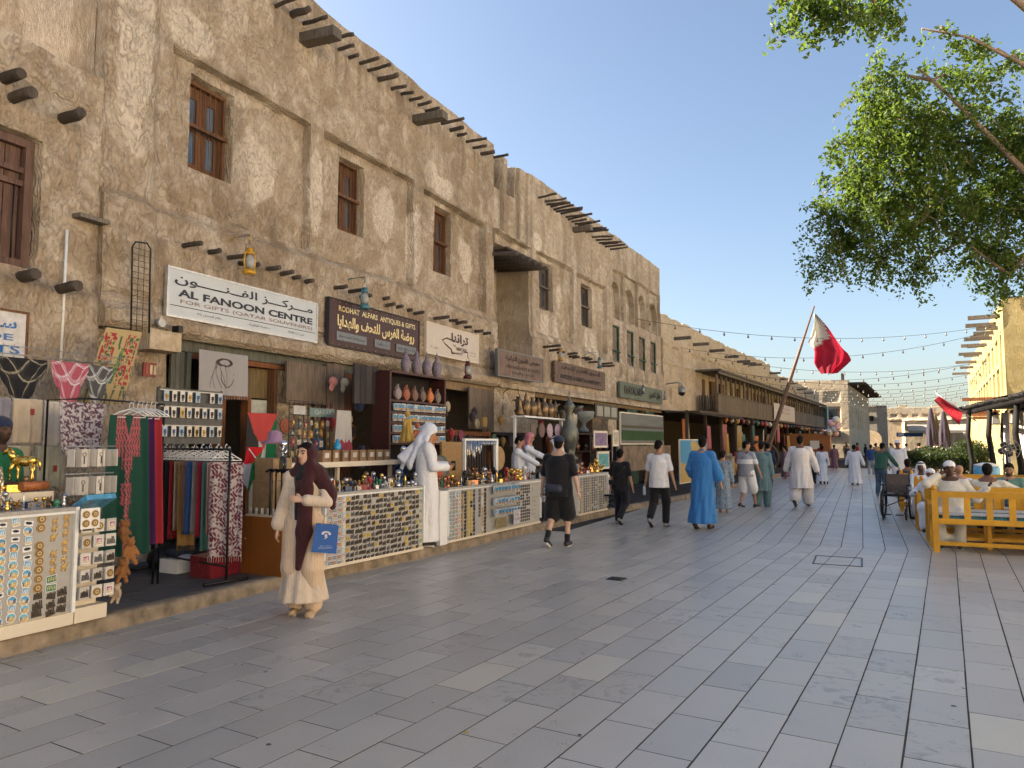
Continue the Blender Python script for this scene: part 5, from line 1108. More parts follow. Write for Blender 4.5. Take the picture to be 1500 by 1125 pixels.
for sy in (-1, 1):
 q = MB(); q.tube([(-.05, sy * .04, .12), (-.03, sy * .02, .20), (0, 0, .235), (.03, sy * .02, .20), (.05, sy * .04, .12)], .003, 6); q.build('handle', M_BAGG, bag)
# ---- the seller at the kerb
mn = person('man in white thobe and white headcloth standing on the kerb reading at the stall', -5.84, 9.42, R(-52), H=1.80, z=.125, skin='tan', vox=.010, head_pitch=.55, lf=(-.08, .02, 0), rf=(.08, -.02, 0), lh=(-.05, .30, 1.14), rh=(.08, .28, 1.12), lel=(-.5, -.3, -1), rel=(.6, -.4, -1), hair='none')
robe(mn, M_THOBE, z0=.075, flare=.03, fold=.035, infl=.03, n=7); ghutra(mn, M_THOBE2, agal=False, tail=.30, back=.14, wide=.10)
shoes(mn, M_BSHOE, M_SOLE)
S = Soft(.012); nb = mn['neck']; S.cap(tuple(nb + Vector((-.02, -.13, -.02))), tuple(nb + Vector((-.06, -.36, -.26))), .06, .09, flat=((0, 1, 1), 3), k=.03); S.cap(tuple(nb + Vector((-.06, -.30, -.22))), tuple(nb + Vector((-.10, -.40, -.50))), .09, .05, flat=((0, 1, .2), 3), k=.04); garment(mn, 'headcloth_tail', M_THOBE2, S)
q = MB(); q.box((0, 0, 0), (.07, .012, .14)); q.build('mobile_phone', M_BLK, origin=None, label='dark phone in the hands of the man in white at the kerb', cat='phone').location = PAR[mn['t'].name] @ Vector((.02, .40, 1.17))
# ---- walkers, near to far
w1 = person('heavy set man in black t-shirt, black shorts and black cap walking away', -4.36, 11.0, R(2), H=1.74, skin='fair', vox=.0105, wide=1.12, lf=(-.11, -.22, .09), rf=(.10, .12, 0), lfp=.75, lh=(-.33, .08, .84), rh=(.36, -.06, .82), head_yaw=0, hair='fade')
shirt(w1, M_TBLK, z0=.80, upto=.44, infl=.035, belly=.02); trousers(w1, M_TBLK, upto=.5, infl=.03, name='shorts', loose=.02); shoes(w1, M_BSHOE, M_SOLE); cap_hat(w1, M_NAVY)
for n in 'lr':
 S = Soft(.01); S.cap(w1['an' + n], w1['an' + n].lerp(w1['kn' + n], .22), .043, .047); garment(w1, 'sock', M_TBLK, S)
S = Soft(.012); S.cap((-.10, -.19, .93), (.06, -.20, .92), .065, flat=((0, 1, 0), 1.6)); garment(w1, 'waist_pack', plain('slate pack nylon', (.03, .035, .055), .6), S)
w2 = person('short person in black t-shirt and black trousers with a strap bag walking away', -4.45, 14.6, R(-6), H=1.50, skin='tan', vox=.012, lf=(-.09, .08, 0), rf=(.09, -.25, .10), rfp=.8, lh=(-.27, .05, .82), rh=(.30, .04, .80))
shirt(w2, M_TBLK, z0=.80, infl=.035); trousers(w2, C_('black trouser cloth', (.008, .009, .014)), upto=.98, infl=.03); shoes(w2, M_GSHOE, M_BLK, name='sandal')
q = MB(); q.tube([(.15, -.08, 1.17), (0, -.14, 1.0), (-.16, -.10, .80)], .014, 6); q.box((-.12, -.15, .84), (.13, .04, .10)); q.build('strap_bag', M_BLK, w2['t'])
w3 = person('man in plain white t-shirt and black joggers walking away in sandals', -3.62, 14.45, R(-4), H=1.69, skin='tan', vox=.012, lf=(-.10, -.27, .12), rf=(.10, .12, 0), lfp=.9, lh=(-.32, .05, .80), rh=(.34, .02, .78), head_yaw=R(-18), head_pitch=.25)
shirt(w3, M_TWH, z0=.78, infl=.035, flare=.09); trousers(w3, M_TBLK, upto=.96, infl=.028); shoes(w3, M_GSHOE, M_BLK, name='sandal')
q = MB(); q.lathe([(.01, 0), (.032, .01), (.03, .16), (.012, .19), (.012, .21)], n=10); o = q.build('water_bottle', plain('clear blue plastic', (.45, .52, .60), .2), origin=None, label='clear water bottle in the left hand of the man in white t-shirt', cat='bottle'); o.location = PAR[w3['t'].name] @ Vector((-.32, .05, .60))
w4 = person('man in long bright blue robe walking away down the street', -2.78, 14.5, R(-8), H=1.75, skin='tan', vox=.012, lf=(-.10, -.16, .06), rf=(.10, .08, 0), lfp=.7, lh=(-.24, .20, .98), rh=(.32, .08, .86), head_yaw=R(12), rel=(1, -.6, 0))
robe(w4, M_BLUER, z0=.12, flare=.06, fold=.06, infl=.045, n=8, upto=.8, cuff=.03); shoes(w4, plain('dark sandal leather', (.05, .03, .02), .6), M_BLK, name='sandal')
w5 = person('small woman in grey patterned dress half hidden behind the blue robed man', -2.98, 18.0, R(-5), H=1.45, skin='tan', vox=.018, hair='short'); robe(w5, plain('grey blue printed cloth', (.17, .22, .27), .8, var=.6, scale=30), z0=.12, fold=.04)
w6 = person('man in grey and white striped t-shirt and white shorts looking to the right', -2.66, 19.6, R(-26), H=1.68, skin='tan', vox=.013, lf=(-.1, -.14, .03), rf=(.12, .22, 0), lfp=.3, rh=(.30, .18, .86), head_yaw=R(-40), wide=1.08)
S1 = shirt(w6, vcol('striped tee', .85), z0=.82, infl=.03, belly=.03)
_co = np.zeros(len(S1.data.vertices) * 3); S1.data.vertices.foreach_get('co', _co); _z = _co.reshape(-1, 3)[:, 2]; _c = np.ones((len(_z), 4), dtype=np.float32)
_c[:, :3] = np.where((_z > 1.22)[:, None], (.30, .31, .36), np.where((_z > 1.10)[:, None], (.62, .62, .64), (.24, .25, .29))); _a = S1.data.color_attributes.new('Col', 'FLOAT_COLOR', 'POINT'); _a.data.foreach_set('color', _c.ravel())
trousers(w6, M_TWH, upto=.56, infl=.035, name='shorts', loose=.03); shoes(w6, M_BSHOE, M_SOLE); q = MB(); q.tube([(.10, -.08, 1.42), (0, -.175, 1.25), (-.18, -.08, .98)], .016, 6); q.build('shoulder_strap', M_BLK, w6['t'])
w7 = person('man in grey teal tunic and trousers walking beside the striped shirt man', -2.36, 20.2, R(-6), H=1.66, skin='tan', vox=.013, lf=(-.1, -.06, 0), rf=(.11, .08, 0)); robe(w7, M_TEAL, z0=.42, flare=.05, fold=.04, infl=.045, name='tunic'); trousers(w7, M_TEAL, infl=.035, loose=.03); shoes(w7, M_BSHOE)
w8 = person('large man in off white tunic and baggy trousers walking up the middle', -1.45, 20.7, R(-5), H=1.82, skin='brown', vox=.013, wide=1.14, lf=(-.12, -.28, .10), rf=(.13, .16, 0), lfp=.8, lh=(-.38, .03, .86), rh=(.40, .05, .80)); robe(w8, M_THOBE3, z0=.46, flare=.05, fold=.05, infl=.05, name='tunic', belly=.04); trousers(w8, M_THOBE3, infl=.045, loose=.05, upto=.93); shoes(w8, plain('dark brown shoe', (.05, .035, .03), .6))
w9 = person('person in dark navy printed t-shirt and jeans standing by the bazaar', -3.2, 29.5, R(-8), H=1.6, skin='tan', vox=.018); shirt(w9, M_NAVY, infl=.03, upto=.9); trousers(w9, M_JEAN, infl=.02); shoes(w9, M_BSHOE)
q = MB(); q.ball((0, -.165, 1.15), .06, 10, 6, (1, .15, .7)); q.build('shirt_print', M_CRMS, w9['t'])
w10 = person('woman with black hair, white top and dark skirt beside a pushchair', -1.95, 32.6, R(4), H=1.52, skin='tan', vox=.018); shirt(w10, M_TWH, infl=.03, upto=.9); trousers(w10, M_NAVY, infl=.05, loose=.04); shoes(w10, M_GSHOE)
q = MB(); q.ball((0, 0, 1.40), .12, 10, 7, (1, 1, .9)); q.build('sun_hat', M_BLK, w10['t'])
w11 = person('man in white thobe striding away, left one of the far white pair', -1.45, 32.3, R(-6), H=1.52, skin='brown', vox=.018, rf=(.1, -.25, .1), rfp=.8); robe(w11, M_THOBE2, z0=.13, fold=.05, infl=.04); shoes(w11, M_BSHOE)
w12 = person('man in white thobe walking away, right one of the far white pair', -.28, 32.0, R(-8), H=1.56, skin='brown', vox=.018, wide=1.1, lh=(-.38, .1, .8), rh=(.40, .0, .82)); robe(w12, M_THOBE2, z0=.08, fold=.05, infl=.045); shoes(w12, M_BSHOE)
w13 = person('man in blue shirt and light jeans walking far up the street', .42, 42.5, R(-8), H=1.55, skin='brown', vox=.02, lf=(-.1, -.15, .03)); shirt(w13, C_('royal blue shirt', (.02, .06, .20)), infl=.03); trousers(w13, M_LJEAN, infl=.025); shoes(w13, M_GSHOE)
w14 = person('man in dark green sweater and jeans leaning over the wheelchair', .50, 25.6, R(-26), H=1.66, skin='brown', vox=.014, lean=.28, lh=(.08, .42, .98), rh=(.34, .44, .98), lel=(-1, -.3, -.3)); shirt(w14, M_GRN, infl=.03, upto=.96, z0=.86); trousers(w14, M_JEAN, infl=.025); shoes(w14, M_GSHOE)
w15 = person('man in white shirt and white cap standing behind the wheelchair', 1.06, 27.2, R(-190), H=1.72, skin='brown', vox=.016, hair='none'); robe(w15, M_THOBE, z0=.1, infl=.035); cap_hat(w15, M_THOBE2, brim=True); shoes(w15, M_BSHOE)
# sellers and buyers among the stalls
p1 = person('man in dull green t-shirt bending over behind the second stall', -7.05, 10.55, R(-20), H=1.76, z=.12, skin='brown', vox=.012, lean=.62, lh=(-.12, .42, .72), rh=(.28, .30, .70)); shirt(p1, M_GTEE, infl=.035, z0=.86, upto=.42); trousers(p1, M_NAVY, infl=.03); shoes(p1, M_BSHOE)
p2 = person('boy with black hair in white shirt reaching over the third stall', -6.62, 14.35, R(-72), H=1.66, z=.12, skin='tan', vox=.013, head_pitch=.35, rh=(.05, .52, 1.08), rel=(.5, 0, -1)); robe(p2, M_THOBE2, z0=.1, infl=.028); shoes(p2, M_BSHOE)
p3 = person('man in white thobe and red checked headcloth beside the boy', -6.75, 15.2, R(-80), H=1.74, z=.12, skin='tan', vox=.013, head_pitch=.2, hair='none', rh=(.08, .5, 1.15), rel=(.5, 0, -1)); robe(p3, M_THOBE2, z0=.1, infl=.028); ghutra(p3, M_REDG, agal=False, tail=.2, wide=.09); shoes(p3, M_BSHOE)
p4 = person('man in white thobe, white headcloth and black cord bending at the brass goods', -6.35, 16.3, R(100), H=1.68, z=.12, skin='tan', vox=.013, lean=.3, head_pitch=.3, hair='none', lh=(-.05, .5, 1.0)); robe(p4, M_THOBE, z0=.1, infl=.028); ghutra(p4, M_THOBE, tail=.25, wide=.1, front=True); shoes(p4, M_BSHOE)
p5 = person('seller in green shirt and dark cap at the picture edge behind the brass horse', -6.95, 4.02, R(-75), H=1.74, z=.12, skin='dark', vox=.011, head_pitch=.1, rh=(.1, .4, 1.15), beard=True, hair='none'); shirt(p5, C_('bright green shirt', (.015, .13, .05)), infl=.03, upto=.6); trousers(p5, M_NAVY, infl=.03); shoes(p5, M_BSHOE); cap_hat(p5, M_NAVY, brim=False)
# seated at the yellow benches
def seated(label, x, y, rz, H, skin, m, vox=.013, robe_=True, **kw):
 J = person(label, x, y, rz, H=H, skin=skin, vox=vox, sit=True, lf=(-.12, .46, 0), rf=(.13, .44, 0), **{'lh': (-.16, .36, .60), 'rh': (.16, .38, .60), 'lel': (-.6, -.6, -.6), 'rel': (.6, -.6, -.6), **kw})
 S = Soft(vox); S.loft(torso_keys(J, .42, .035, .0, .02), k=.04, folds=(7, .3, 8)); S.cap(J['shl'], J['shr'], .060 * J['k'], k=.05); sleeves(S, J, .022, kw.get('upto', .97) if 'upto' in kw else .95)
 if robe_:
  for n in 'lr': S.cap(J['hip' + n], J['kn' + n], .11, .085, k=.05); S.cap(J['kn' + n], J['an' + n], .085, .075, k=.05)
  S.cap(J['knl'], J['knr'], .08, k=.06); S.cap(J['anl'] + Vector((0, 0, .06)), J['anr'] + Vector((0, 0, .06)), .06, k=.06)
 garment(J, 'robe' if robe_ else 'shirt', m, S)
 if not robe_: trousers(J, M_NAVY, infl=.025)
 shoes(J, M_BSHOE, M_SOLE); return J
s1 = seated('seated man in cream thobe and white cap holding a phone to his ear', 1.28, 13.98, R(172), 1.78, 'dark', C_('cream thobe cotton', (.58, .55, .48)), vox=.010, rh=(.15, .13, 1.09), rel=(.9, .35, -.9), lh=(-.50, .02, .92), lel=(-.5, -.2, -1), hair='none', beard=False, wide=1.1, head_yaw=R(8)); cap_hat(s1, M_THOBE, brim=False)
q = MB(); q.box((0, 0, 0), (.018, .07, .14)); o = q.build('mobile_phone', M_BLK, label='black phone held to the ear of the seated man in cream', cat='phone'); o.location = PAR[s1['t'].name] @ Vector((.115, .06, 1.215))
s2 = seated('boy in white thobe and white cap leaning on the bench side', 1.16, 16.1, R(172), 1.52, 'brown', M_THOBE2, hair='none', rh=(.30, .18, .80)); cap_hat(s2, M_THOBE, brim=False)
s3 = seated('man in cream shirt seated with his back to the camera, eating', 1.90, 14.75, R(-8), 1.72, 'brown', M_CRMS, vox=.012, robe_=False, wide=1.2, rh=(.25, .35, .95), rel=(1, 0, -.6))
s4 = seated('bearded man in sage green shirt seated facing the camera', 2.42, 16.15, R(170), 1.70, 'tan', M_SAGE, vox=.012, robe_=False, beard=True, head_pitch=.3, rh=(.1, .3, .92))
s5 = seated('man in dark blue shirt seated with his back turned at the far bench', 1.0, 20.6, R(5), 1.66, 'brown', C_('dark blue shirt', (.014, .03, .10)), vox=.015, robe_=False, wide=1.1)
s6 = seated('seated man in white headcloth and black cord at the far bench', 1.16, 18.6, R(170), 1.62, 'dark', M_THOBE2, vox=.014, hair='none'); ghutra(s6, M_THOBE, tail=.2, front=True)
s7 = seated('bald man in white thobe with his head lowered behind the man in cream', 1.72, 17.0, R(5), 1.60, 'tan', M_THOBE2, vox=.014, hair='none', wide=1.1)
s8 = seated('man in white cap seated far behind the bald man', 1.8, 19.4, R(172), 1.60, 'brown', C_('beige shirt', (.40, .34, .26)), vox=.015, hair='none', robe_=False); cap_hat(s8, M_THOBE, brim=False)
# the distant crowd: each a figure of its own
cm = [M_THOBE, M_TWH, M_NAVY, M_CRMS, M_TBLK, C_('dull red shirt', (.25, .03, .03)), C_('mauve dress', (.16, .09, .14)), M_SAGE, C_('tan shirt', (.3, .22, .14))]
cn_ = ['white', 'pale grey', 'navy', 'cream', 'black', 'red', 'mauve', 'green', 'tan']
far = [(-2.1, 46, 5), (-1.55, 50, 6), (-2.7, 41, 3), (-.9, 55, 2), (-.3, 62, 5), (.9, 57, 8), (1.9, 49, 0), (2.5, 52, 1), (2.9, 47, 4), (3.3, 55, 0), (3.9, 50, 2), (1.4, 66, 7), (.3, 74, 4), (2.2, 70, 3), (-1.2, 70, 8), (4.6, 58, 1), (-3.2, 36, 6), (5.2, 61, 3), (1.2, 84, 0), (2.9, 88, 2)]
where = ['by the bazaar posts', 'beyond the white pair', 'under the gallery', 'in mid street far off', 'near the corner house', 'right of the blue shirt man', 'behind the dark blue shirted sitter', 'right of the pale far figure', 'left of the furled parasols', 'beside the furled parasols', 'right of the furled parasols', 'far up towards the arch', 'before the arch', 'far off before the awning', 'far off by the corner house door', 'near the green hedge', 'among the rugs of the bazaar', 'by the pergola end', 'under the blue fascia', 'under the beige awning']
for i, (x, y, ci) in enumerate(far):
 J = person('distant figure in %s standing %s' % (cn_[ci], where[i]), x, y, R(rnd.uniform(-180, 180)), H=rnd.uniform(1.5, 1.68), skin=rnd.choice(['tan', 'brown', 'dark']), vox=.026)
 if ci in (0, 6): robe(J, cm[ci], z0=.1, infl=.04)
 else: shirt(J, cm[ci], infl=.035, upto=.6); trousers(J, rnd.choice([M_NAVY, M_TBLK, M_JEAN]), infl=.03)
# ------------------------------------------------------------------ goods: helpers
ORD = ['zeroth', 'first', 'second', 'third', 'fourth', 'fifth', 'sixth', 'seventh', 'eighth', 'ninth', 'tenth', 'eleventh', 'twelfth', 'thirteenth', 'fourteenth', 'fifteenth', 'sixteenth', 'seventeenth', 'eighteenth', 'nineteenth', 'twentieth']
def ordn(n):
 if n <= 20: return ORD[n]
 t = ['', '', 'twenty', 'thirty', 'forty', 'fifty'][n // 10]
 return (t[:-1] + 'ieth') if n % 10 == 0 else t + '-' + ORD[n % 10]
M_PRINT = vcol('glossy souvenir print', .3, bump=.05, scale=200); M_CARD = plain('pale backing card', (.46, .43, .39), .7, var=.08, objvar=.2)
M_DMAG = plain('dark bronze relief', (.045, .035, .028), .4, .7, var=.5, scale=60); M_PLAST = plain('clear plastic bag', (.40, .43, .45), .12, var=.35, scale=40, bump=.8)
M_PLASB = vcol('blue print in plastic bag', .15, bump=.9, scale=50); M_KRAFT = plain('kraft cardboard', (.25, .165, .085), .8, objvar=.15); M_BOXW = plain('carved brown gift box', (.20, .12, .06), .6, var=.3, scale=30, objvar=.25)
M_BRN = plain('glossy brown laminate', (.24, .085, .018), .35, var=.12, scale=2, grain=(8, 8, 1)); M_STEEL = plain('brushed tin', (.42, .42, .43), .25, .9, var=.2)
_gm = {}
def figure_mesh(kind):
 if kind in _gm: return _gm[kind]
 q = MB(); r_ = random.Random(len(_gm) * 7 + 3)
 if kind.startswith('sky') and kind[3] != 'l':
  n = 14; q.col = (.75, .75, .74); q.tube([(-.004, 0, 0), (.004, 0, 0)], .031, n, smooth=False)
  blues = [(.08, .32, .55), (.12, .42, .62), (.05, .22, .42)][int(kind[3]) % 3]
  for i in range(6):
   z0, z1 = -.027 + i * .009, -.018 + i * .009; w0, w1 = math.sqrt(max(0, .0275 ** 2 - z0 ** 2)), math.sqrt(max(0, .0275 ** 2 - z1 ** 2))
   q.col = blues if i >= 3 else ((.55, .38, .16) if i < 2 else (.62, .62, .58)); q.add([(.0045, -w0, z0), (.0045, w0, z0), (.0045, w1, z1), (.0045, -w1, z1)], [(0, 1, 2, 3)])
  for i in range(5): q.col = r_.choice([(.6, .6, .6), (.45, .12, .08), (.12, .14, .2), (.6, .42, .12)]); q.box((.006, -.018 + i * .009, -.006 + r_.uniform(0, .008)), (.004, .006, r_.uniform(.012, .026)))
 elif kind.startswith('plate'):
  q.col = (.70, .70, .70); q.box((0, 0, 0), (.007, .046, .056)); q.col = [(.10, .34, .58), (.30, .05, .10), (.52, .40, .20)][int(kind[5]) % 3]; q.box((.0042, 0, .008), (.002, .038, .032)); q.col = (.55, .42, .22); q.box((.0042, 0, -.016), (.002, .038, .013))
  for i in range(3): q.col = (.7, .7, .68); q.box((.0056, -.01 + i * .01, .002), (.002, .005, .02 + .006 * i))
 elif kind == 'medal':
  for r__, c, x in ((.029, (.40, .25, .08), .003), (.024, (.16, .09, .04), .0045), (.015, (.55, .38, .12), .006), (.007, (.1, .16, .2), .0075)): q.col = c; q.tube([(-.003, 0, 0), (x, 0, 0)], r__, 14, smooth=False)
 elif kind == 'camelmag':
  q.col = (.55, .34, .10); q.ball((0, 0, .0), .014, 8, 5, (.45, 1.3, .8)); q.ball((0, .0, .013), .008, 6, 4, (.5, 1, 1))
  for y in (-.014, -.006, .008, .015): q.tube([(0, y, -.005), (.001, y + .001, -.028)], .0025, 4)
  q.tube([(0, .016, .002), (0, .025, .012), (0, .027, .024), (0, .034, .024)], [.005, .004, .0035, .003], 5)
 elif kind.startswith('skyl'):
  q.col = (.05, .038, .03) if kind == 'skyline' else ((.50, .36, .07) if kind == 'skylineg' else (.10, .10, .105)); q.box((0, 0, -.021), (.006, .062, .012))
  for i in range(6):
   w = r_.uniform(.006, .011); hh = r_.uniform(.018, .045); q.box((0, -.026 + i * .0104, -.016 + hh / 2), (.006, w, hh), taper=r_.choice([1, .5, .75]))
  q.ball((.002, .008, -.006), .009, 6, 4, (.5, 1, 1))
 elif kind.startswith('rect'):
  q.col = (.7, .7, .7); q.box((0, 0, 0), (.005, .07, .046)); q.col = [(.03, .16, .10), (.04, .12, .32), (.28, .05, .08), (.45, .35, .2)][int(kind[4]) % 4]; q.box((.0032, 0, 0), (.002, .062, .039)); q.col = (.45, .42, .2)
  for i in range(5): q.box((.0048, -.022 + i * .011, r_.uniform(-.006, .004)), (.0015, .006, .022))
 elif kind == 'oval': q.col = (.72, .72, .72); q.box((0, 0, 0), (.006, .056, .032)); q.col = (.015, .02, .035); q.ball((.004, 0, .002), .016, 10, 5, (.15, 1.4, .6))
 me = q.build('tmp', None); d = me.data; bpy.data.objects.remove(me); _gm[kind] = d; return d
_cnt = {}
def magnet(kind, F, s, d, z, label, group, parent=None, nm='fridge_magnet', cat='magnet', stuff=None, tw=.0, scl=1.0):
 me = figure_mesh(kind)
 o = link(nm, me, M_PRINT, None, tuple(F.p(s, d, z)), (rnd.uniform(-tw, tw), 0, F.rz), label=label, cat=cat, group=group)
 o.rotation_euler = (rnd.uniform(-tw, tw), 0, F.rz); o.scale = (1, scl, scl); return o
def bulk(items, F, name, label, cat, group=None):
 """Those past the first three hundred, joined into one piece of stuff."""
 V, Fq, C = [], [], []; b = 0
 for kind, s, d, z, scl in items:
  me = figure_mesh(kind); n = len(me.vertices); co = np.zeros(n * 3); me.vertices.foreach_get('co', co); co = co.reshape(-1, 3) * np.array([1, scl, scl])
  ca_, sa_ = math.cos(F.rz), math.sin(F.rz); P = np.stack([co[:, 0] * ca_ - co[:, 1] * sa_, co[:, 0] * sa_ + co[:, 1] * ca_, co[:, 2]], 1) + np.array(F.p(s, d, z)); V.append(P)
  cc = np.zeros(n * 4); me.color_attributes['Col'].data.foreach_get('color', cc); C.append(cc.reshape(-1, 4)[:, :3])
  for p in me.polygons: Fq.append(tuple(b + i for i in p.vertices))
  b += n
 V = np.concatenate(V); me = bpy.data.meshes.new(name); me.from_pydata(V.tolist(), [], Fq); a = me.color_attributes.new('Col', 'FLOAT_COLOR', 'POINT')
 C4 = np.ones((len(V), 4), dtype=np.float32); C4[:, :3] = np.concatenate(C); a.data.foreach_set('color', C4.ravel()); return link(name, me, M_PRINT, label=label, cat=cat, kind='stuff')
def hang(name, o, u, n, w, h, m, colfn=None, res=(24, 30), amp=.015, nf=4, wt=1.0, wb=1.0, shear=0.0, point=0.0, fringe=0, parent=None, seed=1, lean=0.0, **kw):
 o, u, n = Vector(o), Vector(u).normalized(), Vector(n).normalized(); U, V = np.meshgrid(np.linspace(-.5, .5, res[0]), np.linspace(0, 1, res[1]), indexing='ij')
 hh = h * (1 - point * np.abs(2 * U)); ww = w * (wt + (wb - wt) * V)
 dd = amp * np.sqrt(V + .05) * (np.sin(nf * 2 * PI * U + seed + 1.2 * V) + .5 * np.sin(nf * 3.7 * U * PI + 2 * seed)) + lean * V
 P = np.array(o) + (U * ww + shear * V)[..., None] * np.array(u) + dd[..., None] * np.array(n) - (V * hh)[..., None] * np.array([0, 0, 1.0])
 idx = np.arange(P.shape[0] * P.shape[1]).reshape(P.shape[:2]); Fq = np.stack([idx[:-1, :-1], idx[1:, :-1], idx[1:, 1:], idx[:-1, 1:]], -1).reshape(-1, 4)
 C = None if colfn is None else colfn(U + .5, V).reshape(-1, 3); V3 = P.reshape(-1, 3)
 org = np.array(o)
 if parent is not None: Mi = np.array(PAR[parent.name].inverted()); V3 = V3 @ Mi[:3, :3].T + Mi[:3, 3]
 else: V3 = V3 - org
 ob = link(name, np_mesh(name, V3, Fq, True, C), m, parent, None if parent is not None else tuple(org), **kw)
 sd_ = ob.modifiers.new('thickness', 'SOLIDIFY'); sd_.thickness = .003
 if fringe:
  q = MB()
  for i in range(fringe):
   j = int(i * (res[0] - 1) / max(1, fringe - 1)); p = Vector(P[j, -1]); q.tube([p, p + Vector((rnd.uniform(-.006, .006), rnd.uniform(-.006, .006), -.05 - rnd.uniform(0, .015)))], .0025, 3, smooth=False)
  q.build('fringe', m if colfn is None else C_('pale tassel yarn', (.5, .46, .42)), ob if parent is None else parent, world=True, kind='stuff')
 return ob
def solid(q, name, m, o, label, cat, group=None, rz=0.0, world=False):
 if world: return q.build(name, m, origin=o, rz=rz, label=label, cat=cat, group=group)
 ob = q.build(name, m, None, label=label, cat=cat, group=group); ob.location = o; ob.rotation_euler = (0, 0, rz); PAR[ob.name] = Matrix.LocRotScale(Vector(o), Euler((0, 0, rz)), Vector((1, 1, 1))); return ob
M_DYE = vcol('dyed cloth print', .9, bump=.3, scale=240)
def mixc(a, b, t): return np.array(a) * (1 - t[..., None]) + np.array(b) * t[..., None]
# ------------------------------------------------------------------ signs and lanterns on the walls
def sign_board(name, F, s0, s1, z0, z1, d, m, label, frame=None, th=.04):
 q = MB(); bxF(q, F, s0, s1, z0, z1, d - th, d); o = F.p((s0 + s1) / 2, d - th, z0); b = q.build(name, m, origin=o, rz=F.rz, label=label, cat='sign')
 if frame:
  q = MB(); w = .025
  for a, b_, c, e in ((s0 - w, s1 + w, z0 - w, z0), (s0 - w, s1 + w, z1, z1 + w), (s0 - w, s0, z0, z1), (s1, s1 + w, z0, z1)): bxF(q, F, a, b_, c, e, d - th - .01, d + .012)
  q.build('frame', frame, b, world=True)
 return b
Zv = (0, 0, 1)
M_SIGNW = plain('weathered white sign panel', (.47, .50, .52), .5, var=.06, scale=2); M_INK = plain('black sign ink', (.015, .017, .03), .5); M_INKG = plain('faded grey red ink', (.24, .17, .165), .6); M_SG = plain('silver trim', (.5, .5, .5), .4, .5)
g1 = sign_board('shop_sign', FA, 6.72, 9.63, 3.31, 3.93, .16, M_SIGNW, 'long white shop sign reading AL FANOON CENTRE over the first shop', M_SG)
def T(t, m, F, s, z, w, h, parent, d, **kw): return text(t, m, F.p(s, d, z), F.u, Zv, w=w, h=h, parent=parent, **kw)
T(arabic('مـــركـــز الفــنـــــون'), M_INK, FA, 8.17, 3.80, 2.72, .155, g1, .162, bold=.018); T('AL FANOON CENTRE', M_INK, FA, 8.20, 3.625, 2.66, .105, g1, .162, bold=.035)
T('FOR GIFTS (QATAR SOUVENIRS)', M_INKG, FA, 8.22, 3.505, 2.62, .068, g1, .162, bold=.012); q = MB(); bxF(q, FA, 6.75, 9.60, 3.44, 3.449, .161, .164); q.build('rule_line', M_INK, g1, world=True)
for s, tx, w in ((7.4, 'رقم المحل ١١٤', .42), (8.35, 'رخصة البلدية', .42), (9.15, 'س ت ١٤١٤١', .36)): T(arabic(tx), M_INK, FA, s, 3.38, w, .045, g1, .162)
M_SIGNB = plain('dark maroon sign panel', (.045, .014, .014), .45, var=.2); M_BRASSL = plain('brass letters', (.75, .58, .28), .3, .6)
g2 = sign_board('shop_sign', FA, 9.92, 12.72, 3.30, 4.09, .20, M_SIGNB, 'dark maroon shop sign with brass letters RODHAT ALFARS ANTIQUES & GIFTS', M_SHUTD, th=.07)
T('RODHAT  ALFARS  ANTIQUES & GIFTS', M_BRASSL, FA, 11.36, 3.95, 2.42, .115, g2, .205, bold=.02); T(arabic('روضة الفرس للتحف والهدايا'), M_BRASSL, FA, 11.33, 3.72, 2.42, .26, g2, .205, bold=.03)
M_PLQ = plain('dull silver plaque', (.16, .17, .18), .4, .6)
for a, b_ in ((10.1, 10.95), (11.2, 11.7), (11.9, 12.6)):
 q = MB(); bxF(q, FA, a, b_, 3.40, 3.55, .205, .215); q.build('plaque', M_PLQ, g2, world=True)
T(arabic('سوق واقف الدوحة قطر'), M_INK, FA, 10.52, 3.475, .75, .06, g2, .217); T(arabic('ص ب الدوحة'), M_INK, FA, 11.45, 3.475, .38, .06, g2, .217); T(arabic('تحف وهدايا تراثية'), M_INK, FA, 12.25, 3.475, .6, .06, g2, .217)
q = MB()
for i in range(16):
 for zz in (3.325, 4.065): q.ball(FA.p(10.0 + i * .176, .205, zz), .016, 6, 4)
q.build('studs', plain('brass stud', (.32, .24, .12), .4, .8), g2, world=True, kind='stuff')
M_SIGNC = plain('cream sign panel', (.53, .46, .39), .55, var=.05); M_DBRN = plain('dark brown ink', (.05, .025, .02), .6)
g3 = sign_board('shop_sign', FA, 13.10, 15.38, 3.52, 4.15, .16, M_SIGNC, 'cream shop sign with brown calligraphy and the words THE HERITAGE', M_CREAM)
T(arabic('تراثنا'), M_DBRN, FA, 14.5, 3.94, .78, .26, g3, .162, bold=.04); T('THE', M_DBRN, FA, 14.25, 3.79, .14, .05, g3, .162); T('HERITAGE', M_DBRN, FA, 14.58, 3.735, .5, .075, g3, .162, bold=.02); T('ART GALLERY', M_DBRN, FA, 14.4, 3.63, .5, .05, g3, .162)
T(arabic('هاتف ١٢'), M_DBRN, FA, 13.4, 3.66, .34, .045, g3, .162); T(arabic('سوق واقف'), M_DBRN, FA, 15.12, 3.72, .30, .045, g3, .162); T(arabic('الدوحة'), M_DBRN, FA, 15.12, 3.65, .30, .035, g3, .162)
q = MB(); q.tube([FA.p(s, .168, z) for s, z in ((14.25, 3.90), (13.9, 3.92), (13.72, 3.86), (13.85, 3.78), (14.1, 3.70), (14.15, 3.60))], .013, 6); q.build('swash', M_DBRN, g3, world=True)
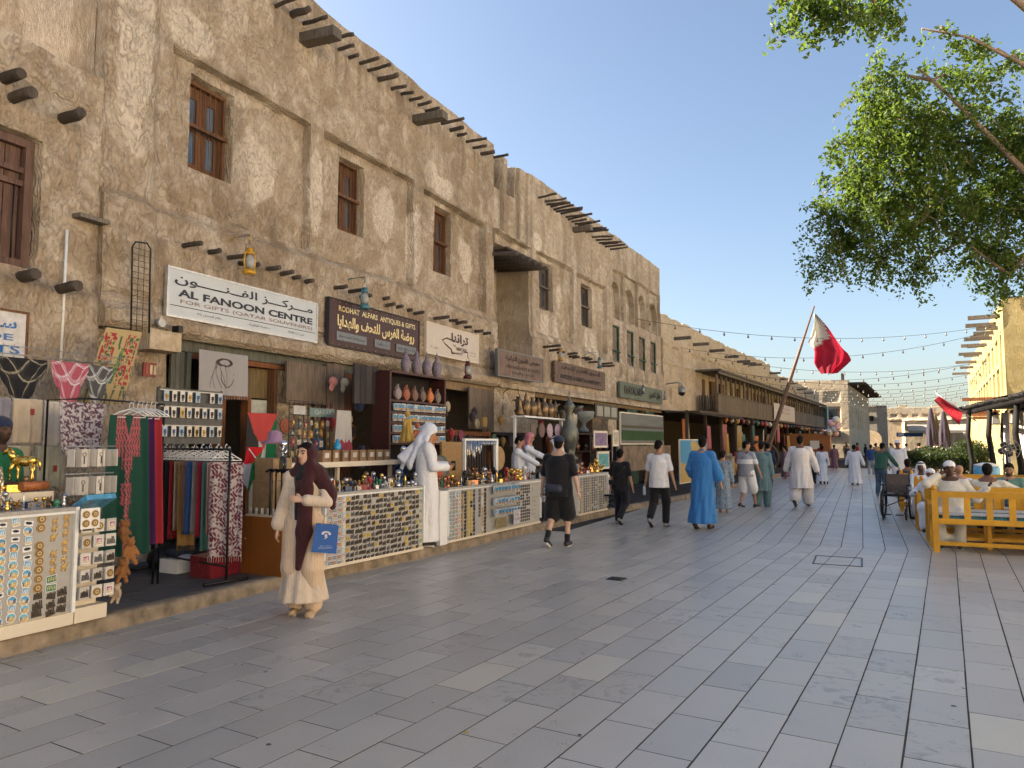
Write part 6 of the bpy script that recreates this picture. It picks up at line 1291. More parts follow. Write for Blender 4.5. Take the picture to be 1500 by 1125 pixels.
M_WSIGN = wood('carved brown sign wood', (.17, .12, .095)); M_CARVE = plain('burnt carved letters', (.022, .014, .012), .8)
FA2 = Frame(-7.85, 16.0, 3)
g4 = sign_board('shop_sign', FA2, -.12, 2.35, 3.27, 3.88, 0, M_WSIGN, 'carved brown wooden sign hung before the recessed corner', M_PLQ, th=.06)
T(arabic('معرض الفنون التراثية'), M_CARVE, FA2, 1.2, 3.72, 1.9, .16, g4, .004, bold=.02); T('HERITAGE ARTS & CRAFTS', M_CARVE, FA2, 1.2, 3.52, 1.9, .08, g4, .004); T(arabic('للتحف والهدايا'), M_CARVE, FA2, 1.2, 3.38, 1.2, .09, g4, .004)
g5 = sign_board('shop_sign', FB, 3.15, 7.3, 3.39, 4.0, .2, M_WSIGN, 'notched brown plank sign with carved writing on the niche house', None, th=.08)
for i in range(5):
 for s in (3.1, 7.3):
  q = MB(); bxF(q, FB, s, s + .05, 3.41 + i * .12, 3.47 + i * .12, .13, .195); q.build('notch', M_WSIGN, g5, world=True)
T(arabic('السوق القديم للتحف'), M_CARVE, FB, 5.2, 3.84, 3.2, .2, g5, .204, bold=.03); T('ANTIQUES & ORIENTAL HANDICRAFTS', M_CARVE, FB, 5.2, 3.57, 3.4, .15, g5, .204, bold=.02)
M_SIGNG = wood('faded green sign wood', (.16, .19, .145))
g6 = sign_board('shop_sign', FB, 8.8, 14.2, 3.25, 3.83, .22, M_SIGNG, 'long faded green wooden sign under the green windows', None, th=.08)
T('KHAYAL ART', M_CARVE, FB, 10.3, 3.56, 2.2, .3, g6, .224, bold=.03); T(arabic('خيال للفنون'), M_CARVE, FB, 13.1, 3.54, 1.6, .32, g6, .224, bold=.03)
g0 = sign_board('shop_sign', FA, 2.6, 4.93, 2.50, 3.02, .16, plain('cream plastic sign', (.50, .49, .48), .4), 'cream sign with blue letters cut by the picture edge', M_WIN)
M_BLUE = plain('blue sign ink', (.01, .12, .36), .4); T(arabic('سوق'), M_BLUE, FA, 4.62, 2.88, .42, .14, g0, .162, bold=.02); T('SOUVENIR GIFTS', M_BLUE, FA, 3.95, 2.62, 1.85, .085, g0, .162, bold=.02); T('TRADE', M_BLUE, FA, 4.45, 2.75, .7, .07, g0, .162, bold=.02)
def lantern(F, s, z, d, c, label, k=1.0, bracket=True):
 m = plain('enamel ' + c[0], c[1], .35, .3, var=.25, scale=30, bump=.4); t = thing('hurricane_lantern', label, 'lantern', F.p(s, d, z), F.rz)
 q = MB(); q.lathe([(.075, 0), (.095, .012), (.095, .05), (.075, .075), (.045, .09)], n=14); q.build('tank', m, t)
 q = MB(); q.lathe([(.05, .09), (.072, .14), (.072, .22), (.045, .29)], n=14); q.build('glass_chimney', plain('lantern glass', (.28, .28, .26), .08), t)
 q = MB(); q.lathe([(.05, .29), (.075, .30), (.06, .33), (.045, .34), (.045, .37), (.058, .375), (.02, .395)], n=14); q.build('hood', m, t)
 for sy in (-1, 1): q = MB(); q.tube([(0, sy * .088, .04), (0, sy * .105, .2), (0, sy * .085, .31), (0, sy * .05, .33)], .012, 6); q.build('side_tube', m, t)
 q = MB(); q.tube([(0, -.09, .3), (0, -.07, .42), (0, 0, .48), (0, .07, .42), (0, .09, .3)], .004, 5); q.build('handle', M_BLK if c[0] != 'blue' else m, t)
 if bracket: q = MB(); q.tube([(-d + .02, 0, .30), (-d + .03, 0, .5), (-d * .7, 0, .58), (0, 0, .58), (0, 0, .47)], .011, 6); q.ball((-d + .02, 0, .36), .04, 8, 6, (.5, 1, 1)); q.build('bracket', m, t)
 t.scale = (k, k, k); return t
lantern(FA, 7.83, 4.03, .45, ('yellow', (.50, .27, .02)), 'yellow hurricane lantern on a wall bracket above the white sign'); lantern(FA, 10.55, 3.98, .45, ('blue', (.05, .16, .20)), 'blue hurricane lantern on a wall bracket above the maroon sign')
lantern(FA, 14.17, 3.03, .55, ('maroon', (.10, .02, .02)), 'maroon hurricane lantern hanging below the cream sign', 1.0); lantern(FB, .30, 2.40, .45, ('black', (.02, .02, .02)), 'black hurricane lantern before the plaster pillar', 1.0)
lantern(FB, 2.75, 3.92, .55, ('amber', (.40, .20, .03)), 'amber hurricane lantern beside the canopy over the notched sign', .9); lantern(FB, 5.72, 3.98, .6, ('teal', (.04, .13, .15)), 'teal hurricane lantern over the right end of the notched sign', .9)
lantern(FB, 10.6, 3.45, .5, ('grey', (.12, .13, .14)), 'grey hurricane lantern over the green sign, left one', .9); lantern(FB, 13.6, 3.40, .5, ('pale', (.25, .26, .28)), 'pale hurricane lantern over the green sign, right one', .9)
# camera dome, lamp, conduit, cupboard, small red frame, ladder grid
t = thing('security_camera', 'black dome security camera on an arm past the green sign', 'camera', FC.p(.6, .7, 3.75), FC.rz); q = MB(); q.lathe([(.14, .3), (.17, .1), (.17, .06)], n=14); q.build('housing', M_GREY, t); q = MB(); q.ball((0, 0, .05), .15, 12, 8, (1, 1, 1)); q.build('dome', M_BLK, t); q = MB(); q.tube([(-.68, 0, .45), (-.2, 0, .5), (0, 0, .42), (0, 0, .3)], .035, 8); q.build('arm', M_GREY, t)
q = MB(); q.tube([FA.p(5.37, .10, 2.3), FA.p(5.37, .10, 4.08)], .016, 8); solid(q, 'conduit', M_WHITE, FA.p(5.37, .1, 2.3), 'thin white plastic conduit running up the low house wall', 'pipe', world=True)
t = thing('wall_cupboard', 'plastered box cupboard with a round lamp on top at the buttress foot', 'cupboard', FA.p(6.55, .0, 2.80)); q = MB(); bxF(q, FA, 6.31, 6.79, 2.80, 3.05, .08, .36, .01); q.build('box', M_PLC, t, world=True)
q = MB(); q.tube([FA.p(6.42, .36, 3.13), FA.p(6.42, .44, 3.13)], .055, 14); q.tube([FA.p(6.46, .36, 3.12), FA.p(6.66, .3, 3.14)], .015, 6); q.build('round_lamp', M_GREY, t, world=True); q = MB(); bxF(q, FA, 6.70, 6.77, 3.06, 3.14, .28, .40); q.build('junction_box', M_BLK, t, world=True)
t = thing('wall_plaque', 'small red framed plaque on the plaster pier', 'plaque', FA.p(6.5, .12, 2.49)); q = MB(); bxF(q, FA, 6.41, 6.60, 2.47, 2.65, .12, .145); q.build('panel', plain('dark red frame', (.18, .03, .02), .5), t, world=True)
for a, c in ((6.44, (.30, .05, .04)), (6.50, (.5, .4, .25)), (6.555, (.35, .3, .2))): q = MB(); bxF(q, FA, a, a + .035, 2.50, 2.62, .146, .152); q.build('stripe', plain('plaque stripe %.2f' % a, c, .5), t, world=True)
t = thing('wire_rack', 'tall narrow black wire display grid leaning on the buttress', 'rack', FA.p(6.1, .40, 3.0)); q = MB(); q.tube([FA.p(6.00, .42, 2.98), FA.p(5.99, .4, 4.0), FA.p(6.03, .4, 4.07), FA.p(6.19, .4, 4.09), FA.p(6.24, .4, 4.03), FA.p(6.25, .42, 2.98)], .011, 8); q.build('frame', M_BLK, t, world=True)
q = MB()
for i in range(14): z = 3.04 + i * .073; q.tube([FA.p(6.0, .415, z), FA.p(6.25, .415, z)], .0035, 4)
for s in (6.08, 6.16): q.tube([FA.p(s, .41, 2.98), FA.p(s, .4, 4.07)], .0035, 4)
q.build('grid', M_BLK, t, world=True)
# ------------------------------------------------------------------ first stall (picture edge)
S1 = Frame(-5.95, 0, 0)
def stall(label, F, s0, s1, z0, z1, depth, sk_=.035):
 t = thing('market_stall', label, 'stall', F.p((s0 + s1) / 2, -.2, .12), F.rz)
 q = MB(); bxF(q, F, s0, s1, z0 + sk_, z1 - .03, -depth, -.012); q.build('body', M_CREAM, t, world=True)
 q = MB(); bxF(q, F, s0, s1, z0, z0 + sk_, -depth, .012); q.build('skirting', M_CREAM, t, world=True)
 q = MB(); bxF(q, F, s0 - .01, s1 + .01, z1 - .03, z1, -depth, .02); q.build('tabletop', plain('grey stall top', (.30, .29, .27), .4), t, world=True)
 q = MB(); bxF(q, F, s0 + .02, s1 - .03, z0 + sk_ + .01, z1 - .05, -.012, .002); q.build('display_board', plain('pale grey display board', (.33, .32, .30), .45, var=.05), t, world=True)
 q = MB(); bxF(q, F, s1 - .03, s1, z0 + .1, z1, -.01, .03); bxF(q, F, s0, s0 + .02, z0 + .1, z1, -.01, .02); bxF(q, F, s0 + .02, s1 - .03, z1 - .05, z1 - .031, -.01, .022); q.build('edge_trim', M_WHITE, t, world=True)
 return t
st1 = stall('nearest souvenir stall with round magnets on its board at the picture edge', S1, 2.3, 4.10, .14, 1.10, .75, .1)
q = MB(); bxF(q, S1, 4.11, 4.40, .14, .26, -.7, .012); q.build('skirting', M_CREAM, st1, world=True); q = MB(); bxF(q, S1, 4.11, 4.36, .26, 1.05, -.7, -.08); q.build('end_rack', M_CREAM, st1, world=True)
rowsz = [1.02 - i * .0665 for i in range(12)]; colS = [4.02 - .075, 3.87, 3.765, 3.66, 3.555, 3.45, 3.345, 3.24]
MG = 'souvenir magnets on the stall boards'
for ci, s in enumerate([4.0, 3.905, 3.80, 3.70, 3.60, 3.50, 3.40]):
 for ri, z in enumerate(rowsz):
  zz = z - (ci % 2) * .015 + rnd.uniform(-.006, .006); ss = s + rnd.uniform(-.006, .006)
  if ci <= 1: kind = 'camelmag' if ri < 7 else ('rect0' if ri < 9 else 'skyline');
  elif ci == 2: kind = 'medal' if ri < 9 else 'skyline'
  elif ci == 6: kind = 'plate%d' % (ri % 3)
  else: kind = rnd.choice(['sky0', 'sky1', 'sky2', 'plate0', 'oval', 'sky1'])
  if ci in (0,) and kind == 'rect0': continue
  if rnd.random() < .05: continue
  look = {'camelmag': 'gold camel magnet', 'rect0': 'green oblong magnet', 'skyline': 'dark skyline magnet', 'medal': 'brown gold round magnet', 'oval': 'dark oval magnet'}.get(kind, 'blue and sand ' + ('round' if kind[:3] == 'sky' else 'square') + ' magnet')
  magnet(kind, S1, ss, .006, zz, '%s on the nearest stall, %s row, %s column from the right' % (look, ORD[ri + 1], ORD[ci + 1]), MG, tw=.2, scl=rnd.uniform(1.1, 1.3))
# bagged cards on the end rack
PRINTS = ['skyline', 'medal', 'plate1', 'skylines']
for ri, z in enumerate((.93, .80, .66, .52, .38)):
 for ci in range(3):
  s = 4.17 + ci * .105 + .01 * ri * 0; q = thing('carded_souvenir', 'bagged souvenir card on the end rack, %s row from the top, %s column' % (ORD[ri + 1], ORD[ci + 1]), 'souvenir', S1.p(s, .03 + .01 * ci, z), S1.rz + rnd.uniform(-.15, .15), group='carded souvenirs hanging on the end rack')
  b = MB(); b.box((0, 0, 0), (.012, .088, .105)); b.build('card', M_CARD, q); b = MB(); b.box((-.02, 0, -.004), (.02, .084, .10)); b.build('card_pack', M_PLAST, q)
  o = link('print', figure_mesh(PRINTS[(ri + ci) % 4]), M_PRINT, q); o.location = (.009, 0, -.004); o.scale = (1, 1.15, 1.15)
t = thing('medallion_card', 'white card of four gold and blue medallions above the end rack', 'souvenir', S1.p(4.17, .07, 1.0), 0); b = MB(); b.box((0, 0, 0), (.006, .17, .17)); b.build('card', M_WHITE, t)
for y in (-.04, .04):
 for z in (-.04, .035): o = link('medallion', figure_mesh('medal'), M_PRINT, t); o.location = (.005, y, z); o.scale = (1, 1.1, 1.1)
t = thing('magnet_box', 'tilted blue box of round picture magnets on the stall corner', 'box', S1.p(4.25, .0, 1.13), 0, tilt=(0, R(-28))); b = MB(); b.box((0, 0, 0), (.20, .27, .045)); b.build('tray', plain('blue sky print', (.08, .26, .42), .3, var=.5, scale=20), t)
for i in range(8):
 o = link('round_magnet', figure_mesh('sky%d' % (i % 3)), M_PRINT, t); o.location = (-.045 + .09 * (i // 4), -.095 + (i % 4) * .063, .025); o.rotation_euler = (0, R(-90), 0)
# teddy bears hanging at the corner
M_BEAR = plain('ginger plush', (.26, .11, .035), .95, var=.35, scale=80, bump=1.0, objvar=.2)
for i, (s, z, k, lb) in enumerate(((4.55, .84, 1.0, 'ginger plush camel toy, topmost of the hanging string'), (4.62, .66, 1.15, 'ginger plush bear toy, middle of the hanging string'), (4.56, .50, 1.0, 'brown plush bear toy with crossed legs on the hanging string'), (4.52, .31, .8, 'pale plush toy, lowest of the hanging string'))):
 B = Soft(.006); B.ell((0, 0, 0), (.045 * k, .04 * k, .055 * k)); B.ell((.015, 0, .075 * k), (.034 * k, .034 * k, .032 * k)); B.ell((.045 * k, 0, .068 * k), (.018, .016, .014))
 for sy in (-1, 1): B.ell((0, sy * .028 * k, .105 * k), (.010, .013, .013)); B.cap((.01, sy * .035 * k, .03 * k), (.035, sy * .055 * k, -.02 * k), .014 * k); B.cap((.01, sy * .022 * k, -.04 * k), (.04, sy * .035 * k, -.085 * k), .018 * k)
 link('plush_toy', B.mesh('plush_toy'), M_BEAR if i < 3 else plain('pale plush', (.40, .30, .20), .95), None, tuple(S1.p(s, -.02, z)), (0, 0, R(20 - 30 * i)), label=lb, cat='soft toy', group='plush toys hanging at the stall corner')
# ---- small wares
def ware_mesh(kind):
 key = 'w_' + kind
 if key in _gm: return _gm[key]
 q = MB()
 if kind == 'camel':
  q.ball((0, 0, .075), .028, 8, 6, (1.5, .7, .85)); q.ball((-.004, 0, .103), .014, 6, 5)
  for x in (-.028, -.016, .018, .03):
   for y in (.008 if x in (-.028, .018) else -.008,): q.tube([(x, y, .07), (x + .003, y, .035), (x, y, 0)], [.008, .005, .005], 5)
  q.tube([(.036, 0, .08), (.055, 0, .09), (.06, 0, .12), (.078, 0, .122)], [.014, .009, .008, .007], 6); q.tube([(-.04, 0, .08), (-.05, 0, .05)], .003, 4)
 elif kind == 'dallah':
  q.lathe([(.024, 0), (.034, .012), (.022, .05), (.014, .075), (.020, .095), (.018, .11), (.006, .125), (.002, .15)], n=12); q.tube([(.018, 0, .09), (.05, 0, .115), (.062, 0, .105)], [.009, .006, .003], 5); q.tube([(-.014, 0, .10), (-.042, 0, .095), (-.044, 0, .045), (-.026, 0, .02)], .004, 5)
 elif kind == 'cup': q.lathe([(.03, 0), (.03, .012), (.010, .022), (.008, .06), (.026, .09), (.030, .12), (.026, .14)], n=12)
 elif kind == 'tower': q.lathe([(.022, 0), (.022, .01), (.012, .014), (.010, .10), (.005, .13), (.001, .17)], n=8)
 elif kind == 'trophy':
  q.lathe([(.034, 0), (.036, .02), (.030, .05), (.018, .065), (.015, .09)], n=12)
  for j in range(3): a = 2.1 * j; q.tube([(.012 * math.cos(a), .012 * math.sin(a), .08), (.03 * math.cos(a + .7), .03 * math.sin(a + .7), .12), (.034 * math.cos(a + 1.4), .034 * math.sin(a + 1.4), .16)], [.012, .010, .007], 6)
  q.ball((0, 0, .185), .038, 12, 8)
 elif kind == 'bowl': q.lathe([(.018, 0), (.012, .01), (.045, .04), (.05, .055), (.046, .055), (.01, .02)], n=14)
 elif kind == 'box': q.box((0, 0, .025), (.07, .10, .05)); q.box((0, 0, .057), (.074, .104, .012)); q.ball((.037, 0, .04), .006, 6, 4)
 elif kind == 'globe': q.lathe([(.025, 0), (.025, .015), (.018, .02)], n=12); q.ball((0, 0, .048), .032, 12, 8)
 elif kind == 'horse':
  q.ball((0, 0, .22), .07, 12, 8, (1.75, .72, .85)); q.ball((.09, 0, .235), .055, 10, 7, (1, .7, 1.05)); q.ball((-.095, 0, .23), .058, 10, 7, (1, .75, 1))
  for x, y, dx in ((.10, .025, .05), (.09, -.025, -.01), (-.10, .025, -.03), (-.115, -.025, .02)): q.tube([(x, y, .2), (x + dx, y, .11), (x + dx * .6, y, .04), (x + dx * .9, y, 0)], [.028, .014, .010, .014], 7)
  q.tube([(.11, 0, .25), (.165, 0, .31), (.19, 0, .35)], [.045, .032, .026], 9); q.tube([(.18, 0, .355), (.235, 0, .315), (.25, 0, .30)], [.028, .018, .013], 8); q.tube([(.12, 0, .31), (.165, 0, .37)], .012, 5); q.tube([(-.14, 0, .25), (-.19, 0, .22), (-.20, 0, .12)], [.014, .02, .008], 6)
 elif kind == 'vase': q.lathe([(.05, 0), (.055, .01), (.085, .09), (.09, .15), (.06, .21), (.03, .24), (.028, .28), (.045, .30)], n=16)
 elif kind == 'lampvase': q.lathe([(.05, 0), (.06, .02), (.085, .10), (.095, .17), (.075, .25), (.045, .31), (.03, .34), (.045, .36), (.02, .40), (.005, .46)], n=14)
 elif kind == 'flask':
  q.tube([(-.02, 0, .085), (.02, 0, .085)], .075, 16, smooth=False); q.tube([(-.028, 0, .085), (.028, 0, .085)], .05, 14, smooth=False); q.lathe([(.022, .15), (.016, .18), (.02, .22)], n=8); q.lathe([(.03, -.0), (.02, .012)], n=8)
  for sy in (-1, 1): q.tube([(0, sy * .05, .135), (0, sy * .055, .17), (0, sy * .02, .185)], .006, 5)
 elif kind == 'ewer':
  q.lathe([(.20, 0), (.22, .04), (.12, .12), (.17, .30), (.24, .55), (.22, .75), (.12, .95), (.085, 1.15), (.14, 1.30), (.15, 1.36), (.10, 1.42), (.05, 1.5), (.015, 1.62), (.02, 1.68), (.004, 1.74)], n=20)
  q.tube([(.12, 0, 1.18), (.26, 0, 1.32), (.36, 0, 1.34)], [.07, .05, .02], 7); q.tube([(-.10, 0, 1.25), (-.30, 0, 1.2), (-.33, 0, .85), (-.22, 0, .55)], .025, 7)
 elif kind == 'urn': q.lathe([(.10, 0), (.10, .03), (.04, .10), (.05, .16), (.19, .26), (.21, .36), (.20, .38), (.16, .38)], n=18)
 elif kind == 'bigjar': q.lathe([(.14, 0), (.17, .02), (.25, .28), (.27, .5), (.24, .7), (.17, .8), (.16, .84), (.20, .88)], n=18)
 me = q.build('tmp', None); d = me.data; bpy.data.objects.remove(me); _gm[key] = d; return d
_wm = {}
def ware(kind, m, p, rz=0.0, k=1.0, label='', cat='ornament', group=None, name=None, col_=None):
 key = (kind, m.name)
 if key not in _wm: d = ware_mesh(kind).copy(); d.materials.clear(); d.materials.append(m); _wm[key] = d
 nm = name or {'camel': 'camel_figurine', 'dallah': 'coffee_pot', 'cup': 'goblet', 'tower': 'tower_model', 'trophy': 'cup_trophy', 'bowl': 'bowl', 'box': 'trinket_box', 'globe': 'glass_globe', 'horse': 'horse_figurine', 'vase': 'vase', 'lampvase': 'patterned_vase', 'flask': 'round_flask', 'ewer': 'giant_coffee_pot', 'urn': 'stone_urn', 'bigjar': 'painted_jar'}[kind]
 o = link(nm, _wm[key], None, None, tuple(p), (0, 0, rz), label=label, cat=cat, group=group); o.scale = (k, k, k); return o
WM = [('brass', M_GOLD), ('tin', M_STEEL), ('bronze', M_BRONZE), ('copper', plain('copper', (.45, .19, .10), .3, .9, var=.3)), ('dark blue', plain('dark glaze', (.02, .04, .10), .2, var=.4)), ('red', plain('red enamel', (.28, .03, .03), .3)), ('white', plain('white ceramic', (.6, .58, .55), .3)), ('green', plain('green enamel', (.04, .20, .12), .3)), ('black', plain('black resin', (.02, .02, .02), .3))]
WN = {'camel': 'camel figurine', 'dallah': 'coffee pot', 'cup': 'goblet', 'tower': 'tower model', 'trophy': 'small trophy', 'bowl': 'bowl', 'box': 'trinket box', 'globe': 'globe'}
def ware_rows(F, s0, s1, rows, z, where, group, wts, kinds=('camel', 'dallah', 'cup', 'tower', 'bowl', 'box', 'globe', 'trophy'), step=.075, kk=(.75, 1.15)):
 for ri, (d, rname) in enumerate(rows):
  s = s0 + rnd.uniform(0, .04); i = 0
  while s < s1:
   i += 1; kd = rnd.choice(kinds); cn2, m = rnd.choices(WM, wts)[0]
   ware(kd, m, F.p(s, d + rnd.uniform(-.02, .02), z), F.rz + rnd.uniform(-1, 1), rnd.uniform(*kk), '%s %s on %s, %s row, %s from the near end' % (cn2, WN[kd], where, rname, ordn(i)), 'ornament', group); s += step * rnd.uniform(.8, 1.3)
ware_rows(S1, 3.0, 4.12, [(-.12, 'front'), (-.26, 'middle')], 1.10, 'the nearest stall top', 'small metal ornaments on the stall tops', (7, 4, 6, 2, 2, .6, 1, .4, 1), step=.062, kk=(.5, .85))
q = MB(); q.box(S1.p(3.5, -.48, 1.16), (.25, 1.25, .12)); q.build('stepped_shelf', M_CREAM, st1, world=True); ware_rows(S1, 3.05, 4.05, [(-.47, 'raised back')], 1.22, 'the nearest stall top', 'small metal ornaments on the stall tops', (7, 2, 4, 4, 1, .2, 1, .4, .5), kinds=('bowl', 'box', 'cup', 'dallah', 'globe'), step=.085, kk=(.8, 1.1))
ware('horse', M_GOLD, S1.p(4.02, -.62, 1.30), R(200), .78, 'shiny brass horse statue prancing on the nearest stall', 'statue'); ware('horse', plain('pale brass', (.6, .5, .32), .3, .9), S1.p(3.76, -.50, 1.20), R(150), .62, 'pale brass horse statue lower left of the shiny one', 'statue')
q = MB(); q.tube([(0, -.11, 0), (0, .11, 0)], .04, 12); solid(q, 'fabric_roll', plain('orange brocade roll', (.30, .10, .03), .5, var=.5, scale=60), S1.p(3.98, -.40, 1.27), 'orange brocade roll lying behind the ornaments', 'cloth roll')
q = MB(); q.box((0, 0, .06), (.16, .28, .12)); solid(q, 'gilt_casket', plain('gilt filigree', (.40, .28, .10), .3, .8, var=.6, scale=50), S1.p(3.70, -.55, 1.10), 'gilt filigree casket beside the horse statues', 'box'); q = MB(); q.lathe([(.065, 0), (.07, .01), (.005, .035)], n=18); solid(q, 'sequin_cushion', plain('amber sequins', (.55, .28, .02), .4, var=.5, scale=90), S1.p(3.80, -.33, 1.12), 'round amber sequinned pad among the small ornaments', 'pad')
# ---- standing packs of key ring cards on a rack
t = thing('card_rack', 'wire rack of grey key ring cards behind the stall corner', 'rack', (-6.2, 4.38, .12)); q = MB(); q.tube([(-6.22, 4.38, .12), (-6.22, 4.38, 1.66)], .012, 6); q.tube([(-6.22, 4.16, 1.60), (-6.22, 4.62, 1.60)], .008, 6); q.tube([(-6.22, 4.16, 1.36), (-6.22, 4.62, 1.36)], .008, 6); q.build('stand', M_GREY, t, world=True)
for r2, z in enumerate((1.50, 1.26)):
 for i in range(13):
  q = MB(); q.box((-6.18 + .07 * (i % 2) * .4, 4.18 + i * .034, z), (.085, .006, .15), rz=R(20 if i % 4 else 5)); q.build('key_ring_card', M_CARD, t, world=True)
 for i, s in enumerate((4.26, 4.42)):
  q = MB(); q.box((-6.125, s, z), (.006, .075, .155)); o = q.build('front_card', M_CARD, t, world=True); q = MB(); q.tube([(-6.12, s + .016 * math.cos(a), z + .03 + .016 * math.sin(a)) for a in np.linspace(0, 2 * PI, 11)], .0025, 4); q.tube([(-6.12, s, z + .012), (-6.12, s, z - .05)], .005, 5); q.build('key_ring', M_DMAG, t, world=True)
# ---- headcloths, packed shirts, rug and dresses against the low house
def keff(cA, cB, band):
 def f(U, V):
  p = (U + V * .9) * 7; r2 = (U - V * .9) * 7; chk = ((np.floor(U * 60) + np.floor(V * 50)) % 2); C = mixc(cA, cB, chk * .35 + ((np.abs(p % 3.5 - 1.7) < .25) | (np.abs(r2 % 3.5 - 1.7) < .25)) * .65)
  b = ((np.abs(p % 3.5 - 1.2) < .12) | (np.abs(r2 % 3.5 - 1.2) < .12)) * 1.0; return mixc((0, 0, 0), (1, 1, 1), b)[..., :1] * np.array(band) + C * (1 - b[..., None])
 return f
Xn = Vector((1, 0, 0)); Yu = Vector((0, 1, 0))
hang('checked_headcloth', (-7.5, 4.52, 2.47), Yu, Xn, .50, .58, M_DYE, keff((.012, .012, .016), (.03, .03, .03), (.30, .27, .20)), res=(50, 50), point=.85, amp=.012, label='black and beige checked headcloth pegged on the rail, left of the red one', cat='headcloth', fringe=18)
hang('checked_headcloth', (-7.45, 4.98, 2.47), Yu, Xn, .40, .58, M_DYE, keff((.33, .035, .07), (.5, .3, .36), (.58, .55, .60)), res=(50, 50), point=.85, amp=.012, label='red and white checked headcloth pegged in the middle of the rail', cat='headcloth')
hang('checked_headcloth', (-7.47, 5.30, 2.47), Yu, Xn, .36, .48, M_DYE, keff((.03, .03, .035), (.3, .3, .3), (.55, .56, .58)), res=(50, 50), point=.8, amp=.012, label='black and white checked headcloth pegged right of the red one', cat='headcloth')
q = MB(); q.tube([(-7.5, 3.6, 2.5), (-7.5, 5.6, 2.5)], .006, 5); q.tube([(-7.5, 3.6, 2.58), (-7.5, 5.6, 2.58)], .004, 5)
for i in range(20): q.tube([(-7.5, 3.6 + i * .105, 2.44), (-7.5, 3.6 + i * .105, 2.60)], .003, 4)
for s in (3.7, 5.5): q.tube([(-8.2, s, 2.54), (-7.5, s, 2.54)], .008, 5)
solid(q, 'wire_rail', M_GREY, (-7.5, 4.6, 2.5), 'thin wire mesh rail holding the headcloths on the wall', 'rail', world=True)
t = thing('hanging_rug', 'tan hanging rug with a green peacock among red flowers', 'rug', (-7.62, 5.6, 2.0), 0)
def peac(U, V):
 C = np.ones(U.shape + (3,)) * np.array((.40, .30, .15)); r = np.abs(U - .5 - .10 * np.sin(V * 5)) ; tail = (V > .25) & (V < .74) & (r < .05 + .10 * (V - .25)); C[tail] = (.045, .13, .06)
 C[(V > .1) & (V < .28) & (np.abs(U - .47 - .1 * (V - .1)) < .025)] = (.05, .12, .07); fl = fbm(U * 16, V * 22, 3, 2); m = (fl > .56) & (V > .06) & (V < .8) & (~tail) & (np.abs(U - .5) > .12) & (np.abs(U - .5) < .46); C[m] = (.30, .035, .04); m2 = (fl < .36) & (V > .1) & (V < .8) & ~tail & (np.abs(U - .5) > .15); C[m2] = (.07, .11, .06)
 gr = (V > .82) & (fbm(U * 30, V * 4, 5, 1) > .5); C[gr] = (.08, .10, .07); sp = tail & (fbm(U * 40, V * 60, 8, 1) > .62); C[sp] = (.22, .26, .08); return C
hang('rug_cloth', (-7.62, 5.72, 2.93), (.10, 1, 0), Xn, .43, .86, M_DYE, peac, res=(60, 90), amp=.01, nf=1.5, shear=-.22, wb=1.1, parent=t, fringe=26)
for i, (s, w, zt, h, c, lb) in enumerate(((4.45, .27, 2.05, .42, (.46, .38, .28), 'packed cream garment with a red tag, upper row, left'), (4.76, .30, 2.04, .44, (.50, .45, .38), 'packed off white garment with a red tag, upper row, right'), (4.38, .24, 1.60, .36, (.44, .38, .26), 'packed cream garment behind the brass horse, lower row'), (4.70, .28, 1.60, .40, (.42, .40, .30), 'packed greenish cream garment with a red tag, lower row'), (4.98, .10, 1.98, .5, (.40, .33, .24), 'narrow packed garment edge hanging right of the upper row'), (4.16, .26, 2.05, .28, (.20, .19, .23), 'grey garment hanging at the picture edge under the headcloth'))):
 o = hang('packed_garment', (-7.25, s, zt), Yu, Xn, w, h, C_('garment %d' % i, c), amp=.012, nf=2.5, seed=i, label=lb, cat='garment', group=None)
 b = MB(); b.box((-7.225, s + .03, zt - .12 + (0 if i < 2 else -.1)), (.004, .035, .06));
 if i in (0, 1, 3): b.build('tag', plain('red tag', (.30, .03, .03), .5), o, world=True)
 b = MB(); b.box((-7.27, s, zt - h / 2), (.008, w * 1.02, h * 1.02)); b.build('backing_board', M_PLAST, o, world=True)
def hanger(parent, p, u, w=.36, world=True):
 q = MB(); p = Vector(p); u = Vector(u).normalized(); q.tube([p + u * (-w / 2) + Vector((0, 0, -.10)), p + u * (-w * .25) + Vector((0, 0, -.05)), p + Vector((0, 0, -.02)), p + u * (w * .25) + Vector((0, 0, -.05)), p + u * (w / 2) + Vector((0, 0, -.10))], .006, 5); q.tube([p + u * (-w / 2) + Vector((0, 0, -.10)), p + u * (w / 2) + Vector((0, 0, -.10))], .005, 5)
 q.tube([p + Vector((0, 0, -.02)), p + Vector((0, 0, .025)), p + u * .018 + Vector((0, 0, .05)), p + u * .03 + Vector((0, 0, .035))], .004, 5); return q.build('hanger', M_WHITE, parent, world=world)
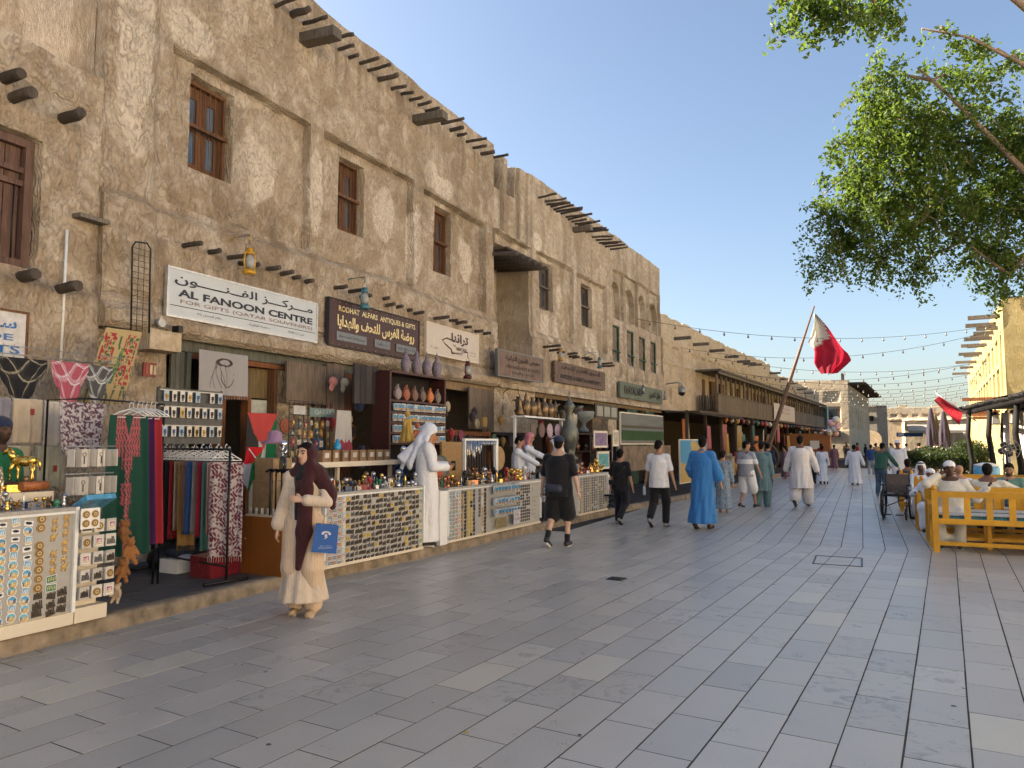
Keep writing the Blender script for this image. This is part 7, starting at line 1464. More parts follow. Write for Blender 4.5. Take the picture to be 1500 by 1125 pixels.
def dress(label, p, u, n, col_main, col_emb, w=.5, h=1.15, k=1):
 t = thing('embroidered_dress', label, 'dress', Vector(p) + Vector((0, 0, -h)))
 def f(U, V):
  C = np.ones(U.shape + (3,)) * np.array(col_main)
  if col_emb is not None: x = np.abs(U - .5); leaf = (np.sin(U * 90 + np.sin(V * 60) * 2) * np.sin(V * 70) > -.1); m = ((x < .05 + .26 * np.maximum(0, .42 - V)) | ((x < .30) & (x > .06) & (V < .30)) | ((x < .12) & (V < .8) & (V > .3) & (np.sin(V * 25) > -.3))) & leaf; m &= ~((x < .12 - V * .7) & (V < .17)); C[m] = col_emb; C[(np.abs(x - (.13 - V * .75)) < .012) & (V < .18)] = col_emb
  return C
 hang('gown', Vector(p) + Vector((0, 0, -.08)), u, n, w, h, M_DYE, f, res=(60, 100), amp=.025, nf=2, wt=.8, wb=1.05, parent=t)
 hanger(t, p, u); return t
dress('green embroidered dress with pink leaf pattern hanging at the stall front', (-6.45, 4.93, 1.98), (.2, 1, 0), (1, -.35, 0), (.008, .05, .035), (.36, .08, .10), w=.46, h=1.35)
for i, (dy, c, lb) in enumerate(((.13, (.05, .01, .07), 'dark purple dress hanging directly behind the green one'), (.22, (.28, .02, .03), 'red dress edge hanging behind the purple one'))): dress(lb, (-6.62, 5.02 + dy, 1.98), (.2, 1, 0), (1, -.35, 0), c, None, w=.44, h=1.3)
o = hang('patterned_garment', (-6.85, 4.72, 2.02), (.2, 1, 0), (1, -.35, 0), .42, .50, M_DYE, lambda U, V: mixc((.45, .42, .44), (.10, .05, .08), (fbm(U * 26, V * 34, 4, 2) > .5) * 1.0), res=(50, 60), amp=.02, nf=2, wb=.8, label='white garment printed with dark letters hanging left of the green dress', cat='garment')
for i in range(6): o = thing('white_hanger', '%s empty white hanger on the dress rail, counted from the left' % ORD[i + 1], 'hanger', (-6.55, 5.05 + i * .05, 2.0), group='empty white hangers on the dress rail'); hanger(o, (0, 0, 0), (1, .3, 0), .34, False)
q = MB(); q.tube([(-6.3, 4.4, 2.03), (-6.9, 5.7, 2.05)], .010, 6); q.tube([(-6.9, 5.7, 2.05), (-6.9, 5.7, .12)], .012, 6); q.tube([(-6.3, 4.4, 2.03), (-6.8, 4.35, 2.03), (-6.8, 4.35, .12)], .01, 6); solid(q, 'garment_rail', M_BLK, (-6.6, 5, .12), 'dark rail carrying the green dress and white hangers', 'rail', world=True)
# ---- key ring panel
t = thing('key_ring_panel', 'upright panel with three rows of hanging key rings', 'display', (-6.9, 6.08, 1.5)); q = MB(); q.box((-6.93, 6.08, 1.93), (.03, .90, .62)); q.build('back_panel', plain('dark grey panel', (.07, .07, .07), .6), t, world=True)
for r2, z in enumerate((2.15, 1.97, 1.76)):
 q = MB(); q.box((-6.90, 6.08, z + .065), (.012, .88, .012)); q.build('rail', M_GREY, t, world=True)
 for i in range(8):
  if r2 == 0 and i == 5: continue
  y = 5.70 + i * .107 + rnd.uniform(-.008, .008); c = rnd.choice([(.50, .46, .40), (.45, .36, .22), (.30, .38, .46), (.52, .50, .48)]); q = MB(); q.col = c; q.box((-6.875, y, z), (.006, .062, .115)); q.col = rnd.choice([(.05, .04, .03), (.4, .25, .03), (.05, .12, .25)])
  q.tube([(-6.87, y, z + .02), (-6.868, y, z - .02)], .016, 8); q.box((-6.87, y, z - .035), (.005, .02, .03)); q.build('key_ring', M_PRINT, t, world=True)
q = MB(); q.tube([(-6.93, 5.66, .12), (-6.93, 5.66, 2.25)], .012, 6); q.tube([(-6.93, 6.52, .12), (-6.93, 6.52, 2.25)], .012, 6); q.build('stand', M_BLK, t, world=True)
# ---- the scarf rack
rk = thing('scarf_rack', 'black rail of long scarves on white hangers before the shop door', 'rack', (-7.0, 6.18, .12)); A_, B_ = Vector((-6.24, 6.02, 0)), Vector((-7.80, 6.35, 0)); ud = (B_ - A_).normalized(); pd = Vector((-ud.y, ud.x, 0))
zt = Vector((0, 0, 1.56)); q = MB(); q.tube([A_ + zt, B_ + zt], .014, 8)
for P_ in (A_, B_): q.tube([P_ + Vector((0, 0, .14)), P_ + zt], .014, 8); q.tube([P_ + pd * .26 + Vector((0, 0, .145)), P_ - pd * .26 + Vector((0, 0, .145))], .018, 8)
q.tube([A_ + Vector((0, 0, .30)), B_ + Vector((0, 0, .30))], .012, 8); q.build('frame', M_BLK, rk, world=True)
SCF = [('maroon lettered', None), ('tan', (.26, .17, .11)), ('pink', (.42, .24, .24)), ('teal', (.05, .13, .12)), ('crimson', (.22, .01, .03)), ('grey', (.15, .14, .14)), ('blue', (.02, .07, .22)), ('mauve', (.12, .09, .12)), ('gold', (.30, .18, .06)), ('beige', (.30, .22, .17)), ('scarlet', (.26, .015, .02)), ('black', (.012, .012, .014)), ('charcoal', (.02, .018, .022)), ('wine', (.10, .01, .03)), ('magenta', (.32, .01, .12)), ('deep pink', (.34, .015, .14))]
for i, (nm, c) in enumerate(SCF):
 f = .03 + i * .062; p = A_.lerp(B_, f) + Vector((0, 0, 1.42)); wdt = .24 if i else .34; h = (1.02 if i == 0 else rnd.uniform(.78, .98))
 lb = 'long %s scarf on the rack, %s from the near end' % (nm, ORD[i + 1])
 cf = (lambda U, V: mixc((.42, .37, .36), (.12, .02, .04), ((np.sin(U * 34 + 2.2 * np.sin(V * 44)) * np.sin(V * 62 + 1.8 * np.sin(U * 22)) > .12) | (np.abs((V * 9 + .3 * np.sin(U * 9)) % 1 - .5) < .06)) * 1.0)) if i == 0 else None
 dirn = (pd if i else (-pd * .75 - ud * .5).normalized()); nn = Vector((dirn.y, -dirn.x, 0))
 if i >= 14: dirn = (-pd * .75 - ud * .5).normalized(); nn = Vector((dirn.y, -dirn.x, 0))
 s_ = hang('scarf', p, dirn, nn, wdt, h, M_DYE if i == 0 else C_('scarf ' + nm, c), cf, res=(50, 110) if i == 0 else (18, 16), amp=.018, nf=2.5, seed=i, label=lb, cat='scarf', group='scarves hanging on the rack', fringe=16 if i in (0, 8, 5) else 0); hanger(s_, p + Vector((0, 0, .12)), dirn, .30)
for i in range(9): o = thing('white_hanger', '%s white hanger crowded on the scarf rack, from the near end' % ORD[i + 1], 'hanger', A_.lerp(B_, .06 + .1 * i) + Vector((0, 0, 1.57)), rnd.uniform(-.3, .3), group='white hangers crowded on the scarf rack'); hanger(o, (0, 0, 0), (.15, 1, 0), .36, False)
q = MB(); q.box((0, 0, .12), (.32, .45, .24), jit=.01); solid(q, 'red_bag', C_('dark red bag', (.14, .005, .012)), (-6.75, 6.35, .12), 'dark red cloth bag on the slabs under the scarves', 'bag'); q = MB(); q.box((0, 0, .08), (.3, .4, .16)); solid(q, 'white_box', M_WHITE, (-7.35, 6.4, .12), 'white box on the slabs under the scarf rack', 'box')
for i, (s, z, r2) in enumerate(((6.35, .16, .2), (6.6, .15, .24))): q = MB(); q.ball((0, 0, .1), r2, 10, 6, (1, 1, .7)); solid(q, 'black_sack', plain('black plastic sack', (.01, .01, .011), .35, bump=.9, scale=9), (-7.6 + .5 * i, s, z), ['black plastic sack under the scarves, the smaller one', 'black plastic sack under the scarves, the larger one'][i], 'sack')
# ---- shop door: banner, flags, things hung around it
def inkface(U, V):
 C = np.ones(U.shape + (3,)) * np.array((.31, .295, .29)); e = np.hypot((U - .52) / .17, (V - .24) / .10); C[(e < 1.0) & (e > .62)] = (.05, .03, .025)
 for k_ in range(5): C[(np.abs(U - (.30 + .055 * k_) - .05 * np.sin(V * 6 + k_)) < .006) & (V > .25) & (V < .85)] = (.10, .09, .09)
 C[(np.hypot((U - .58) / .15, (V - .58) / .25) < 1.0) & (np.hypot((U - .58) / .14, (V - .55) / .25) > 1.0)] = (.07, .06, .06); return C
hang('banner', FA.p(7.63, .22, 2.90), Yu, Xn, .88, .60, M_DYE, inkface, res=(90, 60), amp=.02, nf=2, label='grey cloth banner with plain dark brush strokes over the shop door', cat='banner', fringe=22)
def palf(U, V):
 C = np.where((U < .38)[..., None], np.array((.03, .03, .03)), np.array((.42, .41, .40))); C = np.where((U > .66)[..., None], np.array((.01, .13, .05)), C); tri = (V < .62) & (np.abs(U - .52) < .52 * (1 - V / .62)); return np.where(tri[..., None], np.array((.42, .055, .05)), C)
hang('hanging_flag', (-7.8, 8.11, 2.06), Yu, Xn, .60, .86, M_DYE, palf, res=(60, 60), amp=.03, nf=1.5, label='black, white, green flag with red triangle hung beside the shop door', cat='flag')
t = thing('hand_flag', 'small red, white, black and green hand flag on a white stick', 'flag', (-6.75, 7.15, 1.2)); q = MB(); q.tube([(-6.9, 6.96, 1.56), (-6.66, 7.16, 1.12)], .007, 6); q.build('stick', M_WHITE, t, world=True)
hang('flag_cloth', (-6.88, 7.05, 1.58), (.35, .8, 0), (1, -.4, 0), .20, .55, M_DYE, lambda U, V: np.where((V + U * .4 < .55)[..., None], np.array((.42, .01, .015)), np.where((U < .4)[..., None], np.array((.4, .4, .42)), np.array((.01, .13, .05)))), res=(24, 40), amp=.02, nf=1, point=.3, shear=-.08, parent=t)
def qat(U, V): z = .70 + .095 * np.abs(((U * 4.2) % 1) * 2 - 1) - .02; return np.where((V > z)[..., None], np.array((.26, .045, .065)), np.array((.42, .40, .37)))
hang('hanging_flag', (-7.35, 9.40, 2.14), Yu, Xn, .36, .66, M_DYE, qat, res=(60, 70), amp=.015, nf=1.5, wb=1.25, label='white and maroon serrated flag hanging upright behind the second stall', cat='flag')
for i, (s, z, c, lb) in enumerate(((9.92, 2.72, (.40, .17, .15), 'pink baseball cap hanging on the open shutter'), (10.22, 2.72, (.36, .33, .25), 'stone coloured baseball cap hanging right of the pink one'))):
 S = Soft(.008); S.ell((0, 0, 0), (.075, .085, .085)); S.cap((.02, -.04, -.07), (.04, -.10, -.13), .06, .05, flat=((1, 0, .3), 4), k=.01); S.plane((-.03, 0, 0), (-1, 0, 0)); o = link('baseball_cap', S.mesh('baseball_cap'), C_('cap %d' % i, c), None, tuple(FA.p(s, .30, z - .06)), (0, 0, 0), label=lb, cat='cap'); q = MB(); q.tube([(0, 0, .08), (0, 0, .22)], .004, 4); q.build('loop', M_BLK, o)
planks(bA, Frame(-7.55, 9.88, 0), 0, .66, 2.28, 2.95, -.02, .02, M_SHUTD, 4, battens=False)
# ---- wire grid with the QATAR plate
t = thing('wire_grid_display', 'black wire grid hung with small souvenirs behind the woman', 'display', (-7.62, 8.9, 1.2)); q = MB()
for i in range(10): q.tube([(-7.62, 8.46 + i * .104, 1.2), (-7.62, 8.46 + i * .104, 2.26)], .005, 4)
for i in range(11): q.tube([(-7.62, 8.46, 1.22 + i * .104), (-7.62, 9.40, 1.22 + i * .104)], .005, 4)
q.build('grid', M_BLK, t, world=True)
o = MB(); o.box((-7.57, 9.13, 2.10), (.02, .58, .135)); pl = solid(o, 'name_plate', plain('grey green slate plate', (.11, .16, .155), .5), (-7.57, 9.13, 2.04), 'grey green plate reading QATAR hung on the wire grid', 'sign', world=True); text('QATAR', plain('pale carved letters', (.33, .36, .34), .5), (-7.558, 9.15, 2.10), Yu, Zv, w=.40, h=.075, parent=pl, bold=.02)
o = MB(); o.box((-7.57, 8.62, 2.12), (.02, .26, .13)); solid(o, 'name_plate', plain('pale grey plate', (.38, .37, .35), .5), (-7.57, 8.62, 2.05), 'pale grey plate hung left of the QATAR plate', 'sign', world=True)
for i in range(26):
 y, z = 8.50 + (i % 7) * .13 + rnd.uniform(-.02, .02), 1.92 - (i // 7) * .145 + rnd.uniform(-.02, .02); q = MB(); c = rnd.choice([(.45, .42, .38), (.30, .04, .08), (.40, .30, .12), (.05, .10, .14), (.5, .48, .46), (.35, .16, .05)]); q.col = c; q.box((0, 0, 0), (.012, rnd.uniform(.04, .08), rnd.uniform(.06, .11))); q.col = (.5, .4, .2); q.tube([(.008, 0, 0), (.016, 0, 0)], .018, 8)
 solid(q, 'hung_souvenir', M_PRINT, (-7.58, y, z), 'small carded souvenir on the wire grid, %s row, %s along' % (ORD[i // 7 + 1], ORD[i % 7 + 1]), 'souvenir', 'small souvenirs hung on the wire grid')
for i in range(9): q = MB(); q.tube([(0, 0, 0), (.01, 0, -.12), (0, 0, -.26)], [.012, .016, .008], 5); solid(q, 'yellow_tassel', plain('yellow tassel', (.50, .26, .01), .8), (-7.52, 8.62 + i * .07, 1.50), 'yellow tassel hanging below the wire grid, %s from the left' % ORD[i + 1], 'tassel', 'yellow tassels below the wire grid')
# ---- brown cabinet with boxes, canes and mirror
t = thing('brown_cabinet', 'low glossy brown cabinet beside the woman on the raised walk', 'cabinet', (-6.27, 6.85, .12), R(-4)); q = MB(); q.box((0, 0, .33), (.66, .56, .66)); q.build('carcass', M_BRN, t); q = MB(); q.ball((-.26, -.285, .40), .014, 8, 6); q.build('knob', M_GOLD, t); q = MB(); q.box((0, -.2, .67), (.60, .10, .02)); q.build('top_edge', M_CREAM, t)
for i in range(5): q = MB(); q.tube([(0, 0, 0), (0, 0, .075)], .017, 10); solid(q, 'small_vial', M_CARD, (-6.52 + i * .09, 6.63, .80), 'small cream vial on the cabinet edge, %s from the left' % ORD[i + 1], 'vial', 'small cream vials on the cabinet edge')
for i, (x, y, z, sx, sy, sz, lb) in enumerate(((-6.38, 6.85, .79, .34, .34, .40, 'large kraft carton standing on the brown cabinet'), (-6.05, 6.92, .79, .24, .3, .36, 'second kraft carton right of the large one on the cabinet'), (-6.40, 6.86, 1.19, .30, .30, .26, 'smaller kraft carton stacked on the large one'))): q = MB(); q.box((0, 0, sz / 2), (sx, sy, sz), jit=.004); solid(q, 'cardboard_carton', M_KRAFT, (x, y, z), lb, 'carton', rz=R(-4))
for i in range(4): q = MB(); q.tube([(0, 0, 0), (0, 0, .52)], .010, 6); q.tube([(-.07, 0, .50), (0, 0, .525), (.07, 0, .515)], .014, 6); solid(q, 'walking_cane', M_BLK, (-6.20 + i * .085, 6.60, .80), 'black walking cane leaning by the cartons, %s from the left' % ORD[i + 1], 'cane', 'black walking canes on the cabinet')
t = thing('round_mirror', 'small round mirror in a dark frame above the canes', 'mirror', (-6.08, 6.66, 1.38), R(-30)); q = MB(); q.tube([(0, -.01, 0), (0, .02, 0)], .10, 20); q.build('frame', plain('dark blue frame', (.02, .025, .04), .4), t); q = MB(); q.tube([(0, -.016, 0), (0, -.011, 0)], .072, 20); q.build('mirror_glass', plain('mirror', (.55, .60, .45), .05, 1.0), t)
q = MB(); q.lathe([(.16, 0), (.17, .02), (.09, .06), (.085, .14), (.05, .17), (.02, .175)], n=18); solid(q, 'sun_hat', C_('mauve hat felt', (.30, .18, .28)), (-6.85, 7.35, 1.62), 'mauve brimmed hat behind the silver trophies', 'hat')
# ------------------------------------------------------------------ second stall
S2 = Frame(-5.80, 7.05, 4.2); st2 = stall('second souvenir stall with rows of dark skyline magnets', S2, 0.02, 2.0, .14, 1.03, .7)
n_ind = 0; rest = []
for ri in range(12):
 for ci in range(24):
  s = 1.93 - ci * .0785; z = .955 - ri * .0695
  if ci == 0: kind = 'rect0' if ri % 2 == 0 else 'rect3'
  elif ci >= 21: kind = 'rect%d' % (1 + (ri + ci) % 2)
  elif ci == 20: kind = 'plate%d' % (ri % 3)
  else: kind = rnd.choices(['skyline', 'skylines', 'skylineg'], (7, 1.5, 1.2))[0]
  if rnd.random() < .02: continue
  ss, zz = s + rnd.uniform(-.009, .009), z + rnd.uniform(-.008, .008)
  if n_ind < 215 and ci < 21:
   n_ind += 1; look = {'skyline': 'dark skyline magnet', 'skylines': 'grey skyline magnet', 'skylineg': 'gold skyline magnet', 'rect0': 'green oblong magnet', 'rect3': 'sand oblong magnet'}.get(kind, 'square picture magnet')
   magnet(kind, S2, ss, .006, zz, '%s on the second stall, %s row, %s column from the right' % (look, ORD[ri + 1], ordn(ci + 1)), MG, tw=.14, scl=rnd.uniform(.96, 1.1))
  else: rest.append((kind, ss, .006, zz, 1.0))
bulk(rest, S2, 'picture_magnets', 'dense columns of picture magnets at the left end of the second stall', 'magnets')
ware_rows(S2, .08, 1.95, [(-.10, 'front'), (-.24, 'middle'), (-.40, 'back')], 1.03, 'the second stall top', 'small metal ornaments on the stall tops', (4, 6, 4, 1, 3, 2, 2.5, 2.5, 2), step=.075, kk=(.7, 1.15))
t = thing('white_shelf', 'long white shelf board behind the second stall', 'shelf', (-6.75, 8.5, 1.2)); q = MB(); q.box((-6.72, 8.5, 1.335), (.30, 2.9, .07)); q.build('board', M_CREAM, t, world=True)
for y in (7.2, 8.5, 9.8): q = MB(); q.box((-6.75, y, .71), (.05, .05, 1.18)); q.build('shelf_leg', M_CREAM, t, world=True)
for i in range(8): q = MB(); w = rnd.uniform(.13, .19); q.box((0, 0, .08), (.10, w, .16)); b = solid(q, 'gift_box', M_BOXW, (-6.68, 8.12 + i * .205, 1.37), 'brown carved gift box on the white shelf, %s from the left' % ORD[i + 1], 'box', 'brown gift boxes on the white shelf'); q = MB(); q.box((.053, 0, .09), (.006, w * .5, .07)); q.build('window_label', M_CARD, b)
q = MB(); q.lathe([(.05, 0), (.055, .01), (.05, .08), (.02, .10), (.03, .13), (.012, .15)], n=14); solid(q, 'blue_bottle', plain('bright blue glass', (.02, .25, .45), .1), (-6.62, 8.33, 1.54), 'bright blue bottle with green stopper above the gift boxes', 'bottle')
ware('trophy', M_CHROME, (-6.62, 7.26, 1.37), 0, 1.35, 'large silver trophy with a ball top on the white shelf', 'trophy'); ware('trophy', M_GOLD, (-6.45, 7.45, 1.37), 0, .95, 'small gold trophy beside the large silver one', 'trophy'); ware('trophy', M_CHROME, (-6.50, 9.80, 1.30), 0, 1.30, 'silver trophy between the green shirted man and the kerb seller', 'trophy'); ware('trophy', M_GOLD, (-6.42, 9.98, 1.24), 0, 1.30, 'gold trophy touching the silver one beside the kerb seller', 'trophy')
t = thing('trophy_stand', 'dark stand of hanging chains under the two trophies by the kerb seller', 'stand', (-6.46, 9.9, .12)); q = MB(); q.lathe([(.20, 1.1), (.20, 1.13)], (-6.46, 9.9, 0), n=16); q.tube([(-6.46, 9.9, .12), (-6.46, 9.9, 1.12)], .02, 8); q.build('post', M_BLK, t, world=True)
for i in range(12): a = i * PI / 6; q = MB(); q.tube([(-6.46 + .18 * math.cos(a), 9.9 + .18 * math.sin(a), 1.10), (-6.46 + .17 * math.cos(a), 9.9 + .17 * math.sin(a), .62)], .008, 5); q.build('chain', M_STEEL if i % 2 else M_BLK, t, world=True)
# ---- dark shelf with flasks and bagged magnets
t = thing('dark_display_shelf', 'tall dark red shelf with round flasks above rows of bagged magnets', 'shelf', (-7.4, 11.4, .12)); M_DSH = plain('dark red shelf wood', (.05, .014, .012), .5)
q = MB(); q.box((-7.60, 11.42, 1.6), (.03, 1.86, 2.5)); q.build('back_board', M_DARK, t, world=True)
for y in (10.50, 12.34): q = MB(); q.box((-7.42, y, 1.5), (.36, .05, 2.72)); q.build('side_board', M_DSH, t, world=True)
for z in (2.86, 2.36, 2.16, 1.98, 1.80, 1.62, 1.0): q = MB(); q.box((-7.42, 11.42, z), (.36, 1.79, .035)); q.build('shelf_board', M_DSH, t, world=True)
FL = [('pale blue and red', (.25, .20, .20)), ('rust', (.30, .09, .05)), ('brown patterned', (.16, .08, .06)), ('grey brown', (.13, .09, .07)), ('orange', (.48, .15, .04)), ('dull patterned', (.15, .12, .10))]
for i, (nm, c) in enumerate(FL): ware('flask', plain('flask ' + nm, c, .5, var=.4, scale=40), (-7.30, 10.80 + i * .27, 2.385), 0, 1.25, '%s round pottery flask on the dark shelf, %s from the left' % (nm, ORD[i + 1]), 'flask')
for i in range(4): ware('lampvase', plain('patterned grey lilac glaze', (.17, .14, .17), .5, var=.6, scale=45), (-7.35, 11.12 + i * .36, 2.88), rnd.uniform(0, 3), 1.0 + .05 * (i % 2), 'tall grey lilac patterned vase on top of the dark shelf, %s from the left' % ORD[i + 1], 'vase')
def bagged(F, s, d, z, label, group, k=1.0):
 q = MB(); q.col = (.40, .45, .50); q.box((0, 0, 0), (.035 * k, .10 * k, .115 * k), jit=.006); q.col = (.05, .20, .36); q.box((.018 * k, 0, .012), (.006, .08 * k, .055 * k), jit=.003); q.col = (.36, .22, .10); q.box((.019 * k, 0, -.03 * k), (.006, .08 * k, .03 * k), jit=.003); q.col = (.5, .5, .5); q.box((.02 * k, rnd.uniform(-.02, .02), .045 * k), (.004, .05, .012))
 return solid(q, 'bagged_magnet', M_PLASB, F.p(s, d, z), label, 'souvenir', group, F.rz)
SX = Frame(-7.25, 10.55, 0)
for r2, z in enumerate((2.255, 2.07, 1.885, 1.70)):
 for i in range(14): bagged(SX, .08 + i * .125, .02 + rnd.uniform(-.01, .01), z, 'bagged blue magnet on the dark shelf, %s row, %s from the left' % (ORD[r2 + 1], ORD[i + 1]), 'bagged magnets hanging in rows', 1.05)
# glass shop window between the posts: plates, lamp tube, coloured lanyards
M_TUBE = NT('lit shop tube'); M_TUBE.set(base=(1, .9, .7), emit=(1, .78, .45), estr=6.0); M_TUBE = M_TUBE.m
for i, (y, z) in enumerate(((10.95, 2.86), (10.98, 2.05), (11.0, 1.62), (13.4, 2.72))): q = MB(); q.tube([(0, -.2, 0), (0, .2, 0)], .012, 6); solid(q, 'tube_light', M_TUBE, (-8.9, y, z), ['lit tube lamp high in the glazed shop opening', 'lit tube lamp over the round plates in the shop', 'lit tube lamp over the coloured lanyards', 'lit tube lamp behind the dark pane'][i], 'lamp')
for i, (y, z, r2, c) in enumerate(((11.0, 1.83, .15, (.40, .16, .02)), (10.98, 1.83, .10, (.06, .035, .03)), (11.12, 2.35, .14, (.05, .08, .20)))): q = MB(); q.tube([(-.01, 0, 0), (.015, 0, 0)], r2, 20); q.tube([(.015, 0, 0), (.02, 0, 0)], r2 * .6, 16); solid(q, 'decor_plate', plain('plate glaze %d' % i, c, .3, var=.6, scale=30), (-8.45 + .05 * i, y, z), ['amber mosaic plate standing in the shop opening', 'dark plate with red centre before the amber one', 'blue and white patterned plate higher up in the opening'][i], 'plate')
for i, c in enumerate([(.10, .02, .03), (.15, .02, .04), (.03, .10, .28), (.04, .16, .34), (.50, .22, .03), (.02, .10, .28), (.08, .02, .05)]): q = MB(); q.box((0, 0, -.2), (.01, .03, .42)); solid(q, 'lanyard', C_('lanyard %d' % i, c), (-8.2, 10.85 + i * .055, 1.58), '%s lanyard hanging in the shop opening, %s from the left' % (['wine', 'dark red', 'navy', 'blue', 'orange', 'deep blue', 'purple'][i], ORD[i + 1]), 'lanyard')
# ------------------------------------------------------------------ third stall
S3 = Frame(-5.66, 9.25, 2.5); st3 = stall('third souvenir stall with vertical strips of coloured magnets', S3, .45, 3.66, .14, .96, .7); q = MB(); bxF(q, S3, .24, .445, .13, .92, -.5, .01); q.build('white_post', M_WHITE, st3, world=True)
rest = []
for ci in range(13):
 s = .52 + ci * .088; cmx = [('rect1', 'sky0'), ('rect1', 'rect0'), ('sky0', 'rect2'), ('sky1', 'plate1'), ('medal', 'skylines'), ('skyline', 'skyline'), ('skylineg', 'skylineg'), ('skyline', 'skylineg'), ('skylines', 'skyline'), None, ('skylines', 'skylines'), ('camelmag', 'plate2'), ('skyline', 'skyline')][ci]
 if cmx is None: continue
 for ri in range(13):
  if ci == 10 and ri > 7: continue
  rest.append((rnd.choice(cmx), s + rnd.uniform(-.006, .006), .006, .87 - ri * .056 + rnd.uniform(-.006, .006), 1.0))
for ci in range(7):
 for ri in range(12):
  if rnd.random() < .06: continue
  rest.append(('skyline' if rnd.random() > .05 else 'skylineg', 2.72 + ci * .078, .006, .86 - ri * .055, .8))
for ci in range(3):
 for ri in range(9):
  if rnd.random() < .4: continue
  rest.append(('camelmag', 3.32 + ci * .10, .006, .86 - ri * .075, .5))
bulk(rest, S3, 'magnet_strips', 'close set strips of small magnets covering the third stall board', 'magnets')
for r2, z in enumerate((.86, .66, .48)):
 q = MB(); q.tube([S3.p(1.74, .06, z + .07), S3.p(2.66, .06, z + .07)], .006, 5); q.build('rack_bar', M_GREY, st3, world=True)
 for i in range(8): bagged(S3, 1.80 + i * .115, .08, z, 'bagged blue magnet on the third stall front, %s row, %s from the left' % (ORD[r2 + 1], ORD[i + 1]), 'bagged magnets hanging in rows')
for i in range(7): q = MB(); q.box((0, 0, 0), (.05, .012, .16)); solid(q, 'gold_packet', plain('gold packet', (.42, .35, .20), .35, .3), S3.p(1.86 + i * .05, .07, .30), 'pale gold packet at the foot of the third stall, %s from the left' % ORD[i + 1], 'packet', 'pale gold packets on the third stall', S3.rz)
q = MB(); q.box((0, 0, 0), (.008, .24, .24)); ps = solid(q, 'price_card', plain('lilac white card', (.45, .42, .46), .6), S3.p(2.52, .10, .36), 'white handwritten price card on the third stall front', 'card', rz=S3.rz); text('3 for', M_INK, S3.p(2.52, .106, .40), S3.u, Zv, w=.14, h=.04, parent=ps); text('10 QR', M_INK, S3.p(2.52, .106, .32), S3.u, Zv, w=.16, h=.05, parent=ps)
ware_rows(S3, .5, 3.6, [(-.10, 'front'), (-.26, 'middle')], .96, 'the third stall top', 'small metal ornaments on the stall tops', (6, 3, 8, 2, 1, 1.5, 1, 1, 4), step=.085, kk=(.8, 1.3))
for i, (s, r2, c, lb) in enumerate(((.62, .17, (.40, .06, .03), 'red rimmed plate, front one of the fanned plates'), (.70, .20, (.38, .10, .04), 'orange rimmed plate, second of the fanned plates'), (.80, .22, (.12, .13, .14), 'grey plate, third of the fanned plates'), (.90, .23, (.04, .07, .06), 'dark green plate, last of the fanned plates'))):
 q = MB(); q.tube([(-.01, 0, 0), (.012, 0, 0)], r2, 24); q.tube([(.012, 0, 0), (.018, 0, 0)], r2 * .72, 22); q.tube([(.018, 0, 0), (.021, 0, 0)], r2 * .62, 20); solid(q, 'decor_plate', plain('fan plate %d' % i, c, .35, var=.5, scale=35), S3.p(s, -.36 - i * .02, .98 + r2), lb, 'plate', rz=S3.rz)
q = MB(); q.box((0, 0, .34), (.04, .62, .68)); scn = solid(q, 'carved_screen', plain('carved yellow wood', (.24, .14, .05), .6, var=.5, scale=50, bump=.8), S3.p(1.33, -.50, .97), 'carved yellow wooden screen standing on the third stall', 'screen', rz=S3.rz)
q = MB(); q.box((.023, 0, .34), (.008, .5, .05)); q.box((.023, 0, .60), (.008, .5, .03)); q.box((.023, 0, .06), (.008, .5, .03)); q.build('moulding', M_KRAFT, scn)
t = thing('necklace_frame', 'white wooden frame hung with silver necklaces on the third stall', 'display', S3.p(2.3, -.5, .96), S3.rz); q = MB(); q.box((0, .55, .37), (.05, .09, .74)); q.box((0, -.55, .37), (.05, .04, .74)); q.box((0, 0, .73), (.06, 1.16, .035)); q.build('frame', M_WHITE, t)
for i in range(18):
 q = MB(); L = rnd.uniform(.18, .34) if i < 9 else .08; y = -.5 + i * .058; q.tube([(.03, y, .71), (.035, y - .008, .71 - L), (.03, y + .012, .70 - L * .8), (.03, y + .016, .71)], .0055, 4); q.build('necklace', M_CHROME, t)
q = MB(); q.tube([(-.01, 0, 0), (.01, 0, 0)], .22, 22); solid(q, 'round_tray', plain('woven straw', (.30, .19, .09), .8), S3.p(3.05, -.55, 1.35), 'round straw tray leaning behind the necklace frame', 'tray', rz=S3.rz)
for i in range(9): ware('camel', WM[[2, 3, 8][i % 3]][1], S3.p(1.75 + (i % 6) * .17, -.40 - .1 * (i // 6), .97), rnd.uniform(0, 6), rnd.uniform(1.5, 2.0), 'tall dark camel statue below the necklaces, %s from the left' % ORD[i + 1], 'statue', 'camel statues below the necklaces')
for i in range(7): ware('trophy', M_GOLD, S3.p(2.95 + (i % 4) * .13, -.18 - .12 * (i // 4), .97), 0, .8 + .12 * (i % 2), 'gold trophy cluster at the right end of the third stall, %s one' % ORD[i + 1], 'trophy', 'gold trophies at the end of the third stall')
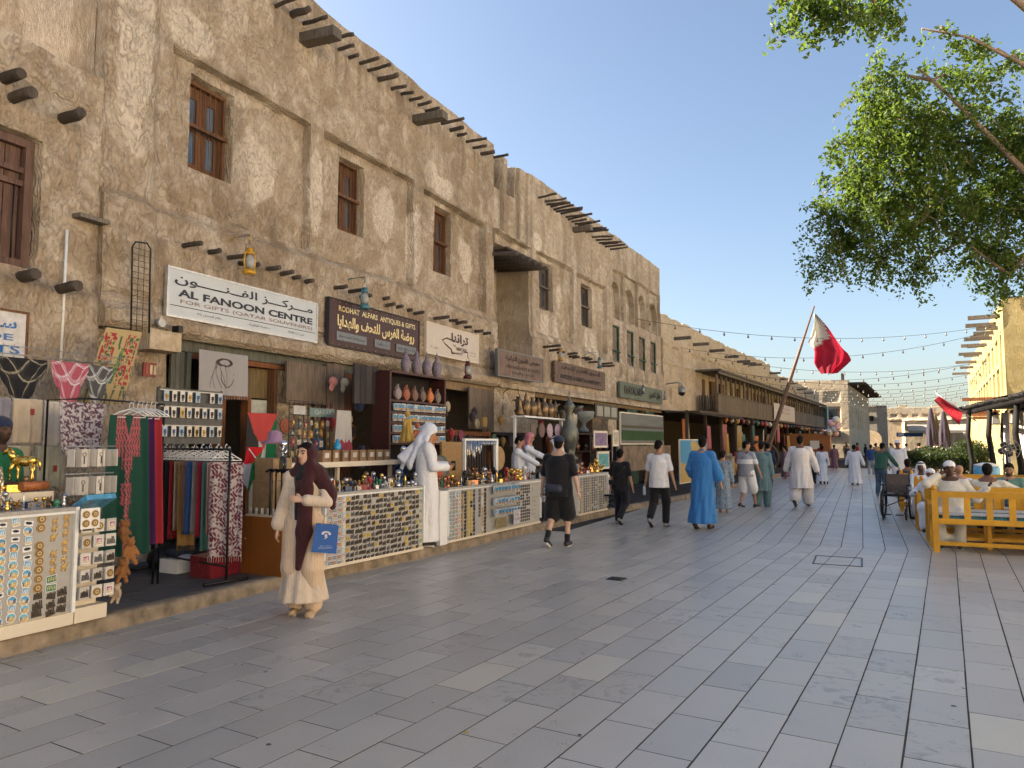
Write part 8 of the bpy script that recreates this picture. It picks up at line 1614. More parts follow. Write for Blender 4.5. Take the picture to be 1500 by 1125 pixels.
# puppets and wooden frame behind
for i, (s, d, z, c, lb) in enumerate(((.58, -.62, 1.50, (.10, .10, .12), 'dark string puppet beside the kerb seller'), (.80, -.68, 1.42, (.22, .28, .06), 'green and gold string puppet behind the plates'), (1.08, -.75, 1.62, (.48, .14, .02), 'bright orange string puppet behind the plates'), (.86, -.85, 1.74, (.30, .10, .05), 'red brown string puppet with raised arm'), (.66, -.9, 1.92, (.40, .26, .06), 'yellow string puppet hanging highest'))):
 S = Soft(.012); S.loft([(-.28, 0, 0, .13, .11, .15), (-.1, 0, 0, .09, .07, .1), (.1, 0, 0, .06, .05, 0)], folds=(8, i, 6)); S.ell((0, 0, .17), (.045, .045, .055)); S.cap((0, -.06, .06), (.05, -.16, -.02), .028, .02); S.cap((0, .06, .06), (.05, .15, .10), .028, .02); link('string_puppet', S.mesh('string_puppet'), C_('puppet cloth %d' % i, c), None, tuple(S3.p(s, d, z)), (0, 0, S3.rz), label=lb, cat='puppet')
# fourth stall and the bag rack between
S4 = Frame(-5.33, 13.9, 3); st4 = stall('fourth stall with long silver and black strips, beyond the man in black', S4, .55, 2.2, .14, .98, .7); rest = []
for ci in range(14):
 for ri in range(14):
  kd = [('skylines',), ('skylineg', 'medal'), ('skyline',), ('skylines', 'skyline')][ci % 4]
  if rnd.random() < .1: continue
  rest.append((rnd.choice(kd), .62 + ci * .112, .006, .88 - ri * .052, .8))
bulk(rest, S4, 'magnet_strips', 'silver and black strips of magnets covering the fourth stall board', 'magnets')
ware_rows(S4, .6, 2.1, [(-.10, 'front'), (-.26, 'back')], .98, 'the fourth stall top', 'small metal ornaments on the stall tops', (9, 2, 3, 5, 1, 1, 1, .5, 1), step=.10, kk=(.9, 1.6))
t = thing('bag_rack', 'dark rack of bagged blue magnets between the third and fourth stalls', 'rack', (-5.95, 14.2, .12)); q = MB(); q.box((-5.98, 14.25, .6), (.03, .85, 1.0)); q.build('panel', M_BLK, t, world=True); SB = Frame(-5.95, 13.85, 0)
for r2, z in enumerate((.98, .82, .66, .50)):
 for i in range(7): bagged(SB, .06 + i * .12, .04, z, 'bagged blue magnet between the stalls, %s row, %s from the left' % (ORD[r2 + 1], ORD[i + 1]), 'bagged magnets hanging in rows')
# plates shelf, giant coffee pot, jars, chests
t = thing('plate_shelf', 'white metal shelf hung with pink plates behind the white robed men', 'shelf', (-6.95, 16.4, .12)); q = MB(); q.box((-6.9, 16.45, 2.22), (.35, 3.0, .04)); q.box((-6.9, 17.55, 1.2), (.08, .09, 2.1)); q.box((-7.0, 15.0, 1.2), (.05, .05, 2.1)); q.build('frame', M_WHITE, t, world=True)
for i in range(5): q = MB(); q.tube([(0, 0, 0), (.02, 0, 0)], .17, 20); q.tube([(.02, 0, 0), (.026, 0, 0)], .11, 18); solid(q, 'decor_plate', plain('pink plate %d' % i, [(.10, .08, .08), (.16, .10, .10), (.42, .32, .38), (.38, .28, .36), (.25, .32, .28)][i], .3, var=.35, scale=20), (-6.78, 15.5 + i * .50, 1.93), '%s plate hanging on the plate shelf, %s from the left' % (['black', 'brown', 'pink', 'lilac', 'pale green'][i], ORD[i + 1]), 'plate')
for i in range(7): ware(['dallah', 'lampvase', 'vase'][i % 3], M_BRONZE, (-6.95, 15.15 + i * .36, 2.25), rnd.uniform(0, 6), [3.2, 1.2, 1.5][i % 3], 'old bronze vessel on top of the plate shelf, %s from the left' % ORD[i + 1], 'vessel', 'bronze vessels on the plate shelf')
M_PAT = plain('verdigris tin', (.16, .16, .13), .45, .6, var=.3, scale=6)
ware('ewer', M_PAT, (-6.55, 17.25, 1.22), R(10), .98, 'giant grey green coffee pot towering over the stalls', 'coffee pot'); ware('bigjar', plain('cream painted jar', (.42, .36, .26), .5, var=.4, scale=16), FB.p(2.3, 1.0, 1.92), 0, .78, 'cream painted jar with dark patterns on the dark shelf', 'jar'); ware('urn', plain('grey carved stone', (.24, .26, .24), .8), FB.p(3.3, 1.0, 1.95), 0, 1.5, 'grey stone urn right of the painted jar', 'urn')
t = thing('dark_wall_shelf', 'dark wooden shelf of antiques behind the man in black', 'shelf', FB.p(3.2, .9, .12), FB.rz)
for z in (1.90, 1.42, .95): q = MB(); bxF(q, FB, 1.4, 5.0, z - .04, z, .6, 1.25); q.build('shelf_board', M_DSH, t, world=True)
for s in (1.42, 3.2, 4.95): q = MB(); bxF(q, FB, s, s + .07, .12, 1.86, .62, 1.23); q.build('upright', M_DSH, t, world=True)
q = MB(); bxF(q, FB, 1.45, 4.95, .15, 1.85, .58, .6); q.build('back_board', M_DARK, t, world=True)
for i, (s, z, w, h, c, lb) in enumerate(((4.0, 1.91, .75, .42, (.16, .10, .055), 'brown wooden chest on top of the dark antiques shelf'), (1.9, 1.43, .9, .36, (.07, .045, .03), 'dark wooden chest on the middle board, left'), (3.6, 1.43, .7, .34, (.05, .04, .035), 'dark framed casket on the middle board, right'), (2.3, .96, 1.0, .36, (.10, .05, .03), 'red brown chest on the lower board'), (3.9, .96, .8, .38, (.06, .04, .03), 'small dark trunk on the lower board, right'))):
 q = MB(); q.box((0, 0, h / 2), (.4, w, h)); q.box((0, 0, h + .01), (.43, w + .03, .03)); b = solid(q, 'wooden_chest', plain('chest wood %d' % i, c, .6, var=.3), FB.p(s, .95, z), lb, 'chest', rz=FB.rz); q = MB(); q.box((.205, 0, h * .7), (.012, .06, .08)); q.build('clasp', M_BRONZE, b)
for i in range(12): kd = rnd.choice(['dallah', 'vase', 'globe', 'bowl', 'lampvase']); ware(kd, rnd.choice([M_BRONZE, M_GOLD, M_PAT, WM[3][1], WM[4][1]]), FB.p(1.6 + i * .29, 1.15, [.96, 1.43][i % 2]), 0, {'dallah': 1.8, 'vase': .8, 'globe': 2.2, 'bowl': 2.2, 'lampvase': .6}[kd], 'small antique vessel on the dark shelf, %s from the left' % ORD[i + 1], 'vessel', 'small vessels on the dark shelf')
t = thing('framed_pictures', 'dark frame of three small pictures above the antiques shelf', 'picture', FB.p(5.0, 1.0, 2.4), FB.rz); q = MB(); bxF(q, FB, 4.2, 6.2, 2.36, 2.80, .98, 1.02); q.build('frame', M_BLK, t, world=True)
for i in range(3): q = MB(); bxF(q, FB, 4.32 + i * .62, 4.82 + i * .62, 2.43, 2.73, 1.021, 1.03); q.build('picture', plain('grey picture', (.25, .25, .23), .5), t, world=True)
q = MB(); q.lathe([(.16, 0), (.17, .03), (.09, .20), (.16, .5), (.13, .62), (.02, .64)], n=14); solid(q, 'leather_stool', plain('brass and red leather', (.30, .11, .04), .4, var=.5, scale=20), FB.p(.9, 1.1, 1.2), 'brass bellied urn beside the cap of the man in black', 'urn')
for i, (s, c) in enumerate(((5.6, (.02, .02, .025)), (5.9, (.30, .27, .22)), (6.2, (.05, .04, .04)))): hang('hanging_cloak', FB.p(s, 1.1, 1.9), FB.u, FB.n, .32, 1.2, C_('cloak %d' % i, c), amp=.05, nf=2, seed=i, label=['black cloak hanging before the green shutter', 'cream cloak hanging before the green shutter', 'dark brown cloak, last before the green shutter'][i], cat='cloak')
# loose hangings that fill the shopfronts
M_HG = [C_('hung goods ' + n, c) for n, c in (('red', (.24, .03, .03)), ('blue', (.04, .10, .24)), ('ochre', (.32, .20, .06)), ('cream', (.40, .35, .27)), ('dark', (.04, .03, .03)), ('turquoise', (.05, .22, .24)))]
for i in range(54):
 s, z, d = ([12.5, 14.0, 15.2][i % 3] + rnd.uniform(0, 1.3), rnd.uniform(1.3, 2.6), rnd.uniform(.15, .7)) if i < 30 else ((rnd.uniform(8.6, 10.4), rnd.uniform(1.5, 2.1), rnd.uniform(.4, .7)) if i < 38 else (rnd.uniform(17, 20.5), rnd.uniform(1.4, 2.7), rnd.uniform(.6, 1.2)))
 q = MB(); k_ = i % 4
 if k_ == 0: q.lathe([(.02, .1), (.07, .04), (.08, -.03), (.04, -.09), (.01, -.16)], n=10); nm = 'hanging_lamp'
 elif k_ == 1:
  q.tube([(0, 0, .2), (0, 0, 0)], .003, 4)
  for e in range(6): q.ball((0, 0, -.04 * e), .02, 6, 4)
  nm = 'bead_strand'
 elif k_ == 2: q.box((0, 0, 0), (.05, .18, .22), jit=.01); q.tube([(0, -.05, .11), (0, 0, .24), (0, .05, .11)], .006, 4); nm = 'cloth_bag'
 else: q.tube([(-.012, 0, 0), (.012, 0, 0)], .11, 16); q.tube([(.012, 0, 0), (.018, 0, 0)], .07, 14); nm = 'wall_plate'
 solid(q, nm, [M_HG[i % 6], M_BRONZE, M_HG[(i * 5) % 6], plain('hung glaze %d' % (i % 5), [(.3, .08, .04), (.05, .12, .25), (.35, .3, .2), (.1, .2, .1), (.2, .05, .1)][i % 5], .3, var=.5, scale=40)][k_], FA.p(s, d, z), '%s %s hung in the shopfront row, %s counted from the near end' % (['coloured', 'bronze', 'small', 'glazed'][k_], nm.replace('_', ' '), ordn(i + 1)), nm.replace('_', ' '), 'goods hung in the shopfronts')
# ------------------------------------------------------------------ flags over the street
pl = thing('flag_pole', 'long leaning wooden flag pole rising from the left kerb', 'pole', (-3.9, 33, 0)); q = MB(); q.tube([(-4.0, 33.05, 0), (-3.5, 32.9, 1.6), (-2.6, 32.5, 4.2), (-1.54, 32, 7.17)], [.11, .10, .075, .03], 10); q.build('pole', plain('brown pole', (.13, .08, .06), .7, grain=(6, 6, 1)), pl, world=True); q = MB(); q.box((-3.98, 33.05, .12), (.5, .5, .24)); q.build('foot', M_STN, pl, world=True)
cr, up = Vector((.9046, .4263, 0)), Vector((0, 0, 1)); sk = .0268; nrm = Vector((.4263, -.9046, 0))
LE = [(1192, 461), (1189, 478), (1184, 495), (1180, 505), (1190, 517), (1192, 535), (1203, 551)]; RE = [(1193, 461), (1207, 474), (1221, 493), (1233, 508), (1242, 520), (1243, 532), (1222, 551)]
G = []; Cc = []
for i in range(41):
 v = i / 40 * 6; j = min(5, int(v)); f = v - j; l = [LE[j][a] * (1 - f) + LE[j + 1][a] * f for a in (0, 1)]; r2 = [RE[j][a] * (1 - f) + RE[j + 1][a] * f for a in (0, 1)]; row = []
 for c in range(31):
  u = c / 30; x = l[0] * (1 - u) + r2[0] * u; y = l[1] * (1 - u) + r2[1] * u; dep = .16 * math.sin(u * 9 + v * .8) * min(1, v / 2) + .07 * math.sin(u * 23 + v * 2)
  row.append(Vector((-1.57, 32, 7.17)) + cr * ((x - 1193) * sk) - up * ((y - 448) * sk) + nrm * (dep + .1))
  zz = 1199 + .30 * (y - 462) * (1 if y < 500 else .2) - max(0, y - 505) * 1.5 + 2.2 * abs(((y / 5.5) % 1) * 2 - 1); Cc.append((.52, .50, .44) if x < zz - (0 if y < 503 else 0) and y < 524 else (.36, .012, .035))
 G.append(row)
V3 = np.array([list(p) for r2 in G for p in r2]) - np.array((-1.57, 32, 7.0)); idx = np.arange(41 * 31).reshape(41, 31); Fq = np.stack([idx[:-1, :-1], idx[1:, :-1], idx[1:, 1:], idx[:-1, 1:]], -1).reshape(-1, 4)
k = NT('flag cloth'); at = k.n('ShaderNodeAttribute'); at.attribute_name = 'Col'; nz = k.noise(k.coords('Object'), 60, 3); k.set(base=at.outputs['Color'], rough=.8, normal=k.bump(nz, .2, .01)); tr = k.n('ShaderNodeBsdfTranslucent'); k.l(at.outputs['Color'], tr.inputs[0]); mx = k.n('ShaderNodeMixShader'); mx.inputs[0].default_value = .45; k.l(k.b.outputs[0], mx.inputs[1]); k.l(tr.outputs[0], mx.inputs[2]); k.l(mx.outputs[0], k.out.inputs[0])
fo = link('flag', np_mesh('flag', V3, Fq, True, np.array(Cc)), k.m, None, (-1.57, 32, 7.0), label='large white and maroon serrated flag hanging from the leaning pole', cat='flag')
t = thing('wall_flag', 'small red flag on a slanting stick above the pergola', 'flag', (3.3, 29, 2.5)); q = MB(); q.tube([(2.36, 29, 3.33), (3.5, 29, 2.36)], .02, 6); q.build('stick', M_GREY, t, world=True)
P = [[Vector((2.45 + .62 * v, 29 - .05 * math.sin(6 * v + 3 * u), 3.24 - .55 * v)) - Vector((.16 * u * (1 - v * .3) - .05 * v, .05 * math.sin(u * 5), (.16 + .30 * v) * u)) for u in np.linspace(0, 1, 9)] for v in np.linspace(0, 1, 15)]; q = MB(); q.grid(P); q.build('flag_cloth', C_('crimson cloth', (.35, .01, .02)), t, world=True)
q = MB(); q.grid([[p[0] + Vector((0, -.012, -.0)), p[1] + Vector((0, -.012, .02))] for p in P[2:11]]); q.build('white_band', C_('white band cloth', (.5, .48, .46)), t, world=True)
# ------------------------------------------------------------------ yellow benches
def bench(label, x, y, L, face):
 """back rail at y, seat towards face (+1 up the street)."""
 t = thing('yellow_bench', label, 'bench', (x, y, 0), 0, 'yellow wooden benches beside the paving'); f = face
 def bb(nm, c, s, m=M_YEL): q = MB(); q.box(c, s, jit=.002); return q.build(nm, m, t)
 for px in (0.04, L - .04):
  q = MB(); q.box((px, 0, .46), (.085, .085, .92)); q.tube([(px, 0, .92), (px, 0, .94), (px, 0, .97), (px, 0, .995)], [.025, .04, .035, .01], 8); q.build('post', M_YEL, t); bb('front_leg', (px, f * .58, .33), (.075, .075, .66))
  bb('arm_rail', (px, f * .29, .66), (.06, .50, .06)); bb('arm_slat', (px, f * .18, .53), (.03, .07, .20)); bb('arm_slat', (px, f * .40, .53), (.03, .07, .20))
 bb('top_rail', (L / 2, 0, .86), (L - .17, .05, .09)); bb('low_rail', (L / 2, 0, .46), (L - .17, .05, .075)); bb('foot_rail', (L / 2, 0, .13), (L - .17, .05, .06)); bb('seat_rail', (L / 2, f * .58, .40), (L - .16, .045, .08)); bb('foot_rail', (L / 2, f * .58, .15), (L - .16, .04, .05))
 n = int(L / .28)
 for i in range(n): bb('back_slat', (.04 + (L - .08) * (i + .5 + 0) / n, 0, .66), (.085, .025, .33))
 for i in range(5): bb('seat_slat', (L / 2, f * (.07 + .11 * i), .425), (L - .18, .09, .02))
 q = MB(); q.box((L / 2, f * .31, .49), (L - .2, .50, .10), jit=.006); cs = q.build('cushion', plain('teal cushion cloth', (.03, .22, .26), .85), t); bevel(cs, .02, 2)
 q = MB()
 for i in range(int((L - .2) / .05)): q.box((.12 + i * .05, f * .058, .53), (.028, .004, .016))
 q.build('cushion_braid', plain('dark braid', (.08, .04, .04), .8), t, kind='stuff'); q = MB(); q.box((L / 2, f * .31, .548), (L - .21, .49, .012)); q.build('cushion_top', plain('pale cushion stripe', (.42, .42, .40), .85), t); return t
bench('nearest yellow bench, its slatted back turned to the camera', .93, 12.95, 2.9, 1); bench('yellow bench holding the man with the phone', .93, 14.32, 2.9, -1); bench('yellow bench holding the man in the cream shirt', 1.0, 14.44, 2.9, 1); bench('yellow bench holding the boy and the bearded man', .9, 16.5, 2.9, -1)
bench('yellow bench holding the bald man', 1.0, 16.65, 2.9, 1); bench('yellow bench holding the man with white headcloth', .95, 18.95, 2.9, -1); bench('yellow bench beyond the white headcloth man', 1.0, 19.8, 2.9, -1); bench('yellow bench holding the man in dark blue', .80, 20.3, 2.9, 1); bench('high backed yellow bench at the right picture edge', 3.35, 17.2, 2.2, -1)
for i, (x, y, lb) in enumerate(((2.3, 13.62, 'low table inside the nearest bench pair'), (2.4, 15.45, 'low table between the cream shirt man and the bearded man'), (2.2, 17.85, 'low table beside the bald man'))):
 t = thing('low_table', lb, 'table', (x, y, 0)); q = MB(); q.box((0, 0, .47), (1.3, .42, .05)); q.build('tabletop', plain('pale table cloth', (.45, .42, .38), .8), t)
 for sx in (-1, 1):
  for sy in (-1, 1): q = MB(); q.box((sx * .58, sy * .16, .22), (.06, .06, .44)); q.build('leg', M_YEL, t)
# ---- wheelchair
t = thing('wheelchair', 'folded looking black wheelchair parked at the bench ends', 'wheelchair', (.66, 18.3, 0), R(170))
for sx in (-1, 1):
 q = MB(); q.tube([(sx * .27, .31 * math.cos(a), .31 + .30 * math.sin(a)) for a in np.linspace(0, 2 * PI, 25)], .022, 6, cap=False); w = q.build('wheel', M_BLK, t); q = MB()
 for a in np.linspace(0, PI, 7)[:-1]: q.tube([(sx * .27, .3 * math.cos(a), .31 + .3 * math.sin(a)), (sx * .27, -.3 * math.cos(a), .31 - .3 * math.sin(a))], .003, 4)
 q.build('spokes', M_CHROME, w); q = MB(); q.tube([(sx * .31, .27 * math.cos(a), .31 + .27 * math.sin(a)) for a in np.linspace(0, 2 * PI, 21)], .008, 5, cap=False); q.build('hand_rim', M_CHROME, w)
 q = MB(); q.tube([(sx * .22, .42 + .07 * math.cos(a), .08 + .07 * math.sin(a)) for a in np.linspace(0, 2 * PI, 13)], .018, 5, cap=False); q.build('caster', M_BLK, t)
 q = MB(); q.tube([(sx * .23, -.26, 1.0), (sx * .23, -.17, .95), (sx * .23, -.17, .30), (sx * .23, .30, .30), (sx * .23, .40, .16)], .014, 6); q.tube([(sx * .23, -.17, .70), (sx * .23, .2, .70), (sx * .23, .24, .48), (sx * .23, .42, .30), (sx * .21, .55, .14)], .013, 6); q.build('side_frame', M_BLK, t)
 q = MB(); q.box((sx * .25, .02, .72), (.06, .28, .03)); q.build('arm_pad', M_BLK, t); q = MB(); q.box((sx * .12, .58, .12), (.15, .16, .015)); q.build('footplate', M_BLK, t)
q = MB(); q.box((0, .05, .50), (.44, .42, .04)); q.build('seat', M_BLK, t); q = MB(); q.box((0, -.17, .74), (.44, .03, .42)); q.build('backrest', C_('grey brown cloth', (.13, .10, .09)), t); q = MB(); q.tube([(-.22, .1, .45), (.22, .1, .25)], .01, 6); q.build('cross_brace', M_BLK, t)
t = thing('pushchair', 'dark pushchair beside the woman in the sun hat', 'pushchair', (-1.5, 32.4, 0)); q = MB(); q.box((0, .1, .55), (.42, .5, .4)); q.build('seat', M_BLK, t)
for sx in (-1, 1): q = MB(); q.tube([(sx * .22, -.25, 1.0), (sx * .22, .3, .15)], .018, 6); q.build('frame', M_BLK, t); q = MB(); q.tube([(sx * .22 - .02, -.1, .13), (sx * .22 + .02, -.1, .13)], .13, 12); q.build('wheel', M_BLK, t)
# ---- behind the benches
t = thing('air_cooler', 'grey evaporative air cooler with a white grille under the pergola', 'cooler', (3.9, 19.6, 0), R(-6)); q = MB(); q.box((0, 0, .85), (1.0, .6, .75)); bevel(q.build('housing', plain('grey green enamel', (.22, .26, .26), .5), t), .03, 2); q = MB(); q.box((0, 0, .24), (.9, .5, .48)); q.build('stand', M_GREY, t)
for i in range(9): q = MB(); q.box((-.22, -.312, .58 + i * .065), (.48, .02, .012)); q.build('louvre', M_WHITE, t)
q = MB(); q.box((-.22, -.305, .85), (.50, .008, .60)); q.build('grille_back', M_BLK, t)
for dx in (-.47, .03): q = MB(); q.box((dx, -.315, .85), (.02, .02, .62)); q.build('grille_frame', M_WHITE, t)
t = thing('water_cooler', 'blue and white water cooler box behind the cream shirt man', 'cooler', (3.0, 23.4, .55), 0); q = MB(); q.lathe([(.26, 0), (.30, .03), (.31, .42), (.28, .46)], n=18); q.build('tank', plain('blue plastic', (.08, .30, .50), .4), t); q = MB(); q.lathe([(.29, .46), (.30, .50), (.12, .55), (.04, .56)], n=18); q.build('lid', M_WHITE, t); q = MB(); q.box((0, 0, -.28), (.6, .6, .54)); q.build('crate', M_YEL, t)
t = thing('standing_fan', 'dark standing fan against the pergola post', 'fan', (3.75, 25.3, 0)); q = MB(); q.tube([(0, 0, 0), (0, 0, 1.3)], .03, 8); q.lathe([(.25, 0), (.22, .05), (.03, .07)], n=14); q.build('stand', M_BLK, t); q = MB()
for r2 in (.12, .22, .32): q.tube([(r2 * math.cos(a), -.1, 1.45 + r2 * math.sin(a)) for a in np.linspace(0, 2 * PI, 21)], .008, 4, cap=False)
for a in np.linspace(0, PI, 9)[:-1]: q.tube([(.32 * math.cos(a), -.1, 1.45 + .32 * math.sin(a)), (-.32 * math.cos(a), -.1, 1.45 - .32 * math.sin(a))], .005, 4)
q.build('cage', M_GREY, t)
for j in range(4): a = j * PI / 2 + .4; q = MB(); q.ball((.13 * math.cos(a), -.05, 1.45 + .13 * math.sin(a)), .12, 8, 5, (.9, .15, .8)); q.build('blade', M_BLK, t)
M_PARA = C_('furled mauve canvas', (.035, .027, .042))
for i, (x, y) in enumerate(((4.7, 62.5), (5.6, 63.5), (5.15, 65))):
 t = thing('furled_parasol', ['furled mauve parasol, left and taller of the pair', 'furled mauve parasol, right one of the pair', 'furled tan parasol standing behind the mauve pair'][i], 'parasol', (x, y, 0)); q = MB(); q.lathe([(.30, 0), (.30, .1), (.04, .12), (.035, 4.3)], n=10); q.build('pole', M_WIN, t); S = Soft(.05); S.loft([(1.0, 0, 0, .38, .34, .12), (2.4, 0, 0, .34, .30, .12), (3.2, 0, 0, .25, .24, .08), (4.2 - .2 * i, 0, 0, .10, .1, 0)], folds=(6, i, 1)); link('canopy', S.mesh('canopy'), M_PARA if i < 2 else C_('furled tan canvas', (.10, .075, .05)), t)
# ---- lanterns under the pergola
for i, (x, y, z) in enumerate(((4.25, 30.5, 2.45), (4.35, 27.5, 2.4), (4.6, 24.4, 2.4))):
 t = thing('pergola_lantern', 'black square lantern under the pergola, %s from the far end' % ORD[i + 1], 'lantern', (x, y, z)); q = MB(); q.box((0, 0, 0), (.22, .22, .30), taper=.8); q.build('glass', plain('dusty lantern pane', (.35, .33, .3), .3), t); q = MB(); q.lathe([(.17, .15), (.04, .27), (.01, .42)], n=4); q.lathe([(.16, -.18), (.16, -.15)], n=4)
 for a in range(4): q.tube([(.13 * math.cos(a * PI / 2 + .785), .13 * math.sin(a * PI / 2 + .785), -.15), (.115 * math.cos(a * PI / 2 + .785), .115 * math.sin(a * PI / 2 + .785), .16)], .012, 4)
 q.build('cage', M_BLK, t)
# ------------------------------------------------------------------ the bazaar under the gallery
def canvas(label, F, s0, s1, z0, z1, d, fn, m='picture', cat='painting'):
 t = thing(m, label, cat, F.p((s0 + s1) / 2, d, z0), F.rz); n_ = 34; P = [[F.p(s0 + (s1 - s0) * i / n_, d, z0 + (z1 - z0) * j / 24) for j in range(25)] for i in range(n_ + 1)]; U, V = np.meshgrid(np.linspace(0, 1, n_ + 1), np.linspace(0, 1, 25), indexing='ij')
 C = fn(U, V); q = MB(); q.grid(P); q.c = [tuple(c) for c in C.reshape(-1, 3)]; q.build('canvas', M_DYE, t, world=True); q = MB(); bxF(q, F, s0 - .03, s1 + .03, z0 - .03, z1 + .03, d - .05, d - .008); q.build('stretcher', M_CREAM, t, world=True); return t
FM = Frame(-5.2, 18, 4.5)
canvas('large landscape painting of a green field by a lake under cloud', FM, .25, 3.6, 1.62, 2.40, -.35, lambda U, V: np.where((V > .62)[..., None], np.array((0.130, 0.135, 0.130)) * (.8 + .4 * fbm(U * 4, V * 9, 3)[..., None]), np.where((V > .50)[..., None], np.array((0.070, 0.055, 0.035)), np.where((V > .42)[..., None], np.array((0.120, 0.135, 0.135)), np.where((V > .1)[..., None], np.array((0.025, 0.060, 0.018)) * (.7 + .5 * fbm(U * 12, V * 8, 5)[..., None]), np.array((0.140, 0.135, 0.120)))))))
q = MB(); bxF(q, FM, .3, 4.2, .9, 1.56, -.40, -.33); solid(q, 'rock_painting', plain('brown rock painting', (.13, .09, .06), .6, var=.6, scale=4), FM.p(2, -.36, .9), 'brown rocky painting standing below the green landscape', 'painting', rz=0, world=True)
canvas('blue and sand yellow map painting standing on the walk', FM, 4.6, 7.6, .42, 1.72, -.15, lambda U, V: np.where(((fbm(U * 3 + .5, V * 3 + .2, 9, 2) + (V - .55) * .7) > .52)[..., None], np.array((.07, .24, .40)), np.array((.42, .30, .10))))
for i, (s, z, w, h, c, lb) in enumerate(((.0, 1.72, .8, .40, (.14, .10, .20), 'violet patterned picture leaning at the green door'), (.95, 1.75, .35, .40, (.35, .33, .28), 'narrow pale picture beside the violet one'), (.15, 1.22, .7, .42, (.06, .24, .27), 'turquoise picture in a cream frame below the violet one'), (.1, .62, .9, .50, (.16, .12, .14), 'dull mauve picture stack beside the folding table'))):
 t = thing('small_picture', lb, 'picture', FM.p(s - 1.2, -.3, z - h / 2), FM.rz); q = MB(); bxF(q, FM, s - 1.2 - w / 2, s - 1.2 + w / 2, z - h / 2, z + h / 2, -.33, -.30); q.build('frame', M_CREAM, t, world=True); q = MB(); bxF(q, FM, s - 1.2 - w / 2 + .05, s - 1.2 + w / 2 - .05, z - h / 2 + .05, z + h / 2 - .05, -.30, -.292); q.build('picture', plain('small picture %d' % i, c, .5, var=.5, scale=9), t, world=True)
q = MB(); q.tube([(-.4, 0, 0), (.4, 0, .32)], .02, 6); q.tube([(-.4, 0, .32), (.4, 0, 0)], .02, 6); q.box((0, 0, .34), (.9, .4, .03)); solid(q, 'folding_stand', M_BLK, FM.p(-1.9, .1, .13), 'low black folding stand on the walk beyond the short person', 'stand', rz=FM.rz)
CL = [('orange', (.42, .13, .03)), ('red', (.26, .04, .03)), ('brown', (.15, .08, .04)), ('cream', (.40, .33, .24)), ('pink', (.36, .12, .14)), ('dark', (.03, .025, .022)), ('gold', (.38, .24, .07)), ('white', (.5, .48, .45)), ('teal', (.05, .14, .13)), ('wine', (.14, .02, .03))]
for i in range(34):        # hung rugs, robes and baskets in front of the dim shops
 s = .8 + i * 1.16; nm, c = CL[(i * 7 + i // 3) % 10]; d = [.75, .45, 1.15][i % 3]; h = rnd.uniform(.7, 1.5); zt_ = rnd.uniform(2.0, 2.7); md = C_('bazaar ' + nm, c)
 hang('hanging_cloth', FC.p(s, d, zt_), FC.u, FC.n, rnd.uniform(.5, 1.1), h, md, amp=.05, nf=2, seed=i, res=(10, 8), label='%s cloth hanging in the bazaar under the gallery, %s from the near end' % (nm, ordn(i + 1)), cat='cloth', group='cloths hanging under the gallery')
for i in range(40):
 s = .5 + i * 1.0; nm, c = CL[(i * 3 + 1) % 10]; d = rnd.uniform(1.2, 1.75); q = MB(); h = rnd.uniform(.35, 1.0); w = rnd.uniform(.4, .85)
 if i % 3 == 0: q.lathe([(w * .3, 0), (w * .42, h * .3), (w * .38, h * .8), (w * .2, h), (w * .25, h * 1.08)], n=10); kd = 'jar'
 elif i % 3 == 1:
  q.box((0, 0, h * .45), (.5, w, h * .9)); q.box((0, 0, h * .93), (.54, w + .05, .04)); kd = 'crate'
  for e in range(5): q.ball((rnd.uniform(-.15, .15), rnd.uniform(-.3, .3) * w, h * .98 + .05), .08, 6, 5)
 else: q.lathe([(w * .35, 0), (w * .45, h * .5), (w * .42, h * .52), (w * .1, h * .3)], n=12); kd = 'basket'; q.ball((0, 0, h * .52), w * .36, 8, 5, (1, 1, .6))
 solid(q, kd, plain('bazaar ware ' + nm, c, .7, var=.5, scale=9), FC.p(s, d, .12), '%s %s on the walk under the gallery, %s from the near end' % (nm, kd, ordn(i + 1)), kd, 'wares standing under the gallery', FC.rz)
for i in range(30):
 s = 6 + i * 1.25; q = MB(); c = CL[(i * 3) % 10]; q.lathe([(.03, .22), (.12, .12), (.13, .02), (.05, -.08), (.01, -.12)], n=8); solid(q, 'hanging_lamp', plain('lamp ' + c[0], c[1], .4, var=.4), FC.p(s, 1.22, 2.72), '%s lamp hanging from the gallery edge, %s from the near end' % (c[0], ordn(i + 1)), 'lamp', 'lamps hanging along the gallery edge')
t = thing('cart_wheel', 'large dark spoked cart wheel leaning at the flag pole foot', 'wheel', (-4.2, 35.6, .1)); q = MB(); q.tube([(-4.2 + .75 * math.cos(a), 35.6, .95 + .75 * math.sin(a)) for a in np.linspace(0, 2 * PI, 25)], .07, 6, cap=False)
q.build('rim', M_BEAM, t, world=True)
for a in np.linspace(0, PI, 7)[:-1]: q = MB(); q.tube([(-4.2 + .75 * math.cos(a), 35.6, .95 + .75 * math.sin(a)), (-4.2 - .75 * math.cos(a), 35.6, .95 - .75 * math.sin(a))], .03, 5); q.build('spoke', M_BEAM, t, world=True)
